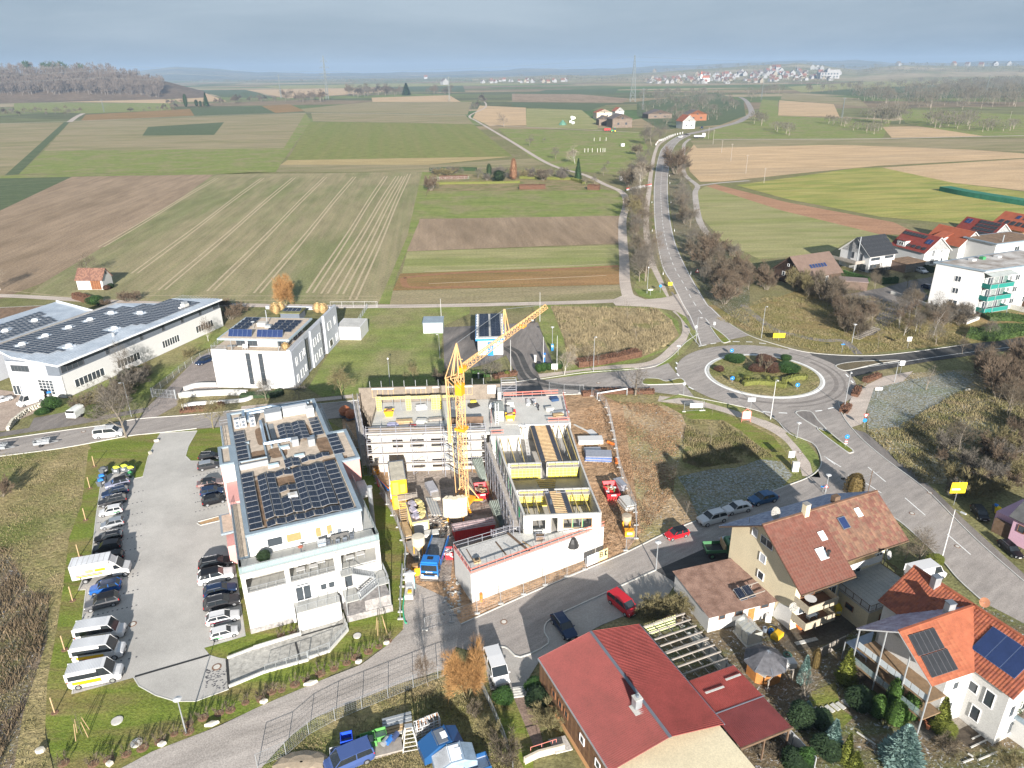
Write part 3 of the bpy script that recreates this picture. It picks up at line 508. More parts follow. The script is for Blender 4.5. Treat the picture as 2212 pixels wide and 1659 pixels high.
def proto(kd,i):
 k=(kd,i)
 if k in TP:return TP[k]
 s=hs(kd)*10+i
 P=dict(round=dict(nb=(8,6,5),sd1=.85,tk=.25,tg1=T9['brown'],ntw=5),greytree=dict(nb=(8,6,5),sd1=.8,tk=.28,tg1=T9['grey'],ntw=5),redtree=dict(nb=(8,6,5),sd1=.6,tk=.22,tg1=T9['red'],ntw=5),olivetree=dict(nb=(8,6,5),sd1=.7,tk=.3,tg1=T9['olive'],bk1=BARKO,ntw=4,tw=.045),birch=dict(nb=(12,5,4),sd1=.6,tk=.18,tg1=T9['pale'],bk1=BARKW,ntw=4,droop=.25,r0=.14,tw=.04),redbirch=dict(nb=(12,5,4),sd1=.55,tk=.2,tg1=T9['red'],bk1=BARKW,ntw=4,droop=.1,r0=.12),gaunt=dict(nb=(7,4,3),sd1=.9,tk=.3,tg1=T9['grey'],ntw=2,r0=.3,wob=.4,tw=.07),sapling=dict(lv1=3,nb=(8,4),sd1=.5,tk=.3,tg1=T9['brown'],ntw=3,r0=.07,tw=.04,twl=.9),bush=dict(H=4,lv1=3,nb=(6,5),sd1=.5,tk=.15,ml=7,r0=.09,tg1=T9['brown'],ntw=6,twl=.7,tw=.035),greybush=dict(H=4,lv1=3,nb=(6,5),sd1=.5,tk=.15,ml=7,r0=.09,tg1=T9['grey'],ntw=6,twl=.7,tw=.035),redbush=dict(H=4,lv1=3,nb=(6,5),sd1=.5,tk=.15,ml=7,r0=.09,tg1=T9['red'],ntw=7,twl=.6,tw=.04),olivebush=dict(H=4,lv1=3,nb=(6,5),sd1=.5,tk=.15,ml=7,r0=.09,tg1=T9['olive'],bk1=BARKO,ntw=6,twl=.7,tw=.04),willow=dict(H=8,lv1=4,nb=(10,7,4),sd1=.55,tk=.1,ml=3,r0=.18,tg1=T9['orange'],bk1=BARKO,ntw=8,twl=1.3,tw=.03),darktree=dict(nb=(8,6,5),sd1=.75,tk=.15,tg1=T9['dark'],ntw=6,tw=.05),shrublet=dict(H=1.2,lv1=2,nb=(5,),sd1=.4,tk=.1,ml=4,r0=.03,tg1=T9['brown'],bk1=BARKO,ntw=4,twl=.45,tw=.04))[kd]
 P=dict(P);H=P.pop('H',10);TP[k]=(*bare_tree(s,H=H,**P),H);return TP[k]
def hs(s):
 return sum((i+1)*ord(c)for i,c in en(s))%1000
TREEN={'bush':'bush',SS[53]:'bush',SS[60]:'bush',SS[47]:'bush','shrublet':'shrub','willow':'willow_tree','birch':'birch_tree','redbirch':'birch_tree',SS[61]:SS[61]}
def tree(kd,xy,h,lb,gp=No,i=No,parts=Tr,wd_=1.,rz=No):
 i=random.randrange(3)if i is No else i
 T,C,H=proto(kd,i);s=h/H;rz=rD2()*6.28 if rz is No else rz
 nm=TREEN.get(kd,'bare_tree');ct='bush' if nm in('bush','shrub')else 'tree'
 t=tng(nm,lb,ct,(xy[0],xy[1],0),rz,gp,(s*wd_,s*wd_,s))
 lo('trunk' if ct=='tree' else 'stem',T,t);lo('crown',C,t);return t
def inpoly(p,py1):
 x,y=p;c=Fa;n=len(py1)
 for i in rA(n):
  x1,y1=py1[i];x2,y2=py1[i-1]
  if(y1>y)!=(y2>y)and x<(x2-x1)*(y-y1)/(y2-y1)+x1:c=not c
 return c
def spt(c,l,n,mind=1.5,seed=1):
 P=pts(c,l);R=random.Random(seed);xs=[p[0]for p in P];ys=[p[1]for p in P];out=[];k=0
 while len(out)<n and k<n*60:
  k+=1;q=(R.uniform(min(xs),max(xs)),R.uniform(min(ys),max(ys)))
  if inpoly(q,P)and all((q[0]-o[0])**2+(q[1]-o[1])**2>mind*mind for o in out):out.append(q)
 return out
def sc1(c,l,n,kinds,hr,lb,gp,mind=1.5,seed=1,wd_=1.):
 for q in spt(c,l,n,mind,seed):tree(cH2(kinds),q,uf(*hr),lb,gp,wd_=wd_*uf(.85,1.15))
def at(kd,c,b,top,lb,gp=No,wd_=1.,i=No):
 bp=c(*b);h=max(.6,zat(bp,c(b[0],top)if not hasattr(top,'__len__')else c(*top)));return tree(kd,G(bp),h,lb,gp,wd_=wd_,i=i)
ND={'spruce':mat('needles_dark',(.035,.075,.03),.8,.3,3),'blue':mat('needles_blue',(.2,.3,.27),.8,.25,3),'thuja':mat('foliage_thuja',(.05,.085,.02),.8,.3,3),'yew':mat('foliage_yew',(.07,.09,.02),.8,.3,3),'hedge':mat('foliage_hedge',(.04,.09,.02),.8,.3,4),'gold':mat('foliage_gold',(.15,.17,.03),.8,.3,3),SS[71]:mat('leaves_beech',(.115,.06,.038),.85,.3,4),'rust':mat('leaves_russet',(.26,.145,.085),.85,.3,4),'boxy':mat('foliage_box',(.13,.14,.035),.85,.3,5),'dark':mat('foliage_dark',(.03,.055,.022),.85,.3,4),'straw':mat('straw_grass',(.55,.4,.2),.9,.25,4),'cypress':mat('foliage_cypress',(.055,.11,.02),.8,.35,3),'brownfir':mat('foliage_bronze',(.12,.085,.03),.8,.3,4)}
def conifer(seed,H=8,rad=1.8,m=No,shape='cone',n=1500,size=.34,up=0.):
 R=random.Random(seed);C=MB();T=MB();T.c6(0,0,0,0,0,H*.9,.12*H/8+.05,.03,BARK,6)
 for _ in rA(n):
  t=R.random()**(1.25 if shape=='cone' else 1.);z=H*(.05+.95*t);a=R.random()*6.28
  if shape=='cone':rr=rad*(1-t)**.85*(.82+.25*si(t*H*5.5)**2)
  elif shape==SS[69]:rr=rad*(min(1,t*5+.5))*(1-t**3.5)**.5
  else:rr=rad*sqrt_m(max(.02,1-(2*t-1)**2))
  rr*=R.uniform(.72,1.06)+.12*si(3*a+seed)
  p=Vt((rr*co(a),rr*si(a),z));o=Vt((co(a),si(a),R.uniform(-.4,.5)+up)).normalized()
  s=Vt((-si(a),co(a),R.uniform(-.5,.5))).normalized();z_=size*R.uniform(.6,1.3)
  u=o*z_;s=s*z_*.5
  C.add([tp(p-s-u*.4),tp(p+s-u*.4),tp(p+u)],[(0,1,2)],m)
 prof=[]
 for k in rA(9):
  t=k/8
  if shape=='cone':rr=rad*.66*(1-t)**.85
  elif shape==SS[69]:rr=rad*.78*(min(1,t*5+.5))*(1-t**3.5)**.5
  else:rr=rad*.72*sqrt_m(max(0,1-(2*t-1)**2))
  prof.append((max(.02,rr),H*(.06+.92*t)))
 C.la(prof,m,9);return T.mesh('trunk'),C.mesh('crown')
EV={}
def eg(kd,xy,h,rad,lb,gp=No,ct='tree',name=No):
 k=(kd,)
 D={'spruce':('cone','spruce',2200,.34,0),'blue':('cone','blue',2600,.36,.5),'thuja':(SS[69],'thuja',2200,.28,.9),SS[69]:(SS[69],'cypress',2200,.28,1.),SS[54]:('cone','gold',1800,.3,.6),'ball':('ball','hedge',1700,.3,0),SS[55]:('ball','gold',1500,.3,0),'yewball':('ball','yew',1500,.26,0),SS[71]:('ball',SS[71],1700,.3,0),'rustcone':(SS[69],'rust',2000,.34,.2),SS[62]:('ball','boxy',1200,.22,0),SS[56]:('ball','dark',1700,.32,0),'straw':('ball','straw',1300,.4,2.),'bronze':(SS[69],'brownfir',2200,.26,.8)}[kd]
 if kd not in EV:EV[kd]=conifer(hs(kd),8,2.,ND[D[1]],D[0],D[2],D[3],D[4])
 T,C=EV[kd]
 t=tng(name or('bush' if ct=='bush' else 'evergreen_tree'),lb,ct,(xy[0],xy[1],0),rD2()*6,gp,(rad/2,rad/2,h/8))
 lo('trunk',T,t);lo('crown',C,t);return t
def ae(kd,c,b,top,rad,lb,gp=No,ct='tree',name=No):
 return eg(kd,G(c(*b)),max(.5,zat(c(*b),c(b[0],top))),rad,lb,gp,ct,name)
def hg(c,l,h,w,m,lb,gp=No,name='hedge',dens=26,size=.28,world=Fa,ct='hedge'):
 P=l if world else pts(c,l);P=rs(P,.9)+[P[-1]];mb=MB();R=random.Random(hs(lb))
 A=of(P,w/2*.85);B=of(P,-w/2*.85)
 top=[h*R.uniform(.86,.98)for _ in P]
 vs=[(*p,0)for p in A]+[(*p,z*.93)for p,z in zip(A,top)]+[(*p,z*.93)for p,z in zip(B,top)]+[(*p,0)for p in B];n=len(P)
 fs=[]
 for k in rA(3):fs+=[(k*n+i+1,k*n+i,(k+1)*n+i,(k+1)*n+i+1)for i in rA(n-1)]
 fs+=[(0,n,2*n,3*n),(4*n-1,3*n-1,2*n-1,n-1)]
 mb.add(vs,fs,m)
 tot=int(sum(dI(a,b)for a,b in zip(P[:-1],P[1:]))*(2*h+w)*dens*.5)
 for _ in rA(min(tot,9000)):
  i=R.randrange(n-1);t=R.random();s=R.uniform(-1,1);a=np.array(A[i])*(1-t)+np.array(A[i+1])*t;b=np.array(B[i])*(1-t)+np.array(B[i+1])*t
  f=R.random()
  if f<.45:q=a*(.5+s*.5)+b*(.5-s*.5);p=Vt((q[0],q[1],top[i]));o=Vt((R.uniform(-.5,.5),R.uniform(-.5,.5),1))
  else:
   q=a if f<.72 else b;nn=(a-b)/np.linalg.norm(a-b)*(1 if f<.72 else-1);p=Vt((q[0],q[1],R.random()*top[i]));o=Vt((nn[0],nn[1],R.uniform(-.2,.9)))
  o=o.normalized()*size*R.uniform(.5,1.1);sd=o.cross(Vt((R.random()-.5,R.random()-.5,R.random()-.5))).normalized()*size*.5
  mb.add([tp(p-sd-o*.3),tp(p+sd-o*.3),tp(p+o)],[(0,1,2)],m)
 return wth(name,mb,lb,ct,gp)
at(SS[57],cC,(1000,1455),880,'bare tree at kerb by white minivan’s bonnet'.replace('’s',''),wd_=1.1)
at(SS[48],cC,(1465,1255),1090,'small bare olive tree at office gate')
at(SS[48],cC,(1690,1385),1080,'bare olive-brown tree behind bins side lawn, beside solar-roof building')
at(SS[57],cC,(1022,1010),650,'tall bare tree in front of warehouse wall',wd_=.9)
at('redbirch',cC,(1650,690),470,'slender reddish birch before warehouse right windows')
at(SS[72],cC,(700,170),-30,'broad bare olive tree behind little barn',wd_=1.5)
at('birch',cC,(5,285),30,'white-barked bare tree at left picture edge above warehouse',wd_=1.1)
tree('willow',G(cS(1470,725)),zat(cS(1470,725),cS(1470,545)),'orange-leaved tall tree beside farm track behind grey office',wd_=.8)
at(SS[48],cO2,(1105,945),640,'bare spreading tree on verge left of building site',wd_=1.15)
at(SS[48],cO2,(1675,820),640,'bare bushy tree behind site near lamp post',wd_=1.1)
at('bush',cO2,(1905,850),690,'bare brown shrub beside crane, behind site',wd_=1.2)
at(SS[57],cO2,(760,945),790,'bare tree in front of grey office corner',wd_=1.3)
at(SS[57],cO2,(500,960),740,'bare tree at foot of grey office front')
at(SS[57],cM,(570,700),480,'grey bare tree in front of car wash, beside hedge',wd_=1.25)
at('birch',cM,(1150,655),410,'pale bare tree beside car wash exit sign',wd_=1.)
at('gaunt',cM,(1712,815),520,'gnarled bare tree beside street right of site',wd_=1.15,i=1)
for b,t in[((1325,590),400),((1420,580),440),((1568,530),410),((1722,390),210),((1650,220),60)]:at(SS[61],cM,b,t,'young bare tree standing in tall dry grass by roundabout','saplings in reed meadow',wd_=1.6)
for b,t in[((397,275),180),((785,330),230),((1015,270),170),((840,490),420),((998,515),330),((1365,590),470),((700,860),650),((805,1080),850),((525,1150),980),((1178,410),350)]:at(SS[61],cN,b,t,'thin young tree on open plot between site and roundabout','saplings on open plot',wd_=1.1)
at('willow',cI,(1690,1110),640,'bushy orange willow beside parked white minivan',wd_=.62)
at(SS[63],cI,(1380,1010),650,'thin reddish bare tree beside mesh fence',wd_=.7)
tree(SS[61],G(cI(1545,1000)),5,'slim bare sapling just left of orange willow')
at(SS[47],cI,(1860,1420),1280,'olive-green shrub on bank right of blue containers',wd_=1)
at('bush',cI,(1750,1250),1130,'bare bramble thicket under white van',wd_=.9)
at('bush',cI,(1990,1600),1420,'bare shrub beside front garden fence',wd_=1.2)
at('gaunt',cL,(545,760),470,'pale spreading bare fruit tree in garden',wd_=1.1)
at(SS[72],cK,(1400,720),390,'dense bare tree between cream house and main road',wd_=1.1,i=0)
tree(SS[72],G(cK(1290,700)),4.5,'dense bare shrub behind satellite dish corner of cream house',wd_=1.4)
at('gaunt',cO,(1635,650),490,'bare crooked tree on frosty meadow, beside lamp',wd_=.8)
at(SS[61],cO,(2105,850),620,'tall thin sapling at edge of frosty meadow',wd_=1)
at(SS[72],cO,(1830,1000),770,'wide bare bush in dry meadow at right',wd_=1.3)
tree(SS[60],G(cR(10,370)),4,'orange shrub at left edge of slope')
sc1(cO,pL(1880,560,2300,640,2300,760,2130,800,1960,650),16,[SS[63],SS[72],SS[60]],(5,9),SS[0],SS[12],2.2,3)
sc1(cO,pL(1800,440,2300,420,2300,620,1900,560),14,[SS[63],SS[72],SS[60]],(4.5,8),SS[0],SS[12],2.2,4)
sc1(cO,pL(1680,1000,2300,1000,2300,1300,1800,1300),22,[SS[60],SS[47],SS[53]],(2.5,5),SS[4],SS[8],1.8,5)
sc1(cO,pL(2080,900,2300,850,2300,1050,2150,1050),8,[SS[60],'bush'],(2.5,4.5),SS[4],SS[8],1.8,6)
sc1(cP,pL(560,780,700,700,1000,1000,860,1080,700,1000),12,[SS[57],SS[72],'bush'],(5,9),SS[6],SS[9],2.,7)
sc1(cP,pL(640,830,900,880,1000,980,1100,1050,860,1090,740,960),14,[SS[72],SS[63],'bush'],(5,9),SS[6],SS[9],1.8,8)
sc1(cP,pL(1080,900,1300,830,1480,860,1640,960,1500,1090,1250,1080),13,[SS[57],'redbirch',SS[72]],(6,10),'bare tree on bank below white apartments','trees on bank below apartments',2.2,9)
sc1(cP,pL(1280,780,1500,860,1760,900,1750,1000,1500,980),12,['bush',SS[53],SS[72]],(3,6),'bare bush on bank below white apartments','bushes below apartments',2,10)
sc1(cP,pL(-150,560,80,600,240,700,100,720,-150,760),16,[SS[63],SS[60],SS[72]],(5,9),'rusty bare tree on embankment beside country road','embankment trees',2.2,11)
sc1(cP,pL(330,690,740,700,740,790,480,800),13,[SS[47],SS[72],'bush'],(4,8),'bare tree in front of brown timber house','trees before timber house',1.8,12)
sc1(cP,pL(940,620,1100,600,1100,700,1000,720),5,[SS[72],SS[53]],(4,6),'grey bare tree beside hedge and driveway','trees by driveway hedge',2,13)
at(SS[48],cP,(1270,680),510,'bushy bare olive tree beside driveway of apartments',wd_=1.3)
at(SS[57],cP,(1500,1140),900,'bare tree at foot of bank beside dark road',wd_=1.1)
at(SS[57],cP,(1925,1085),900,'small bare tree in front of apartment hedge',wd_=1.2)
at(SS[61],cP,(1035,1170),960,'thin bare tree beside wooden steps',wd_=1.1)
at(SS[61],cP,(2160,915),760,'bare sapling at right edge below apartments',wd_=1.2)
for b,t,k in[((1545,890),690,SS[48]),((1500,820),700,'bush'),((1590,900),760,SS[72]),((1560,1290),1020,SS[57]),((1600,1290),930,SS[57]),((1540,1120),900,SS[72]),((1620,1150),930,SS[63]),((1520,1000),880,SS[72]),((1570,680),470,'birch')]:
 at(k,cQ,b,t,SS[3]if k!='birch' else 'white birch beside country road junction',SS[7]if k!='birch' else No,wd_=1.)
for b,t in[((1805,570),370),((1830,520),400),((1780,480),380),((1860,760),620),((1870,850),690),((1900,930),760),((1920,1060),880),((1980,1180),1060),((2040,1120),960),((2080,1200),1020),((2000,1300),1150),((2100,1320),1140),((2180,1400),1180),((2130,1440),1270),((1830,680),600),((1850,830),740),((2200,1300),1120)]:
 at(cH2([SS[72],SS[63],SS[57],SS[60]]),cQ,b,t,SS[1],SS[5],wd_=1.1)
sc1(cQ,pL(1490,700,1600,690,1640,1280,1540,1330,1500,1000),34,[SS[57],SS[72],SS[63]],(6,11),SS[3],SS[7],3,31,1.2)
sc1(cQ,pL(1770,520,1860,520,1900,700,1960,900,2150,1050,2260,1250,2230,1400,2050,1380,1900,1100,1800,800),46,[SS[57],SS[72],SS[63],'bush'],(4,9),SS[1],SS[5],3,32,1.2)
sc1(cQ,pL(1540,690,1600,560,1560,400,1500,560,1460,640),14,[SS[57],'bush'],(6,12),SS[2],SS[19],6,33,1.3)
for b,t in[((1640,380),200),((1690,360),215),((1600,370),230),((1740,300),230),((1600,470),380),((1570,530),430),((1640,560),480),((1560,590),520)]:
 at(SS[57],cQ,b,t,SS[2],SS[19],wd_=1.3)
for b,t in[((1000,470),370),((825,385),300),((1025,600),510),((1130,500),365),((920,360),320),((1320,580),500),((1440,600),520),((1260,640),560),((1350,520),470),((1200,640),570),((960,600),520)]:
 at('birch' if b[0]==1130 else SS[57],cQ,b,t,'leafless fruit tree in orchard paddock' if b[0]!=1130 else 'white birch behind dark spruce','orchard trees by allotment' if b[0]!=1130 else No,wd_=1.2)
at('gaunt',cQ,(655,255),145,'lone bare tree beside tan field',wd_=1.2)
sc1(cQ,pL(420,155,500,60,545,80,450,160),9,['darktree',SS[57]],(9,16),'bare tree beside curving crest track','trees by crest track',6,21,wd_=1.3)
ae('spruce',cQ,(1150,610),465,2.6,'dark green spruce at end of allotment')
ae('rustcone',cQ,(720,610),465,2.2,'russet-leaved cone-shaped tree in allotment')
ae(SS[56],cQ,(620,620),545,4.,'dark green conifer bush in middle of allotment',ct='bush')
ae(SS[56],cQ,(555,600),500,1.8,'small dark conifer behind allotment bushes')
for b,t,w in[((165,680),570,1),((480,600),510,1.2),((640,590),500,1.3),((380,570),520,1)]:at(SS[57]if b[0]>200 else SS[60],cQ,b,t,'bare tree in allotment rows' if b[0]>200 else 'russet bush at left end of allotment','bare allotment trees' if b[0]>200 else No,wd_=w*1.2)
hg(cQ,pL(200,640,560,635,760,630),1.4,1.6,ND['boxy'],'low olive hedge along front of allotment, left half')
hg(cQ,pL(760,600,1110,610,1190,635),1.5,2.5,ND['boxy'],'low olive hedge along front of allotment, right half')
hg(cQ,pL(155,550,300,545,470,548),2.2,3,ND['dark'],'dark hedge along back of allotment')
hg(cQ,[(755,672),(930,668)],2.6,3.2,ND[SS[71]],'rust-brown beech hedge in front of allotment')
hg(cQ,[(1215,672),(1295,675)],2.8,3.5,ND[SS[71]],'rust-brown beech clump right of allotment')
hg(cQ,[(220,605),(410,600)],2.2,2,ND[SS[71]],'brown beech hedge behind white allotment fence')
sc1(cQ,pL(170,560,1180,560,1180,625,170,610),26,['bush',SS[53],SS[47]],(3,6),'bare bush in allotment hedge','allotment bushes',3,41,1.5)
for b,t,r in[((805,465),405,4.5),((893,460),400,6.5),((850,460),430,4),((868,462),435,3)]:ae(SS[56]if b[0]!=893 else 'spruce',cA,b,t,r,'dark conifer on crest of left fields','crest conifers')
for pl,n,h in[(pL(700,450,780,445,780,470,700,470),6,(10,16)),(pL(930,440,970,440,970,455,930,455),4,(12,20)),(pL(1000,430,1190,435,1190,445,1000,447),12,(12,24)),(pL(1200,420,1260,420,1260,440,1200,440),6,(18,32)),(pL(1280,430,1400,425,1400,445,1280,445),16,(18,34)),(pL(1505,405,1800,400,1800,412,1505,422),26,(20,40)),(pL(1830,395,1965,395,1965,412,1830,412),12,(20,36)),(pL(0,480,360,475,360,500,0,505),26,(7,14)),(pL(540,478,760,468,760,480,540,488),10,(7,12))]:
 for q in spt(cA,pl,n,8,hs(str(pl))):tree(cH2(['darktree',SS[72],SS[63],SS[57]]),q,uf(*h)*.9,'distant bare tree in a row between far fields','trees between far fields',wd_=1.5)
ae('spruce',cA,(1757,412),358,14,'tall dark conifer in distant tree row')
HILLSCRUB=[(pL(1480,430,1860,380,2212,350,2300,430,2212,480,1700,470),230,(14,34)),(pL(1530,500,1680,500,1690,545,1530,530),14,(14,26)),(pL(1040,520,1100,520,1110,550,1050,550),7,(9,17)),(pL(1130,560,1210,550,1215,590,1140,585),6,(8,14)),(pL(1360,530,1450,530,1450,548,1360,545),7,(9,13)),(pL(1470,560,1600,545,1600,585,1470,575),10,(8,14)),(pL(1780,530,1980,530,1980,560,1780,555),18,(12,22)),(pL(2020,560,2170,545,2170,570,2020,572),9,(10,16)),(pL(1240,390,1700,360,1900,350,1900,372,1300,405),90,(10,26)),(pL(560,400,880,395,980,450,960,520,660,540,540,470),150,(9,18)),(pL(1000,400,1160,395,1150,430,1010,440),14,(16,30))]
for x,y,h,r,k,lab in[(515,485,1.8,2.2,'ball','round dark green bush left on roundabout'),(820,545,2.3,2.4,'ball','large round green bush right on roundabout'),(810,480,1.6,1.2,'ball','small green bush behind large one on roundabout'),(640,540,1.6,1.8,SS[71],'brown leafy bush in middle of roundabout, left one'),(730,540,1.9,2.4,SS[71],'brown leafy bush in middle of roundabout, right one'),(690,490,1.8,2.2,SS[71],'tall brown bush at centre of roundabout'),(420,540,1.3,1.1,SS[71],'small rusty bush at left rim of roundabout'),(525,600,1.1,.9,SS[62],'yellowish clipped ball on roundabout, first from left'),(582,590,1.2,.9,SS[62],'yellowish clipped ball on roundabout, second from left'),(705,592,1.1,.6,SS[62],'tiny clipped ball on roundabout, third from left'),(750,600,1.2,.8,SS[62],'clipped ball bush on roundabout beside lamp')]:
 eg(k,G(cO(x,y)),h,r,lab,'clipped bushes on roundabout',ct='bush')
hg(cO,pL(560,625,640,615,740,622,810,640),1.2,1.3,ND['boxy'],'curved yellow-green clipped hedge on roundabout, left wave',size=.2)
hg(cO,pL(800,610,850,590,930,585),1.2,1.3,ND['boxy'],'curved yellow-green clipped hedge on roundabout, right wave',size=.2)
at('shrublet',cO,(685,545),430,'thin bare shrub at centre of roundabout',wd_=.7)
hg(cM,pL(1250,585,1450,560,1740,500),1.6,3,ND[SS[71]],'long russet hedge below dry meadow')
hg(cM,pL(1290,820,1500,800,1860,800),1.,1.4,ND[SS[71]],'low dark red hedge beside street next to gnarled tree')
hg(cM,[(420,670),(560,665)],1.3,1.5,ND['hedge'],'small green hedge before car wash')
hg(cM,[(590,680),(770,650)],.9,1.8,ND[SS[71]],'rusty ground shrubs before car wash')
ae(SS[55],cM,(695,665),625,.7,'yellow conifer beside car wash entry',ct='bush')
for x,y,t in pM(950,635,570,985,630,560,1030,620,565,1110,610,545):ae('ball',cM,(x,y),t,.9,'green conical conifer at car wash exit','conifers at car wash exit',ct='bush')
hg(cO,[(1275,605),(1360,572)],1.,1.4,ND[SS[71]],'clipped red-brown hedge at east corner of roundabout')
hg(cO,[(1240,640),(1215,690)],.7,1.6,ND[SS[71]],'low brown shrub bed beside bright path')
hg(cO,[(1175,750),(1150,785)],1.,1.8,ND[SS[71]],'brown clipped shrub at foot of tall lamp')
hg(cP,pL(750,580,850,610,960,640),1.8,1.2,ND['hedge'],'fresh green hedge between timber house and white house')
hg(cP,[(1060,650),(1190,640)],2.,1.4,ND['hedge'],'green hedge beside car park of white houses')
hg(cP,[(1290,510),(1480,560)],2.,1.4,ND['dark'],'dark hedge behind parked white car')
hg(cP,[(1570,440),(1740,440)],2.,1.4,ND['dark'],'dark clipped hedge between red-roofed houses')
hg(cP,[(1790,420),(1900,410)],1.6,1.2,ND['dark'],'short dark hedge near orange-roofed house')
hg(cP,[(1840,390),(1990,400)],2.2,1.6,ND['dark'],'tall dark hedge beside garden of third house')
hg(cP,pL(1760,1060,1900,1085,2100,1040,2300,1040),1.6,7,ND['thuja'],'wide low evergreen hedge below apartments')
hg(cP,pL(1900,930,2100,930,2300,960),1.2,5,ND['thuja'],'low dark ground-cover hedge along apartment lawn')
hg(cP,[(2090,800),(2300,860)],2.,1.5,ND[SS[71]],'brown hedge at foot of apartments, right')
hg(cC,[(600,350),(700,380)],2.,2.5,ND[SS[71]],'reddish shrubs behind warehouse, left')
ae('ball',cC,(760,400),330,2.4,'green bush behind warehouse roof',ct='bush')
at(SS[60],cC,(840,420),350,'reddish bare bush behind warehouse, beside green one',wd_=1.2)
for b,t in[((1000,380),290),((1060,375),290),((1830,520),410),((1900,470),380),((1780,430),350)]:at(SS[60],cC,b,t,'reddish bare shrub beyond warehouse end','shrubs around warehouse end',wd_=1.6)
ae('ball',cC,(420,1225),1130,1.8,'round bright green bush beside white delivery van',ct='bush')
ae('ball',cC,(340,1270),1220,1.3,'small green bush beside stone wall',ct='bush')
ae('yewball',cC,(755,1300),1190,1.6,'dark green shrub right of horse trailer',ct='bush')
for b,t,k in[((660,1250),1100,'bush'),((720,1230),1080,SS[47]),((780,1200),1050,SS[47]),((850,1180),1030,'bush'),((900,1160),1000,'bush'),((1020,1080),900,SS[53]),((1080,1050),900,SS[53]),((1130,1000),860,'bush'),((880,1260),1160,SS[47]),((960,1230),1120,'bush'),((1000,1160),1010,'bush'),((1500,830),740,SS[47])]:
 at(k,cC,b,t,'bare bush on bank between warehouse and street','bushes on warehouse bank',wd_=1.3)
for x,y in[(1090,960),(1020,980)]:eg(SS[56],G(cC(x,y)),2.,2.,'dark evergreen bush under bare tree by warehouse','evergreens by warehouse wall',ct='bush')
for x,y,k in[(645,270,SS[71]),(845,285,SS[71]),(880,270,SS[56])]:eg(k,G(cC(x,y)),1.6,1.1,'dark evergreen shrub at barn corner' if k!=SS[71]else 'brown shrub against barn wall',No if k!=SS[71]else 'shrubs at barn',ct='bush')
hg(cC,pL(1430,1250,1680,1230,1760,1190),.7,1.8,ND[SS[71]],'brown planted strip along office garden wall')
hg(cO2,pL(300,930,560,925,620,900),.9,2.2,ND['dark'],'dark ivy bank in front of grey office',dens=18)
for c,x,y in[(cG,205,1620),(cG,440,1625),(cG,560,1590),(cG,700,1550),(cG,830,1500),(cG,965,1450),(cG,1080,1390),(cG,1195,1370),(cG,1195,1310),(cG,1310,1260),(cG,1437,1225),(cG,1525,1200),(cG,1645,1140),(cG,1770,1115),(cG,1850,1055),(cI,50,1105),(cI,135,1050),(cI,220,1040),(cI,325,995),(cI,412,960),(cI,525,910),(cI,635,870),(cI,735,825),(cI,805,780),(cI,905,735),(cI,990,695),(cI,1065,650),(cH,485,1505),(cH,560,1490)]:
 q=G(c(x,y));t=tree('shrublet',q,uf(.9,1.5),'small bare planted shrub in a mulched ring on lawn','planted shrubs along gravel track')
 b=MB();s=t.scale[0];b.la(pL(.02,.05,.35,.07,.5,.02,.55,-.01),mat('bark_mulch',(.16,.095,.06),.95,.3,8),10);lo('mulch_ring',b.mesh('mulch_ring'),t)
ae('blue',cL,(1255,1190),870,2.,'large frosty blue spruce in lower garden')
ae(SS[69],cL,(1185,800),510,.8,'tall green column conifer by balcony, second from left');ae(SS[69],cL,(1075,830),650,.9,'green column conifer by balcony, leftmost')
ae(SS[69],cL,(1320,850),610,.9,'bright green column conifer by balcony, rightmost');ae(SS[69],cL,(1210,890),690,1.,'dark green column conifer in front of other three')
ae(SS[54],cL,(1560,890),650,1.1,'yellow-green conifer beside white house wall');ae(SS[69],cL,(2060,930),555,.9,'dark narrow cypress at right, by garden wall')
ae(SS[54],cL,(830,560),290,1.2,'golden-green conifer at head of garden path')
ae('blue',cL,(510,560),345,.8,'small bluish pine beside gazebo');ae('bronze',cL,(600,460),290,.5,'thin bronze conifer beside bluish pine')
ae('blue',cL,(720,1100),830,1.1,'blue-green fir in lower garden, left of big spruce');ae(SS[54],cL,(830,1180),930,.8,'yellow-green fir in lower garden next to blue-green one')
ae(SS[56],cL,(480,900),720,1.3,'dark conifer beside red roof edge',ct='bush');ae('blue',cL,(540,800),700,.8,'grey-blue fir beside red carport roof')
ae(SS[56],cL,(640,900),780,1.2,'dark green bush in garden below lawn',ct='bush');ae(SS[56],cL,(690,1120),980,1.4,'dark shrub at lower garden edge',ct='bush')
ae('ball',cL,(530,1210),1060,.8,'narrow green conifer at bottom edge');ae(SS[56],cL,(450,1210),1110,1.4,'dark bluish bush at bottom edge below carport',ct='bush')
ae(SS[56],cL,(930,760),600,1.3,'dark evergreen bush at foot of veranda',ct='bush');ae(SS[55],cL,(1590,960),870,1.2,'round green bush at corner of terrace',ct='bush')
ae('yewball',cL,(1020,700),640,1.,'dark bush beneath column conifers',ct='bush');ae(SS[54],cL,(900,1230),1080,.9,'yellow-green fir at bottom edge of picture')
at('bush',cL,(1620,1100),960,'bare shrub in lower garden',wd_=1.2);at(SS[47],cL,(2100,1210),1080,'bare yellowish bush at lower right corner',wd_=1.4);at('bush',cL,(960,560),440,'leafless climbing shrub at veranda',wd_=1.1)
for b in pL(180,1010,260,1110,120,1080,330,960,240,960):at('bush',cL,b,b[1]-70,'dark bare shrub in shade below carport','shrubs below carport',wd_=1.5)
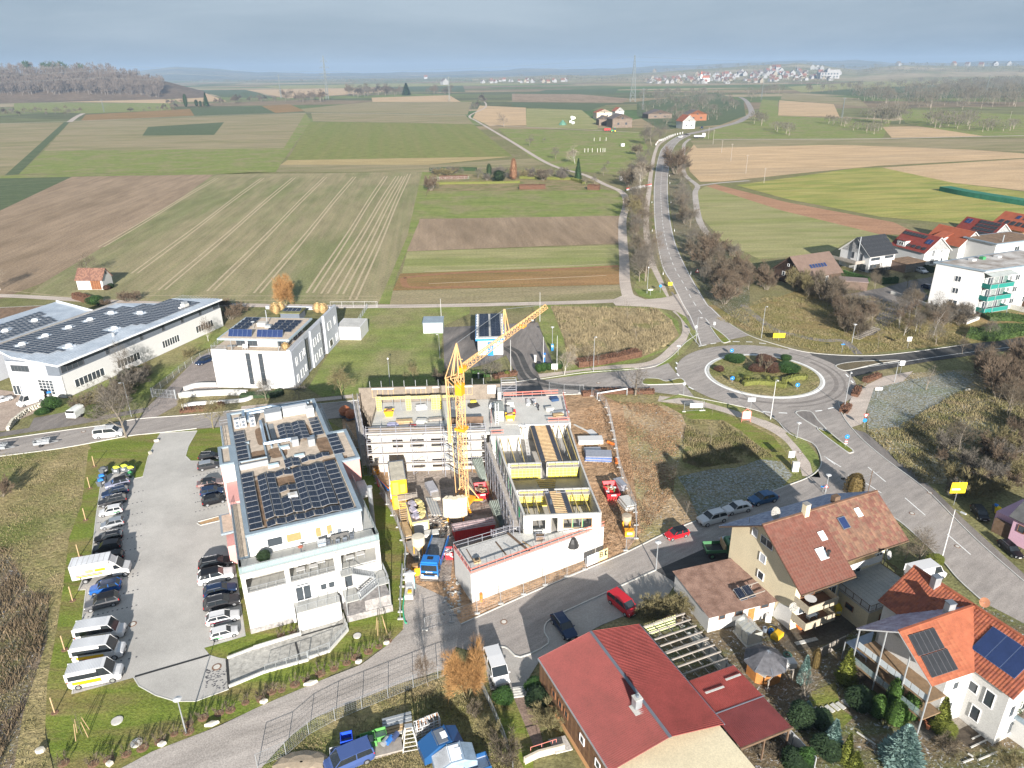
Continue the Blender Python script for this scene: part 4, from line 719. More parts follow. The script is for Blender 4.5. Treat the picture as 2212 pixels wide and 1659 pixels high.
ae('bronze',cK,(900,190),25,1.5,'bronze-green cone-shaped conifer behind cream house roof');ae(SS[55],cK,(1520,730),650,1.1,'yellow evergreen bush beside lamp on main road',ct='bush')
ae('ball',cI,(1975,1130),1040,1.1,'glossy green laurel bush in front of white minivan',ct='bush')
ae('ball',cJ,(190,960),880,1.,'green laurel beside front steps',ct='bush');ae(SS[56],cJ,(215,1060),960,1.3,'dark laurel along brown wall of hall',ct='bush')
at(SS[47],cJ,(300,1230),1070,'yellowish bare bush beside brown wall',wd_=1.2)
for b,t in[((970,430),340),((1060,400),280),((1120,400),270),((1190,390),260),((1260,380),270),((1040,440),350)]:at(SS[47],cJ,b,t,'dry brown hedge shrub between paved yard and pergola','dry hedge by pergola',wd_=1.3)
def tufts(name,c,l,n,h,w,m,seed=3,lean=.35):
 P=pts(c,l);xs=[p[0]for p in P];ys=[p[1]for p in P];R=np.random.default_rng(seed)
 q=np.column_stack([R.uniform(min(xs),max(xs),n*3),R.uniform(min(ys),max(ys),n*3)])
 pn=noise2(q*.22,seed)+.5*noise2(q*.6,seed+5)
 ok=np.array([inpoly(p,P)for p in q])&(pn>R.uniform(-.9,.9,len(q)));q=q[ok][:n];n=len(q)
 a=R.uniform(0,6.28,n);hh=h*R.uniform(.4,1.2,n);ww=w*R.uniform(.6,1.4,n);dx=np.cos(a)*ww;dy=np.sin(a)*ww
 tip=np.column_stack([q[:,0]+R.normal(0,lean,n)*hh,q[:,1]+R.normal(0,lean,n)*hh,hh])
 v=np.empty((n*3,3));v[0::3]=np.column_stack([q[:,0]-dx,q[:,1]-dy,np.zeros(n)]);v[1::3]=np.column_stack([q[:,0]+dx,q[:,1]+dy,np.zeros(n)]);v[2::3]=tip
 me=bpy.data.meshes.new(name);me.from_pydata(v.tolist(),[],np.arange(n*3).reshape(-1,3).tolist());me.materials.append(m);me.update()
 return tag(lo(name,me),{SS[49]:'tufts of dry winter grass over rough ground','reeds':'tall straw-coloured reeds in meadow','brambles':'dark brambles and weeds along ditch',SS[39]:'clods of brown earth on building ground'}[name],'grass' if name!=SS[39]else 'soil',No,'stuff')
def noise2(p,seed):
 R=np.random.default_rng(seed);out=np.zeros(len(p))
 for k in rA(6):
  d=R.normal(size=2);out+=np.sin(p@d*(1+k*.5)+R.uniform(0,6.28))
 return out/3
DRY=mat(SS[49],(.27,.215,.125),.9,.3,.3,c2=(.14,.14,.05),world=Tr);REED=mat('reed_straw',(.27,.22,.13),.9,.25,.3,world=Tr);BRAM=mat('bramble',(.16,.12,.075),.9,.3,.4,world=Tr)
tufts('reeds',cM,pL(1060,120,1870,130,2000,230,2040,340,1950,430,1750,510,1300,590,1180,550,1150,380),26000,.75,.07,REED,3)
tufts(SS[49],cR,pL(-200,190,190,150,400,170,390,400,330,560,300,800,260,1000,215,1250,200,1500,240,1700,-300,1700),30000,.22,.055,DRY,4)
tufts('brambles',cR,pL(-200,600,50,620,130,800,240,850,200,1100,100,1400,0,1650,-200,1650),16000,.8,.05,BRAM,5)
tufts(SS[49],cN,pL(800,330,1100,320,1500,600,1300,640,900,690,780,640),12000,.45,.06,DRY,6)
tufts(SS[49],cO,pL(1480,860,1830,660,2300,640,2300,1200,1600,1200,1290,900),26000,.5,.07,DRY,7)
tufts(SS[49],cI,pL(100,1657,300,1420,800,1150,1500,930,1900,1160,2100,1500,2100,1800,0,1800),14000,.25,.04,DRY,8)
tufts(SS[49],cO,pL(400,230,640,330,1000,430,1240,440,1900,375,2000,300,1300,100,700,100),20000,.45,.07,DRY,9)
tufts(SS[39],cN,pL(0,150,560,180,780,330,700,900,420,1280,100,1340,0,1000),15000,.18,.12,mat('earth_clod',(.24,.15,.085),.95,.3,.5,world=Tr),10,lean=.8)
WH=mat('render_white',(.53,.525,.51),.75,.03,.6);W2=mat('paint_white',(.56,.56,.56),.5,.02,1);CM=mat('render_cream',(.64,.56,.39),.8,.05,.5);GR=mat('render_grey',(.4,.42,.46),.8,.04,.6)
PINK=mat('panel_pink',(.56,.29,.27),.7,.04,.6);DG=mat('metal_dark_grey',(.13,.15,.18),.5,.05,1);ALU=mat(SS[22],(.26,.32,.37),.45,.08,.5,metal=.2);STE=mat('galvanised_steel',(.36,.38,.4),.45,.1,2,metal=.4)
GL=mat('window_glass',(.045,.055,.065),.08,0,spec=.6);GLASSB=mat('blind_grey',(.42,.44,.47),.6,.05,3);FW1=mat('window_frame_white',(.8,.8,.8),.5,0);FD=mat('window_frame_dark',(.1,.1,.11),.5,0);FB=mat('window_frame_brown',(.22,.1,.05),.6,.1,3)
RG=mat('roof_gravel',(.48,.4,.32),.9,.15,1.5,bm=.4);RL=mat('green_roof_soil',(.19,.125,.08),.95,.3,.9,fine=.15);CR=mat('concrete_grey',(.46,.45,.43),.85,.1,.5,fine=.1);CL=mat('concrete_light',(.5,.49,.46),.85,.08,.4,fine=.08);CD=mat('concrete_dark',(.28,.27,.26),.85,.1,.5)
RAILG=mat('railing_glass',(.45,.58,.6),.1,0,alpha=.3,spec=.5);ST1=mat('terrace_tiles',(.4,.4,.38),.8,.08,.8);STONE=mat('stone_plinth',(.2,.19,.19),.85,.3,2.2,c2=(.36,.34,.33),fine=.15)
WOOD=mat('timber_raw',(.42,.3,.17),.8,.15,2);WD=mat('timber_dark',(.13,.085,.055),.85,.2,2);WG=mat('timber_grey',(.3,.27,.24),.9,.15,2);WO=mat('timber_orange',(.4,.17,.05),.7,.15,2)
PVC=mat('solar_cell',(.012,.018,.035),.22,.2,.8,spec=.5);PVB=mat('solar_collector',(.02,.035,.1),.15,.1,.6,spec=.5);PVK=mat('solar_black',(.03,.032,.036),.3,.1,.8)
YEL=mat('container_yellow',(.66,.4,.02),.55,.05,.8);RED=mat('paint_red',(.55,.03,.03),.5,.1,1);BLUE=mat('paint_blue',(.03,.14,.42),.45,.05,1);FY=mat('formwork_yellow',(.8,.66,.1),.7,.12,2);BK=mat('black_plastic',(.03,.03,.03),.4,.1,2);OG=mat('safety_orange',(.8,.2,.04),.6,.05,2);GP=mat('green_paint',(.05,.25,.1),.6,.05,2)
SF=mat('scaffold_steel',(.42,.43,.48),.45,.1,2,metal=.5);PK=mat('scaffold_plank',(.4,.36,.32),.85,.15,2);CY=mat('crane_yellow',(.7,.43,.2),.5,.04,1);CO=mat('crane_deep_yellow',(.75,.33,.02),.5,.04,1);SNOW=mat('snow_dust',(.75,.77,.8),.9,.05,1)
WM={}
FRZ={'F':0,'R':pI/2,'B':pI,'L':-pI/2}
def wm1(w,h,n,fm,gm_,rows=1,t=.07):
 k=(round(w,2),round(h,2),n,fm.name,gm_.name,rows)
 if k in WM:return WM[k]
 f=MB();f.q6(0,-.02,h/2-t/2,w,.1,t,fm);f.q6(0,-.02,-h/2+t/2,w,.1,t,fm)
 for i in rA(n+1):f.bo((-w/2+t/2+(w-t)*i/n,-.02,0),(t,.1,h-2*t),fm)
 for j in rA(1,rows):f.q6(0,-.03,-h/2+h*j/rows,w-2*t,.06,t*.8,fm)
 g=MB();g.q6(0,0.,0,w-t,.04,h-t,gm_);WM[k]=(f.mesh('window'),g.mesh('pane'));return WM[k]
def win(p,x,y,z,w,h,face='F',n=1,fm=No,gl=No,rows=1,name='window',sill=Fa,rz=No,lb=No):
 F_,P_=wm1(w,h,n,fm or FW1,gl or GL,rows)
 o=lo(name,F_,p,(x,y,z),FRZ[face]if rz is No else rz);lo('pane',P_,o);
 if lb:o['label']=lb
 return o
def wo1(mb,x0,x1,z0,z1,y0,y1,ops,m,axis='x'):
 xs=sorted({x0,x1,*[a for o in ops for a in o[:2]]});zs=sorted({z0,z1,*[a for o in ops for a in o[2:]]})
 for a,b in zip(xs[:-1],xs[1:]):
  run=No
  for c,d in zip(zs[:-1],zs[1:]):
   mx_,mz_=(a+b)/2,(c+d)/2
   solid=not any(o[0]<mx_<o[1]and o[2]<mz_<o[3]for o in ops)
   if solid:
    if run and abs(run[1]-c)<1e-6:run[1]=d
    else:
     if run:_wb(mb,a,b,y0,y1,run[0],run[1],m,axis)
     run=[c,d]
  if run:_wb(mb,a,b,y0,y1,run[0],run[1],m,axis)
def _wb(mb,a,b,y0,y1,c,d,m,axis):
 if axis=='x':mb.bx(a,b,y0,y1,c,d,m)
 else:mb.bx(y0,y1,a,b,c,d,m)
PANM={}
def pm(w,l,kd='pv'):
 k=(w,l,kd)
 if k in PANM:return PANM[k]
 mb=MB();fr={'pv':mat('panel_frame',(.34,.36,.39),.4,0,metal=.3),SS[73]:mat('panel_frame_black',(.1,.1,.11),.4,0),'coll':mat('panel_frame_blue',(.1,.14,.25),.4,0)}[kd];ce={'pv':PVC,SS[73]:PVK,'coll':PVB}[kd]
 mb.q6(0,0,0,w,l,.04,fr);t=.03
 if kd=='pv':
  for i in(-1,1):mb.bo((i*(w-2*t)/4,0,.022),((w-2*t)/2-.012,l-2*t,.012),ce)
 else:mb.q6(0,0,.022,w-2*t,l-2*t,.012,ce)
 PANM[k]=mb.mesh(SS[40]);return PANM[k]
def pn1(p,x,y,z,w,l,kd='pv',tx=0,ty=0,rz=0):
 o=lo(SS[40],pm(w,l,kd),p,(x,y,z));o.rotation_euler=(tx,ty,rz);return o
def rl1(mb,ps,h,m,z=0,post=1.5,bars=0,glass=No,r=.025,rails=(1.,)):
 """railing along 3D-ish points (x,y) at height z"""
 Q=rs(ps,post)+[ps[-1]]
 for q in Q:mb.q6(q[0],q[1],z+h/2,.05,.05,h,m)
 for a,b in zip(ps[:-1],ps[1:]):
  for f in rails:mb.e6(a[0],a[1],z+h*f,b[0],b[1],z+h*f,.05,.05,m)
  if bars:
   n=int(dI(a,b)/bars)
   for i in rA(1,n):mb.bo((a[0]+(b[0]-a[0])*i/n,a[1]+(b[1]-a[1])*i/n,z+h*.53),(.018,.018,h*.86),m)
  if glass:mb.e6(a[0],a[1],z+h*.5,b[0],b[1],z+h*.5,.02,h*.8,glass)
def corr(mb,o,u,v,n,w,amp,m,pitch=.25,thick=.03):
 """corrugated sheet: origin o, ridges run along u (vector), waves along v (vector)"""
 o=Vt(o);u=Vt(u);v=Vt(v);nn=u.cross(v).normalized()
 if nn.z<0:nn=-nn
 L=v.length;k=max(2,int(L/pitch*4));vs=[]
 for i in rA(k+1):
  h=amp*(0,1,0,-1)[i%4];h=amp*si(i*pI/2)
  p=o+v*(i/k)+nn*h;vs+=[tp(p),tp(p+u)]
 fs=[(2*i,2*i+1,2*i+3,2*i+2)for i in rA(k)]
 mb.add(vs,fs,m)
def tiles_on(parent,o,u,v,m,tw=.3,th=.42,limit=300,name='roof_tile',mats=No,lift=.05,first='low'):
 """roof slope: o = lower corner at eave, u = along eave, v = up slope; one mesh per tile for first rows, rest joined"""
 o=Vt(o);u=Vt(u);v=Vt(v);nu=max(1,round(u.length/tw));nv=max(1,round(v.length/th));du=u/nu;dv=v/nv
 n=du.cross(dv).normalized();n=n if n.z>0 else-n;du_=du.normalized();dv_=dv.normalized()
 flip=du.cross(dv).dot(n)<0
 def tile(mb,i,j,m,org=Vt((0,0,0))):
  p=o+du*i+dv*j-org;a=p+n*.055;b=p+du*1.+n*.055;c=p+du+dv*1.08+n*.015;d=p+dv*1.08+n*.015;md=p+du*.5+n*.09;mu=p+du*.5+dv*1.08+n*.045
  fs=[(0,1,2,3),(1,4,5,2),(0,6,1),(1,6,7,4)][:2]
  if flip:fs=[f[::-1]for f in fs]
  mb.add([tp(a),tp(md),tp(mu),tp(d),tp(b),tp(c)],fs,m)
  mb.add([tp(a),tp(md),tp(b),tp(p+du),tp(p)],[(0,4,3,2,1)]if flip else[(0,1,2,3,4)],m)
 mats=mats or[m];cnt=0;rest=MB()
 ms=[]
 for mm in mats:
  t=MB();tile(t,0,0,mm,o);ms.append(t.mesh(name))
 for j in rA(nv):
  for i in rA(nu):
   k=random.randrange(len(mats))
   if cnt<limit:lo(name,ms[k],parent,tp(o+du*i+dv*j));cnt+=1
   else:tile(rest,i,j,mats[k])
 if rest.v:
  pt('roof_tiles',rest,parent,kd=STF)
def rad(d):return rD(d)
B=tng('white_office_building','white building with pink panels, solar roof and roof terrace beside car park',SS[58],(-32.8,70.2,0),rad(23))
mb=MB()
ops=[(.5,5.,6.1,8.2),(5.6,11.,6.1,8.2),(11.9,16.3,5.9,8.2)]
wo1(mb,0.,16.9,3.,9.1,0,.3,ops,WH)
wo1(mb,0.,5.35,0,3.,0,.3,[],WH);wo1(mb,11.3,16.9,0,3.,0,.3,[],WH);mb.bx(5.35,11.3,0,.3,2.55,3.,WH)
mb.bx(0,.3,.3,3.2,0,9.1,WH).bx(16.6,16.9,.3,3.2,0,9.1,WH).bx(.3,16.6,3.,3.2,0,9.,mat('loggia_grey',(.36,.34,.31),.8,.05,1))
mb.bx(.3,16.6,.3,3.,5.85,6.,ST1).bx(.3,16.6,.3,3.,8.4,8.9,WH)
mb.bx(0,16.9,3.2,43.2,0,8.95,WH)
mb.bx(16.9,17.4,16.5,26,0,9,WH)
pt('wall',mb,B)
for x in(5.32,11.35):pt('facade_pier',MB().bx(x-.16,x+.16,-.22,0,0,8.9,W2).c6(x,-.2,.1,x,-.2,8.9,.06,.06,STE,6),B)
pt('stone_plinth',MB().bx(-.03,5.1,-.06,-.003,0,.75,STONE).bx(-.06,-.003,-.06,24,0,1.,STONE),B)
for i,(x0,x1,z)in en([(.5,5.,6.1),(5.6,11.,6.1)]):
 mb=MB();rl1(mb,[(x0,-.06),(x1,-.06)],1.,STE,z-.15,1.1,.12);pt('balcony_railing',mb,B)
for x,y in pL(7,1.6,8.6,1.6,9.6,2.2,13.2,1.5,14.6,1.7):
 mb=MB().q6(x,y,6.55,1.1,.7,.06,W2).q6(x-.45,y,6.27,.06,.6,.55,STE).q6(x+.45,y,6.27,.06,.6,.55,STE);wt=lo('folding_table',mb.mesh('t',off=(x,y,6.)),No,(Matrix.Translation((-32.8,70.2,0))@Matrix.Rotation(rad(23),4,'Z'))@Vt((x,y,6.)),rad(23));tag(wt,{7:'white table on covered balcony, left end of middle bay',8.6:'white table in middle of middle balcony bay',9.6:'white table at right end of middle balcony bay',13.2:'white table near stair side of right balcony bay',14.6:'white table at outer end of right balcony bay'}[x],'table','tables on covered balconies')
win(B,6.85,-.04,4.1,1.9,2.2,'F',2,name='glass_door');win(B,6.85,-.04,5.42,1.9,.35,'F',1);win(B,9.35,-.04,4.25,.85,1.);win(B,10.35,-.04,4.25,.85,1.)
for x in(2.9,3.75):win(B,x,-.04,1.25,.75,.45,gl=GLASSB)
win(B,12.5,-.04,4.2,.95,1.9,'F',1,fm=FD,name='door')
pt('low_terrace',MB().bx(5.55,10.9,-2.1,-0.,2.75,2.9,ST1).bx(5.55,10.9,-2.1,-1.95,0.,2.75,WH),B)
mb=MB();rl1(mb,[(5.6,-2.05),(10.85,-2.05)],1.,STE,2.9,1.2,.12);pt(SS[31],mb,B)
for k in rA(3):pt('garage_door',MB().q6(6.4+k*1.6,-2.14,1.2,1.5,.06,2.,W2),B)
pt('stone_base',MB().pr(pL(11.4,-2.9,17.2,-3.2,17.,0,11.4,0),0,1.,STONE).pr(pL(13.8,-2.9,17.1,-3.,17.,0,13.8,0),1.,2.6,STONE),B)
mb=MB().bx(11.5,13.2,-2.6,0,2.75,2.85,ST1).bx(15.7,17.,-3.,0,4.4,4.5,ST1).bx(11.5,13.,-1.4,0,5.9,6.,ST1)
for k in rA(9):mb.bx(13.2+k*.28,13.46+k*.28,-2.9,-1.6,2.9+k*.18,2.94+k*.18,STE)
for k in rA(9):mb.bx(13.+k*.3,13.28+k*.3,-1.4,-.2,5.9-k*.16,5.94-k*.16,STE)
pt('outside_stairs',mb,B)
mb=MB();rl1(mb,[(11.5,-2.65),(13.2,-2.65)],1.,STE,2.85,.9,.13);rl1(mb,pL(15.7,-3.,17.05,-3.,17.05,0),1.,STE,4.5,.9,.13);rl1(mb,[(11.5,-1.4),(13.,-1.4)],1.,STE,6.,.9,.13)
for y in(-2.95,-1.5):
 mb.e6(13.2,y,3.9,15.7,y,5.5,.05,.05,STE).e6(13.2,y,3.,15.7,y,4.6,.05,.2,STE)
 for k in rA(12):mb.q6(13.2+k*.21,y,3.45+k*.134,.02,.02,.9,STE)
mb.e6(13.,-1.45,7.,15.7,-1.45,5.5,.05,.05,STE).e6(13.,-1.45,6.,15.7,-1.45,4.6,.05,.2,STE)
for k in rA(12):mb.q6(13.+k*.225,-1.45,6.5-k*.12,.02,.02,.9,STE)
for x,y in((11.55,-2.65),(17.05,-3.),(15.7,-3.)):mb.q6(x,y,2.5,.1,.1,5,STE)
pt('stair_railing',mb,B)
pt('terrace_slab',MB().bx(-.05,16.95,-.12,3.,8.952,9.1,ST1).bx(15.5,16.95,3.,16.5,8.952,9.08,ST1).bx(-.05,1.4,3.,43.2,8.952,9.08,ALU).bx(.25,1.2,3.5,16.3,9.08,9.12,RG).bx(.25,1.2,28.5,43,9.08,9.12,RG).bx(15.5,16.9,26.5,43.2,8.952,9.09,CR),B)
mb=MB();rl1(mb,pL(0.,16.3,0.,-.1,16.9,-.1,16.9,16.3),1.05,STE,9.1,1.4,0,RAILG,rails=(1.,.08));rl1(mb,pL(16.9,26.5,16.9,43.1,0.,43.1,0,28.5),1.,STE,9.1,1.6,0,No,rails=(1.,.5));pt('roof_railing',mb,B)
pt('penthouse_wall',MB().bx(1.5,15.5,3.,40.,9.1,12.15,WH),B)
pt('pink_bay',MB().bx(15.5,18.2,16.5,26.2,0,12.15,WH).bx(15.7,18.25,16.42,16.5,6.2,12.1,PINK).bx(18.2,18.28,16.5,26.2,0,12.1,PINK).bx(-.45,1.5,22.5,28.2,4,12.15,WH).bx(-.2,1.5,16.6,22.5,4,9.4,PINK).bx(-.53,-.45,22.5,28.2,4,12.1,PINK),B)
pt('porch_roof',MB().bx(-2.,-.06,17.8,23.,3.7,4.,ALU).bx(-1.7,-.3,18.1,22.7,4.,4.03,RG).bx(-1.4,-.3,15.5,18.5,0,3.2,PINK),B)
mb=MB()
def rim(x0,x1,y0,y1,z,w=.55,h=.35,m=ALU):
 mb.bx(x0,x1,y0,y0+w,z,z+h,m).bx(x0,x1,y1-w,y1,z,z+h,m).bx(x0,x0+w,y0+w,y1-w,z,z+h,m).bx(x1-w,x1,y0+w,y1-w,z,z+h,m)
rim(1.35,15.65,2.75,40.2,12.15);rim(15.65,18.35,16.35,26.35,12.15,.5);rim(-.6,1.35,22.4,28.3,12.15,.45)
pt('parapet',mb,B)
pt('roof_gravel_bed',MB().bx(1.9,15.1,3.3,39.65,12.15,12.25,RG).bx(15.1,17.85,16.85,25.85,12.152,12.252,RG).bx(-.15,1.9,22.85,27.85,12.153,12.253,RG),B)
mb=MB()
for x0,x1,y0,y1 in[(5,8.2,26,33.5),(3.8,6,21.5,25.2),(6.2,9.,21.6,25.1),(3.4,4.2,3.6,17),(12.7,13.3,4,17),(6.1,9.2,13.2,15.6),(13.2,15.3,19,25.5),(11.5,13.2,25.5,31.5),(2.2,5,3.4,3.9),(3.5,12.5,16.9,17.6),(13.,16.8,17,18.3)]:
 R=random.Random(int(x0*10+y0));n=14;cx,cy=(x0+x1)/2,(y0+y1)/2
 py1=[(cx+(x1-x0)/2*copysign_m(abs(co(t))**.5,co(t))*R.uniform(.85,1.05),cy+(y1-y0)/2*copysign_m(abs(si(t))**.5,si(t))*R.uniform(.85,1.05))for t in[2*pI*i/n for i in rA(n)]]
 flat(mb,py1,12.27+.003*R.random(),RL)
pt('green_roof_patch',mb,B,kd=STF)
mb=MB().bx(3.3,3.9,27.9,28.1,12.25,12.6,ALU)
for a,b in[((3.6,27),(3.6,21.3)),((5.9,21),(5.9,27)),((8.4,17.2),(7.9,25.5)),((6.9,25),(6.9,33.5))]:mb.be((*a,12.4),(*b,12.4),.22,.35,ALU)
mb.bx(2.,5.9,19.9,20.1,12.25,13.1,STE).bx(2.,5.9,21.2,21.35,12.25,13.,ALU).bx(2.,2.15,20.1,21.2,12.25,13,ALU).bx(2.15,5.9,20.1,21.2,12.25,12.8,RG)
pt('roof_upstand',mb,B)
for k in rA(11):pn1(B,2.75,3.9+k*1.34+.35,12.55,1.55,1.15)
for k in rA(8):pn1(B,2.7,22.1+k*1.38,12.55,1.55,1.15)
for k in rA(10):pn1(B,14.,4.+k*1.38,12.55,1.5,1.18)
for k in rA(5):pn1(B,15.85,19.2+k*1.38,12.55,1.5,1.2);pn1(B,14.1,26.5+k*1.33,12.55,1.4,1.12)
cols=pL(4.55,0,5.75,0,6.9,1,8.1,1,9.25,0,10.4,0,11.5,0,12.55,0)
for i,(x,kk)in en(cols):
 tilt=.17 if i%2==0 else-.17
 for j in rA(8):
  y=5.9+j*1.45
  if kk and j in(3,5,6):continue
  pn1(B,x,y,12.66,1.06,1.36,ty=-tilt)
 pn1(B,x,4.,12.66,1.06,1.3,ty=-tilt)
for i,x in en([8.9,10.,11.1,12.15]):
 for j in rA(5):
  if not(i<2 and j==0):pn1(B,x,26.+j*1.3,12.66,1.,1.22,ty=(.17 if i%2 else-.17))
for i,x in en([8.9,10.]):
 for j in rA(2):pn1(B,x-.4+0,18.+j*1.25,12.66,1.,1.18,ty=(.17 if i%2 else-.17))
for i,x in en([10.8,11.85,12.9,13.9]):pn1(B,x,18.6+.15*i,12.66,.98,1.2,ty=(.17 if i%2 else-.17))
DUCT=mat('duct_foil',(.48,.58,.68),.28,.1,1.5,metal=.75)
def pipe(ps,r,name=SS[28]):
 mb=MB().path([Vt(p)for p in ps],r,DUCT,9)
 for p in ps[1:-1]:mb.la([(.01,-r),(r*.75,-r*.7),(r*1.03,0),(r*.75,r*.7),(.01,r)],DUCT,9,p)
 return mb
for ps in[pM(6.2,34.2,12.75,6.1,26.,12.75,9.9,25.6,12.9),[(9.9,25.6,12.9),(9.9,24.8,12.9)],pM(3.8,34.5,12.9,3.9,38.4,13.1,8.5,38.6,13.1,9.6,37.6,13.,14.3,37.6,13.),pM(4.4,35,12.8,4.6,37.6,12.9,8.4,37.8,12.9),[(12.6,25.1,12.8),(13.3,25.1,12.8)]]:
 o=pt(SS[28],pipe(ps,.27),B)
pt('plant_box',MB().bx(7.,9.6,34.6,36.6,12.25,13.7,STE),B)
mb=MB().bx(9.9,13.8,35.3,36.5,12.25,13.6,W2);
for k in rA(6):mb.bx(10.1+k*.62,10.6+k*.62,35.26,35.3,13.,13.4,STE)
pt('ventilation_unit',mb,B)
pt('plant_box',MB().bx(13.4,14.6,33.6,34.9,12.25,13.7,W2),B)
def heatpump(x,y,lab):
 mb=MB().bx(x-.42,x+.42,y-.5,y+.5,12.25,13.75,W2)
 for z in(12.65,13.25):mb.c6(x,y-.5,z,x,y-.53,z,.28,.28,DG,12)
 mb.bx(x-.3,x+.3,y-.35,y+.3,13.75,13.77,DG);pt('heat_pump',mb,B)
heatpump(2.7,34.6,1);heatpump(3.65,34.6,1);heatpump(5.,34.4,1)
for x,y in[(10.3,24.6),(12.55,23.6)]:pt('plant_box',MB().bx(x-.5,x+.5,y-.5,y+.5,12.25,13.4,STE),B)
pt('air_conditioner',MB().bx(7.3,8.5,8.9,9.9,12.3,12.9,W2).c6(7.9,9.4,12.9,7.9,9.4,12.93,.36,.36,mat('fan_grey',(.45,.42,.38),.6,0),16),B)
for x,y in pL(6.5,19.3,10.3,20.6,8.6,24.2):
 pt('skylight',MB().bx(x-.75,x+.75,y-.4,y+.4,12.25,12.55,W2).bx(x-.65,x+.65,y-.3,y+.3,12.55,12.6,mat('skylight_glass',(.45,.58,.62),.15,0)),B)
pt('light_well',MB().bx(7.2,8.,27,33.5,12.26,12.3,GL),B)
win(B,4.6,2.96,10.55,1.9,1.3);win(B,6.9,2.96,10.55,1.9,1.3,gl=mat(SS[41],(.3,.22,.1),.5,.1,3));win(B,9.9,2.96,10.45,.8,1.5,gl=MS1[SS[41]]);win(B,11.3,2.96,10.45,.8,1.5,gl=MS1[SS[41]])
pt('flue',MB().c6(18.5,12.,0,18.5,12.,9.6,.32,.32,STE,12).c6(18.5,12,9.6,18.5,12,9.9,.4,.4,STE,12),B)
pt('side_canopy',MB().bx(17.4,18.6,12,16.4,8.3,8.6,CR),B)
MW1=Matrix.Translation((-32.8,70.2,0))@Matrix.Rotation(rad(23),4,'Z')
def onW(name,mb,x,y,z,lb,ct,gp=No,rz=0):
 p=MW1@Vt((x,y,z));return so1(name,mb,lb,ct,gp,tp(p),rad(23)+rz)
mb=MB().q6(0,0,.73,2.2,.9,.05,mat('table_grey',(.22,.21,.2),.7,.1,2))
for a,b in((-1,-.38),(1,-.38),(1,.38),(-1,.38)):mb.q6(a,b,.35,.06,.06,.7,DG)
onW('patio_table',mb,12.3,1.9,9.1,'long dark grey patio table on roof terrace','table')
mbc=MB();mbc.q6(0,0,.45,.5,.5,.05,DG);mbc.q6(0,.24,.75,.5,.05,.6,DG);mbc.q6(-.22,0,.22,.05,.5,.44,DG);mbc.q6(.22,0,.22,.05,.5,.44,DG);ch=mbc.mesh('patio_chair')
for x,y,r,l in[(11.6,2.7,0,'dark patio chair behind long terrace table, left'),(12.5,2.7,0,'dark patio chair behind long terrace table, right'),(11.9,1.1,3.14,'dark patio chair in front of long terrace table, left'),(12.8,1.1,3.14,'dark patio chair in front of long terrace table, right'),(10.8,1.9,1.57,'dark patio chair at left end of terrace table'),(13.8,1.9,-1.57,'dark patio chair at right end of terrace table')]:
 p=MW1@Vt((x,y,9.1));so1('patio_chair',ch,l,'chair','chairs around terrace table',tp(p),rad(23)+r)
mb=MB().q6(0,0,.6,1.1,.05,.9,STE);
for k in rA(6):mb.q6(-.5+k*.2,0.,.75,.02,.9,.02,W2)
mb.q6(-.5,0,.4,.03,.9,.03,W2).q6(.5,0,.4,.03,.9,.03,W2).q6(0,0,.3,.9,.6,.3,mat('laundry',(.55,.65,.75),.8,.3,4))
onW('drying_rack',mb,10.,1.7,9.1,'white laundry rack with clothes on roof terrace','drying rack')
mb=MB().c6(0,0,0,0,0,.7,.05,.05,DG,6).la(pL(.02,.6,.3,.75,.33,.85,.02,.95),mat('grill_red',(.35,.12,.08),.5,.1,2),10).q6(.25,0,.05,.5,.04,.04,DG).q6(0,.2,.05,.04,.5,.04,DG);onW('barbecue',mb,7.4,1.5,9.1,'small round kettle barbecue on roof terrace','barbecue')
eg(SS[56],tp((MW1@Vt((3.,1.5,0)))[:2]),1.4,.8,'leafy potted shrub on roof terrace','',ct='bush').location.z=9.1
mb=MB()
for l,h in[(pL(0,715,330,615,370,605,372,560),.45),(pL(-197,1020,80,905,430,808,440,790,600,738,612,722,745,572,700,440),.35),([(-211,792),(0,712)],.3)]:
 rb1(mb,pts(cI,l),.22,0,h,CL)
st('ramp_wall',mb)
mb=MB()
for l in[[(95,885),(430,775)],[(435,770),(600,705)],[(605,700),(745,545)]]:rl1(mb,pts(cI,[(a,b+25)for a,b in l]),1.,STE,.3,1.2,.13)
wth('ramp_railing',mb,'galvanised railing along garage ramp of white building','railing')
mb=MB();rb1(mb,pts(cI,[(375,612),(705,515)]),.25,.045,.06,MS1[SS[37]]);rb1(mb,pts(cI,[(330,665),(370,820)]),.25,.045,.06,MS1[SS[37]]);st('drain_channel',mb)
B=tng('warehouse','white industrial hall with overhanging metal roof full of solar panels at left',SS[58],(-96.3,142.6,0),rad(70.5))
mb=MB();fl=[(2.7,10.5,1.2,3.1),(14.2,21.,1.2,3.1),(28.2,34,1.2,3.1),(40,46.5,1.2,3.1)]
wo1(mb,0,50.2,0,5.2,0,.3,fl,W2)
mb.pr(pL(0,.3,50.2,.3,46,12,41,12,38,22,2,19,-2.2,12.5),0,7.9,GR)
mb.pr(pL(0,0,.3,0,-1.9,12.6,-2.2,12.6),0,5.,W2)
pt('wall',mb,B)
pt('clerestory_band',MB().bx(.2,50.,.1,.3,5.2,8.,DG).pr(pL(0.,.12,.2,.12,-1.9,12.5,-2.1,12.5),5.,8.,DG),B)
for a,b in((2.7,10.5),(14.2,21.),(28.2,34),(40,46.5)):win(B,(a+b)/2,.05,2.15,b-a,1.9,'F',7)
for x,w_ in pL(3.2,5.6,12.5,1.,22.5,.9,29.5,.9,36,.9,42.5,.9,48.5,2.2):win(B,x,.05,6.5,w_,1.9,'F',max(1,int(w_/1.2)),fm=FD)
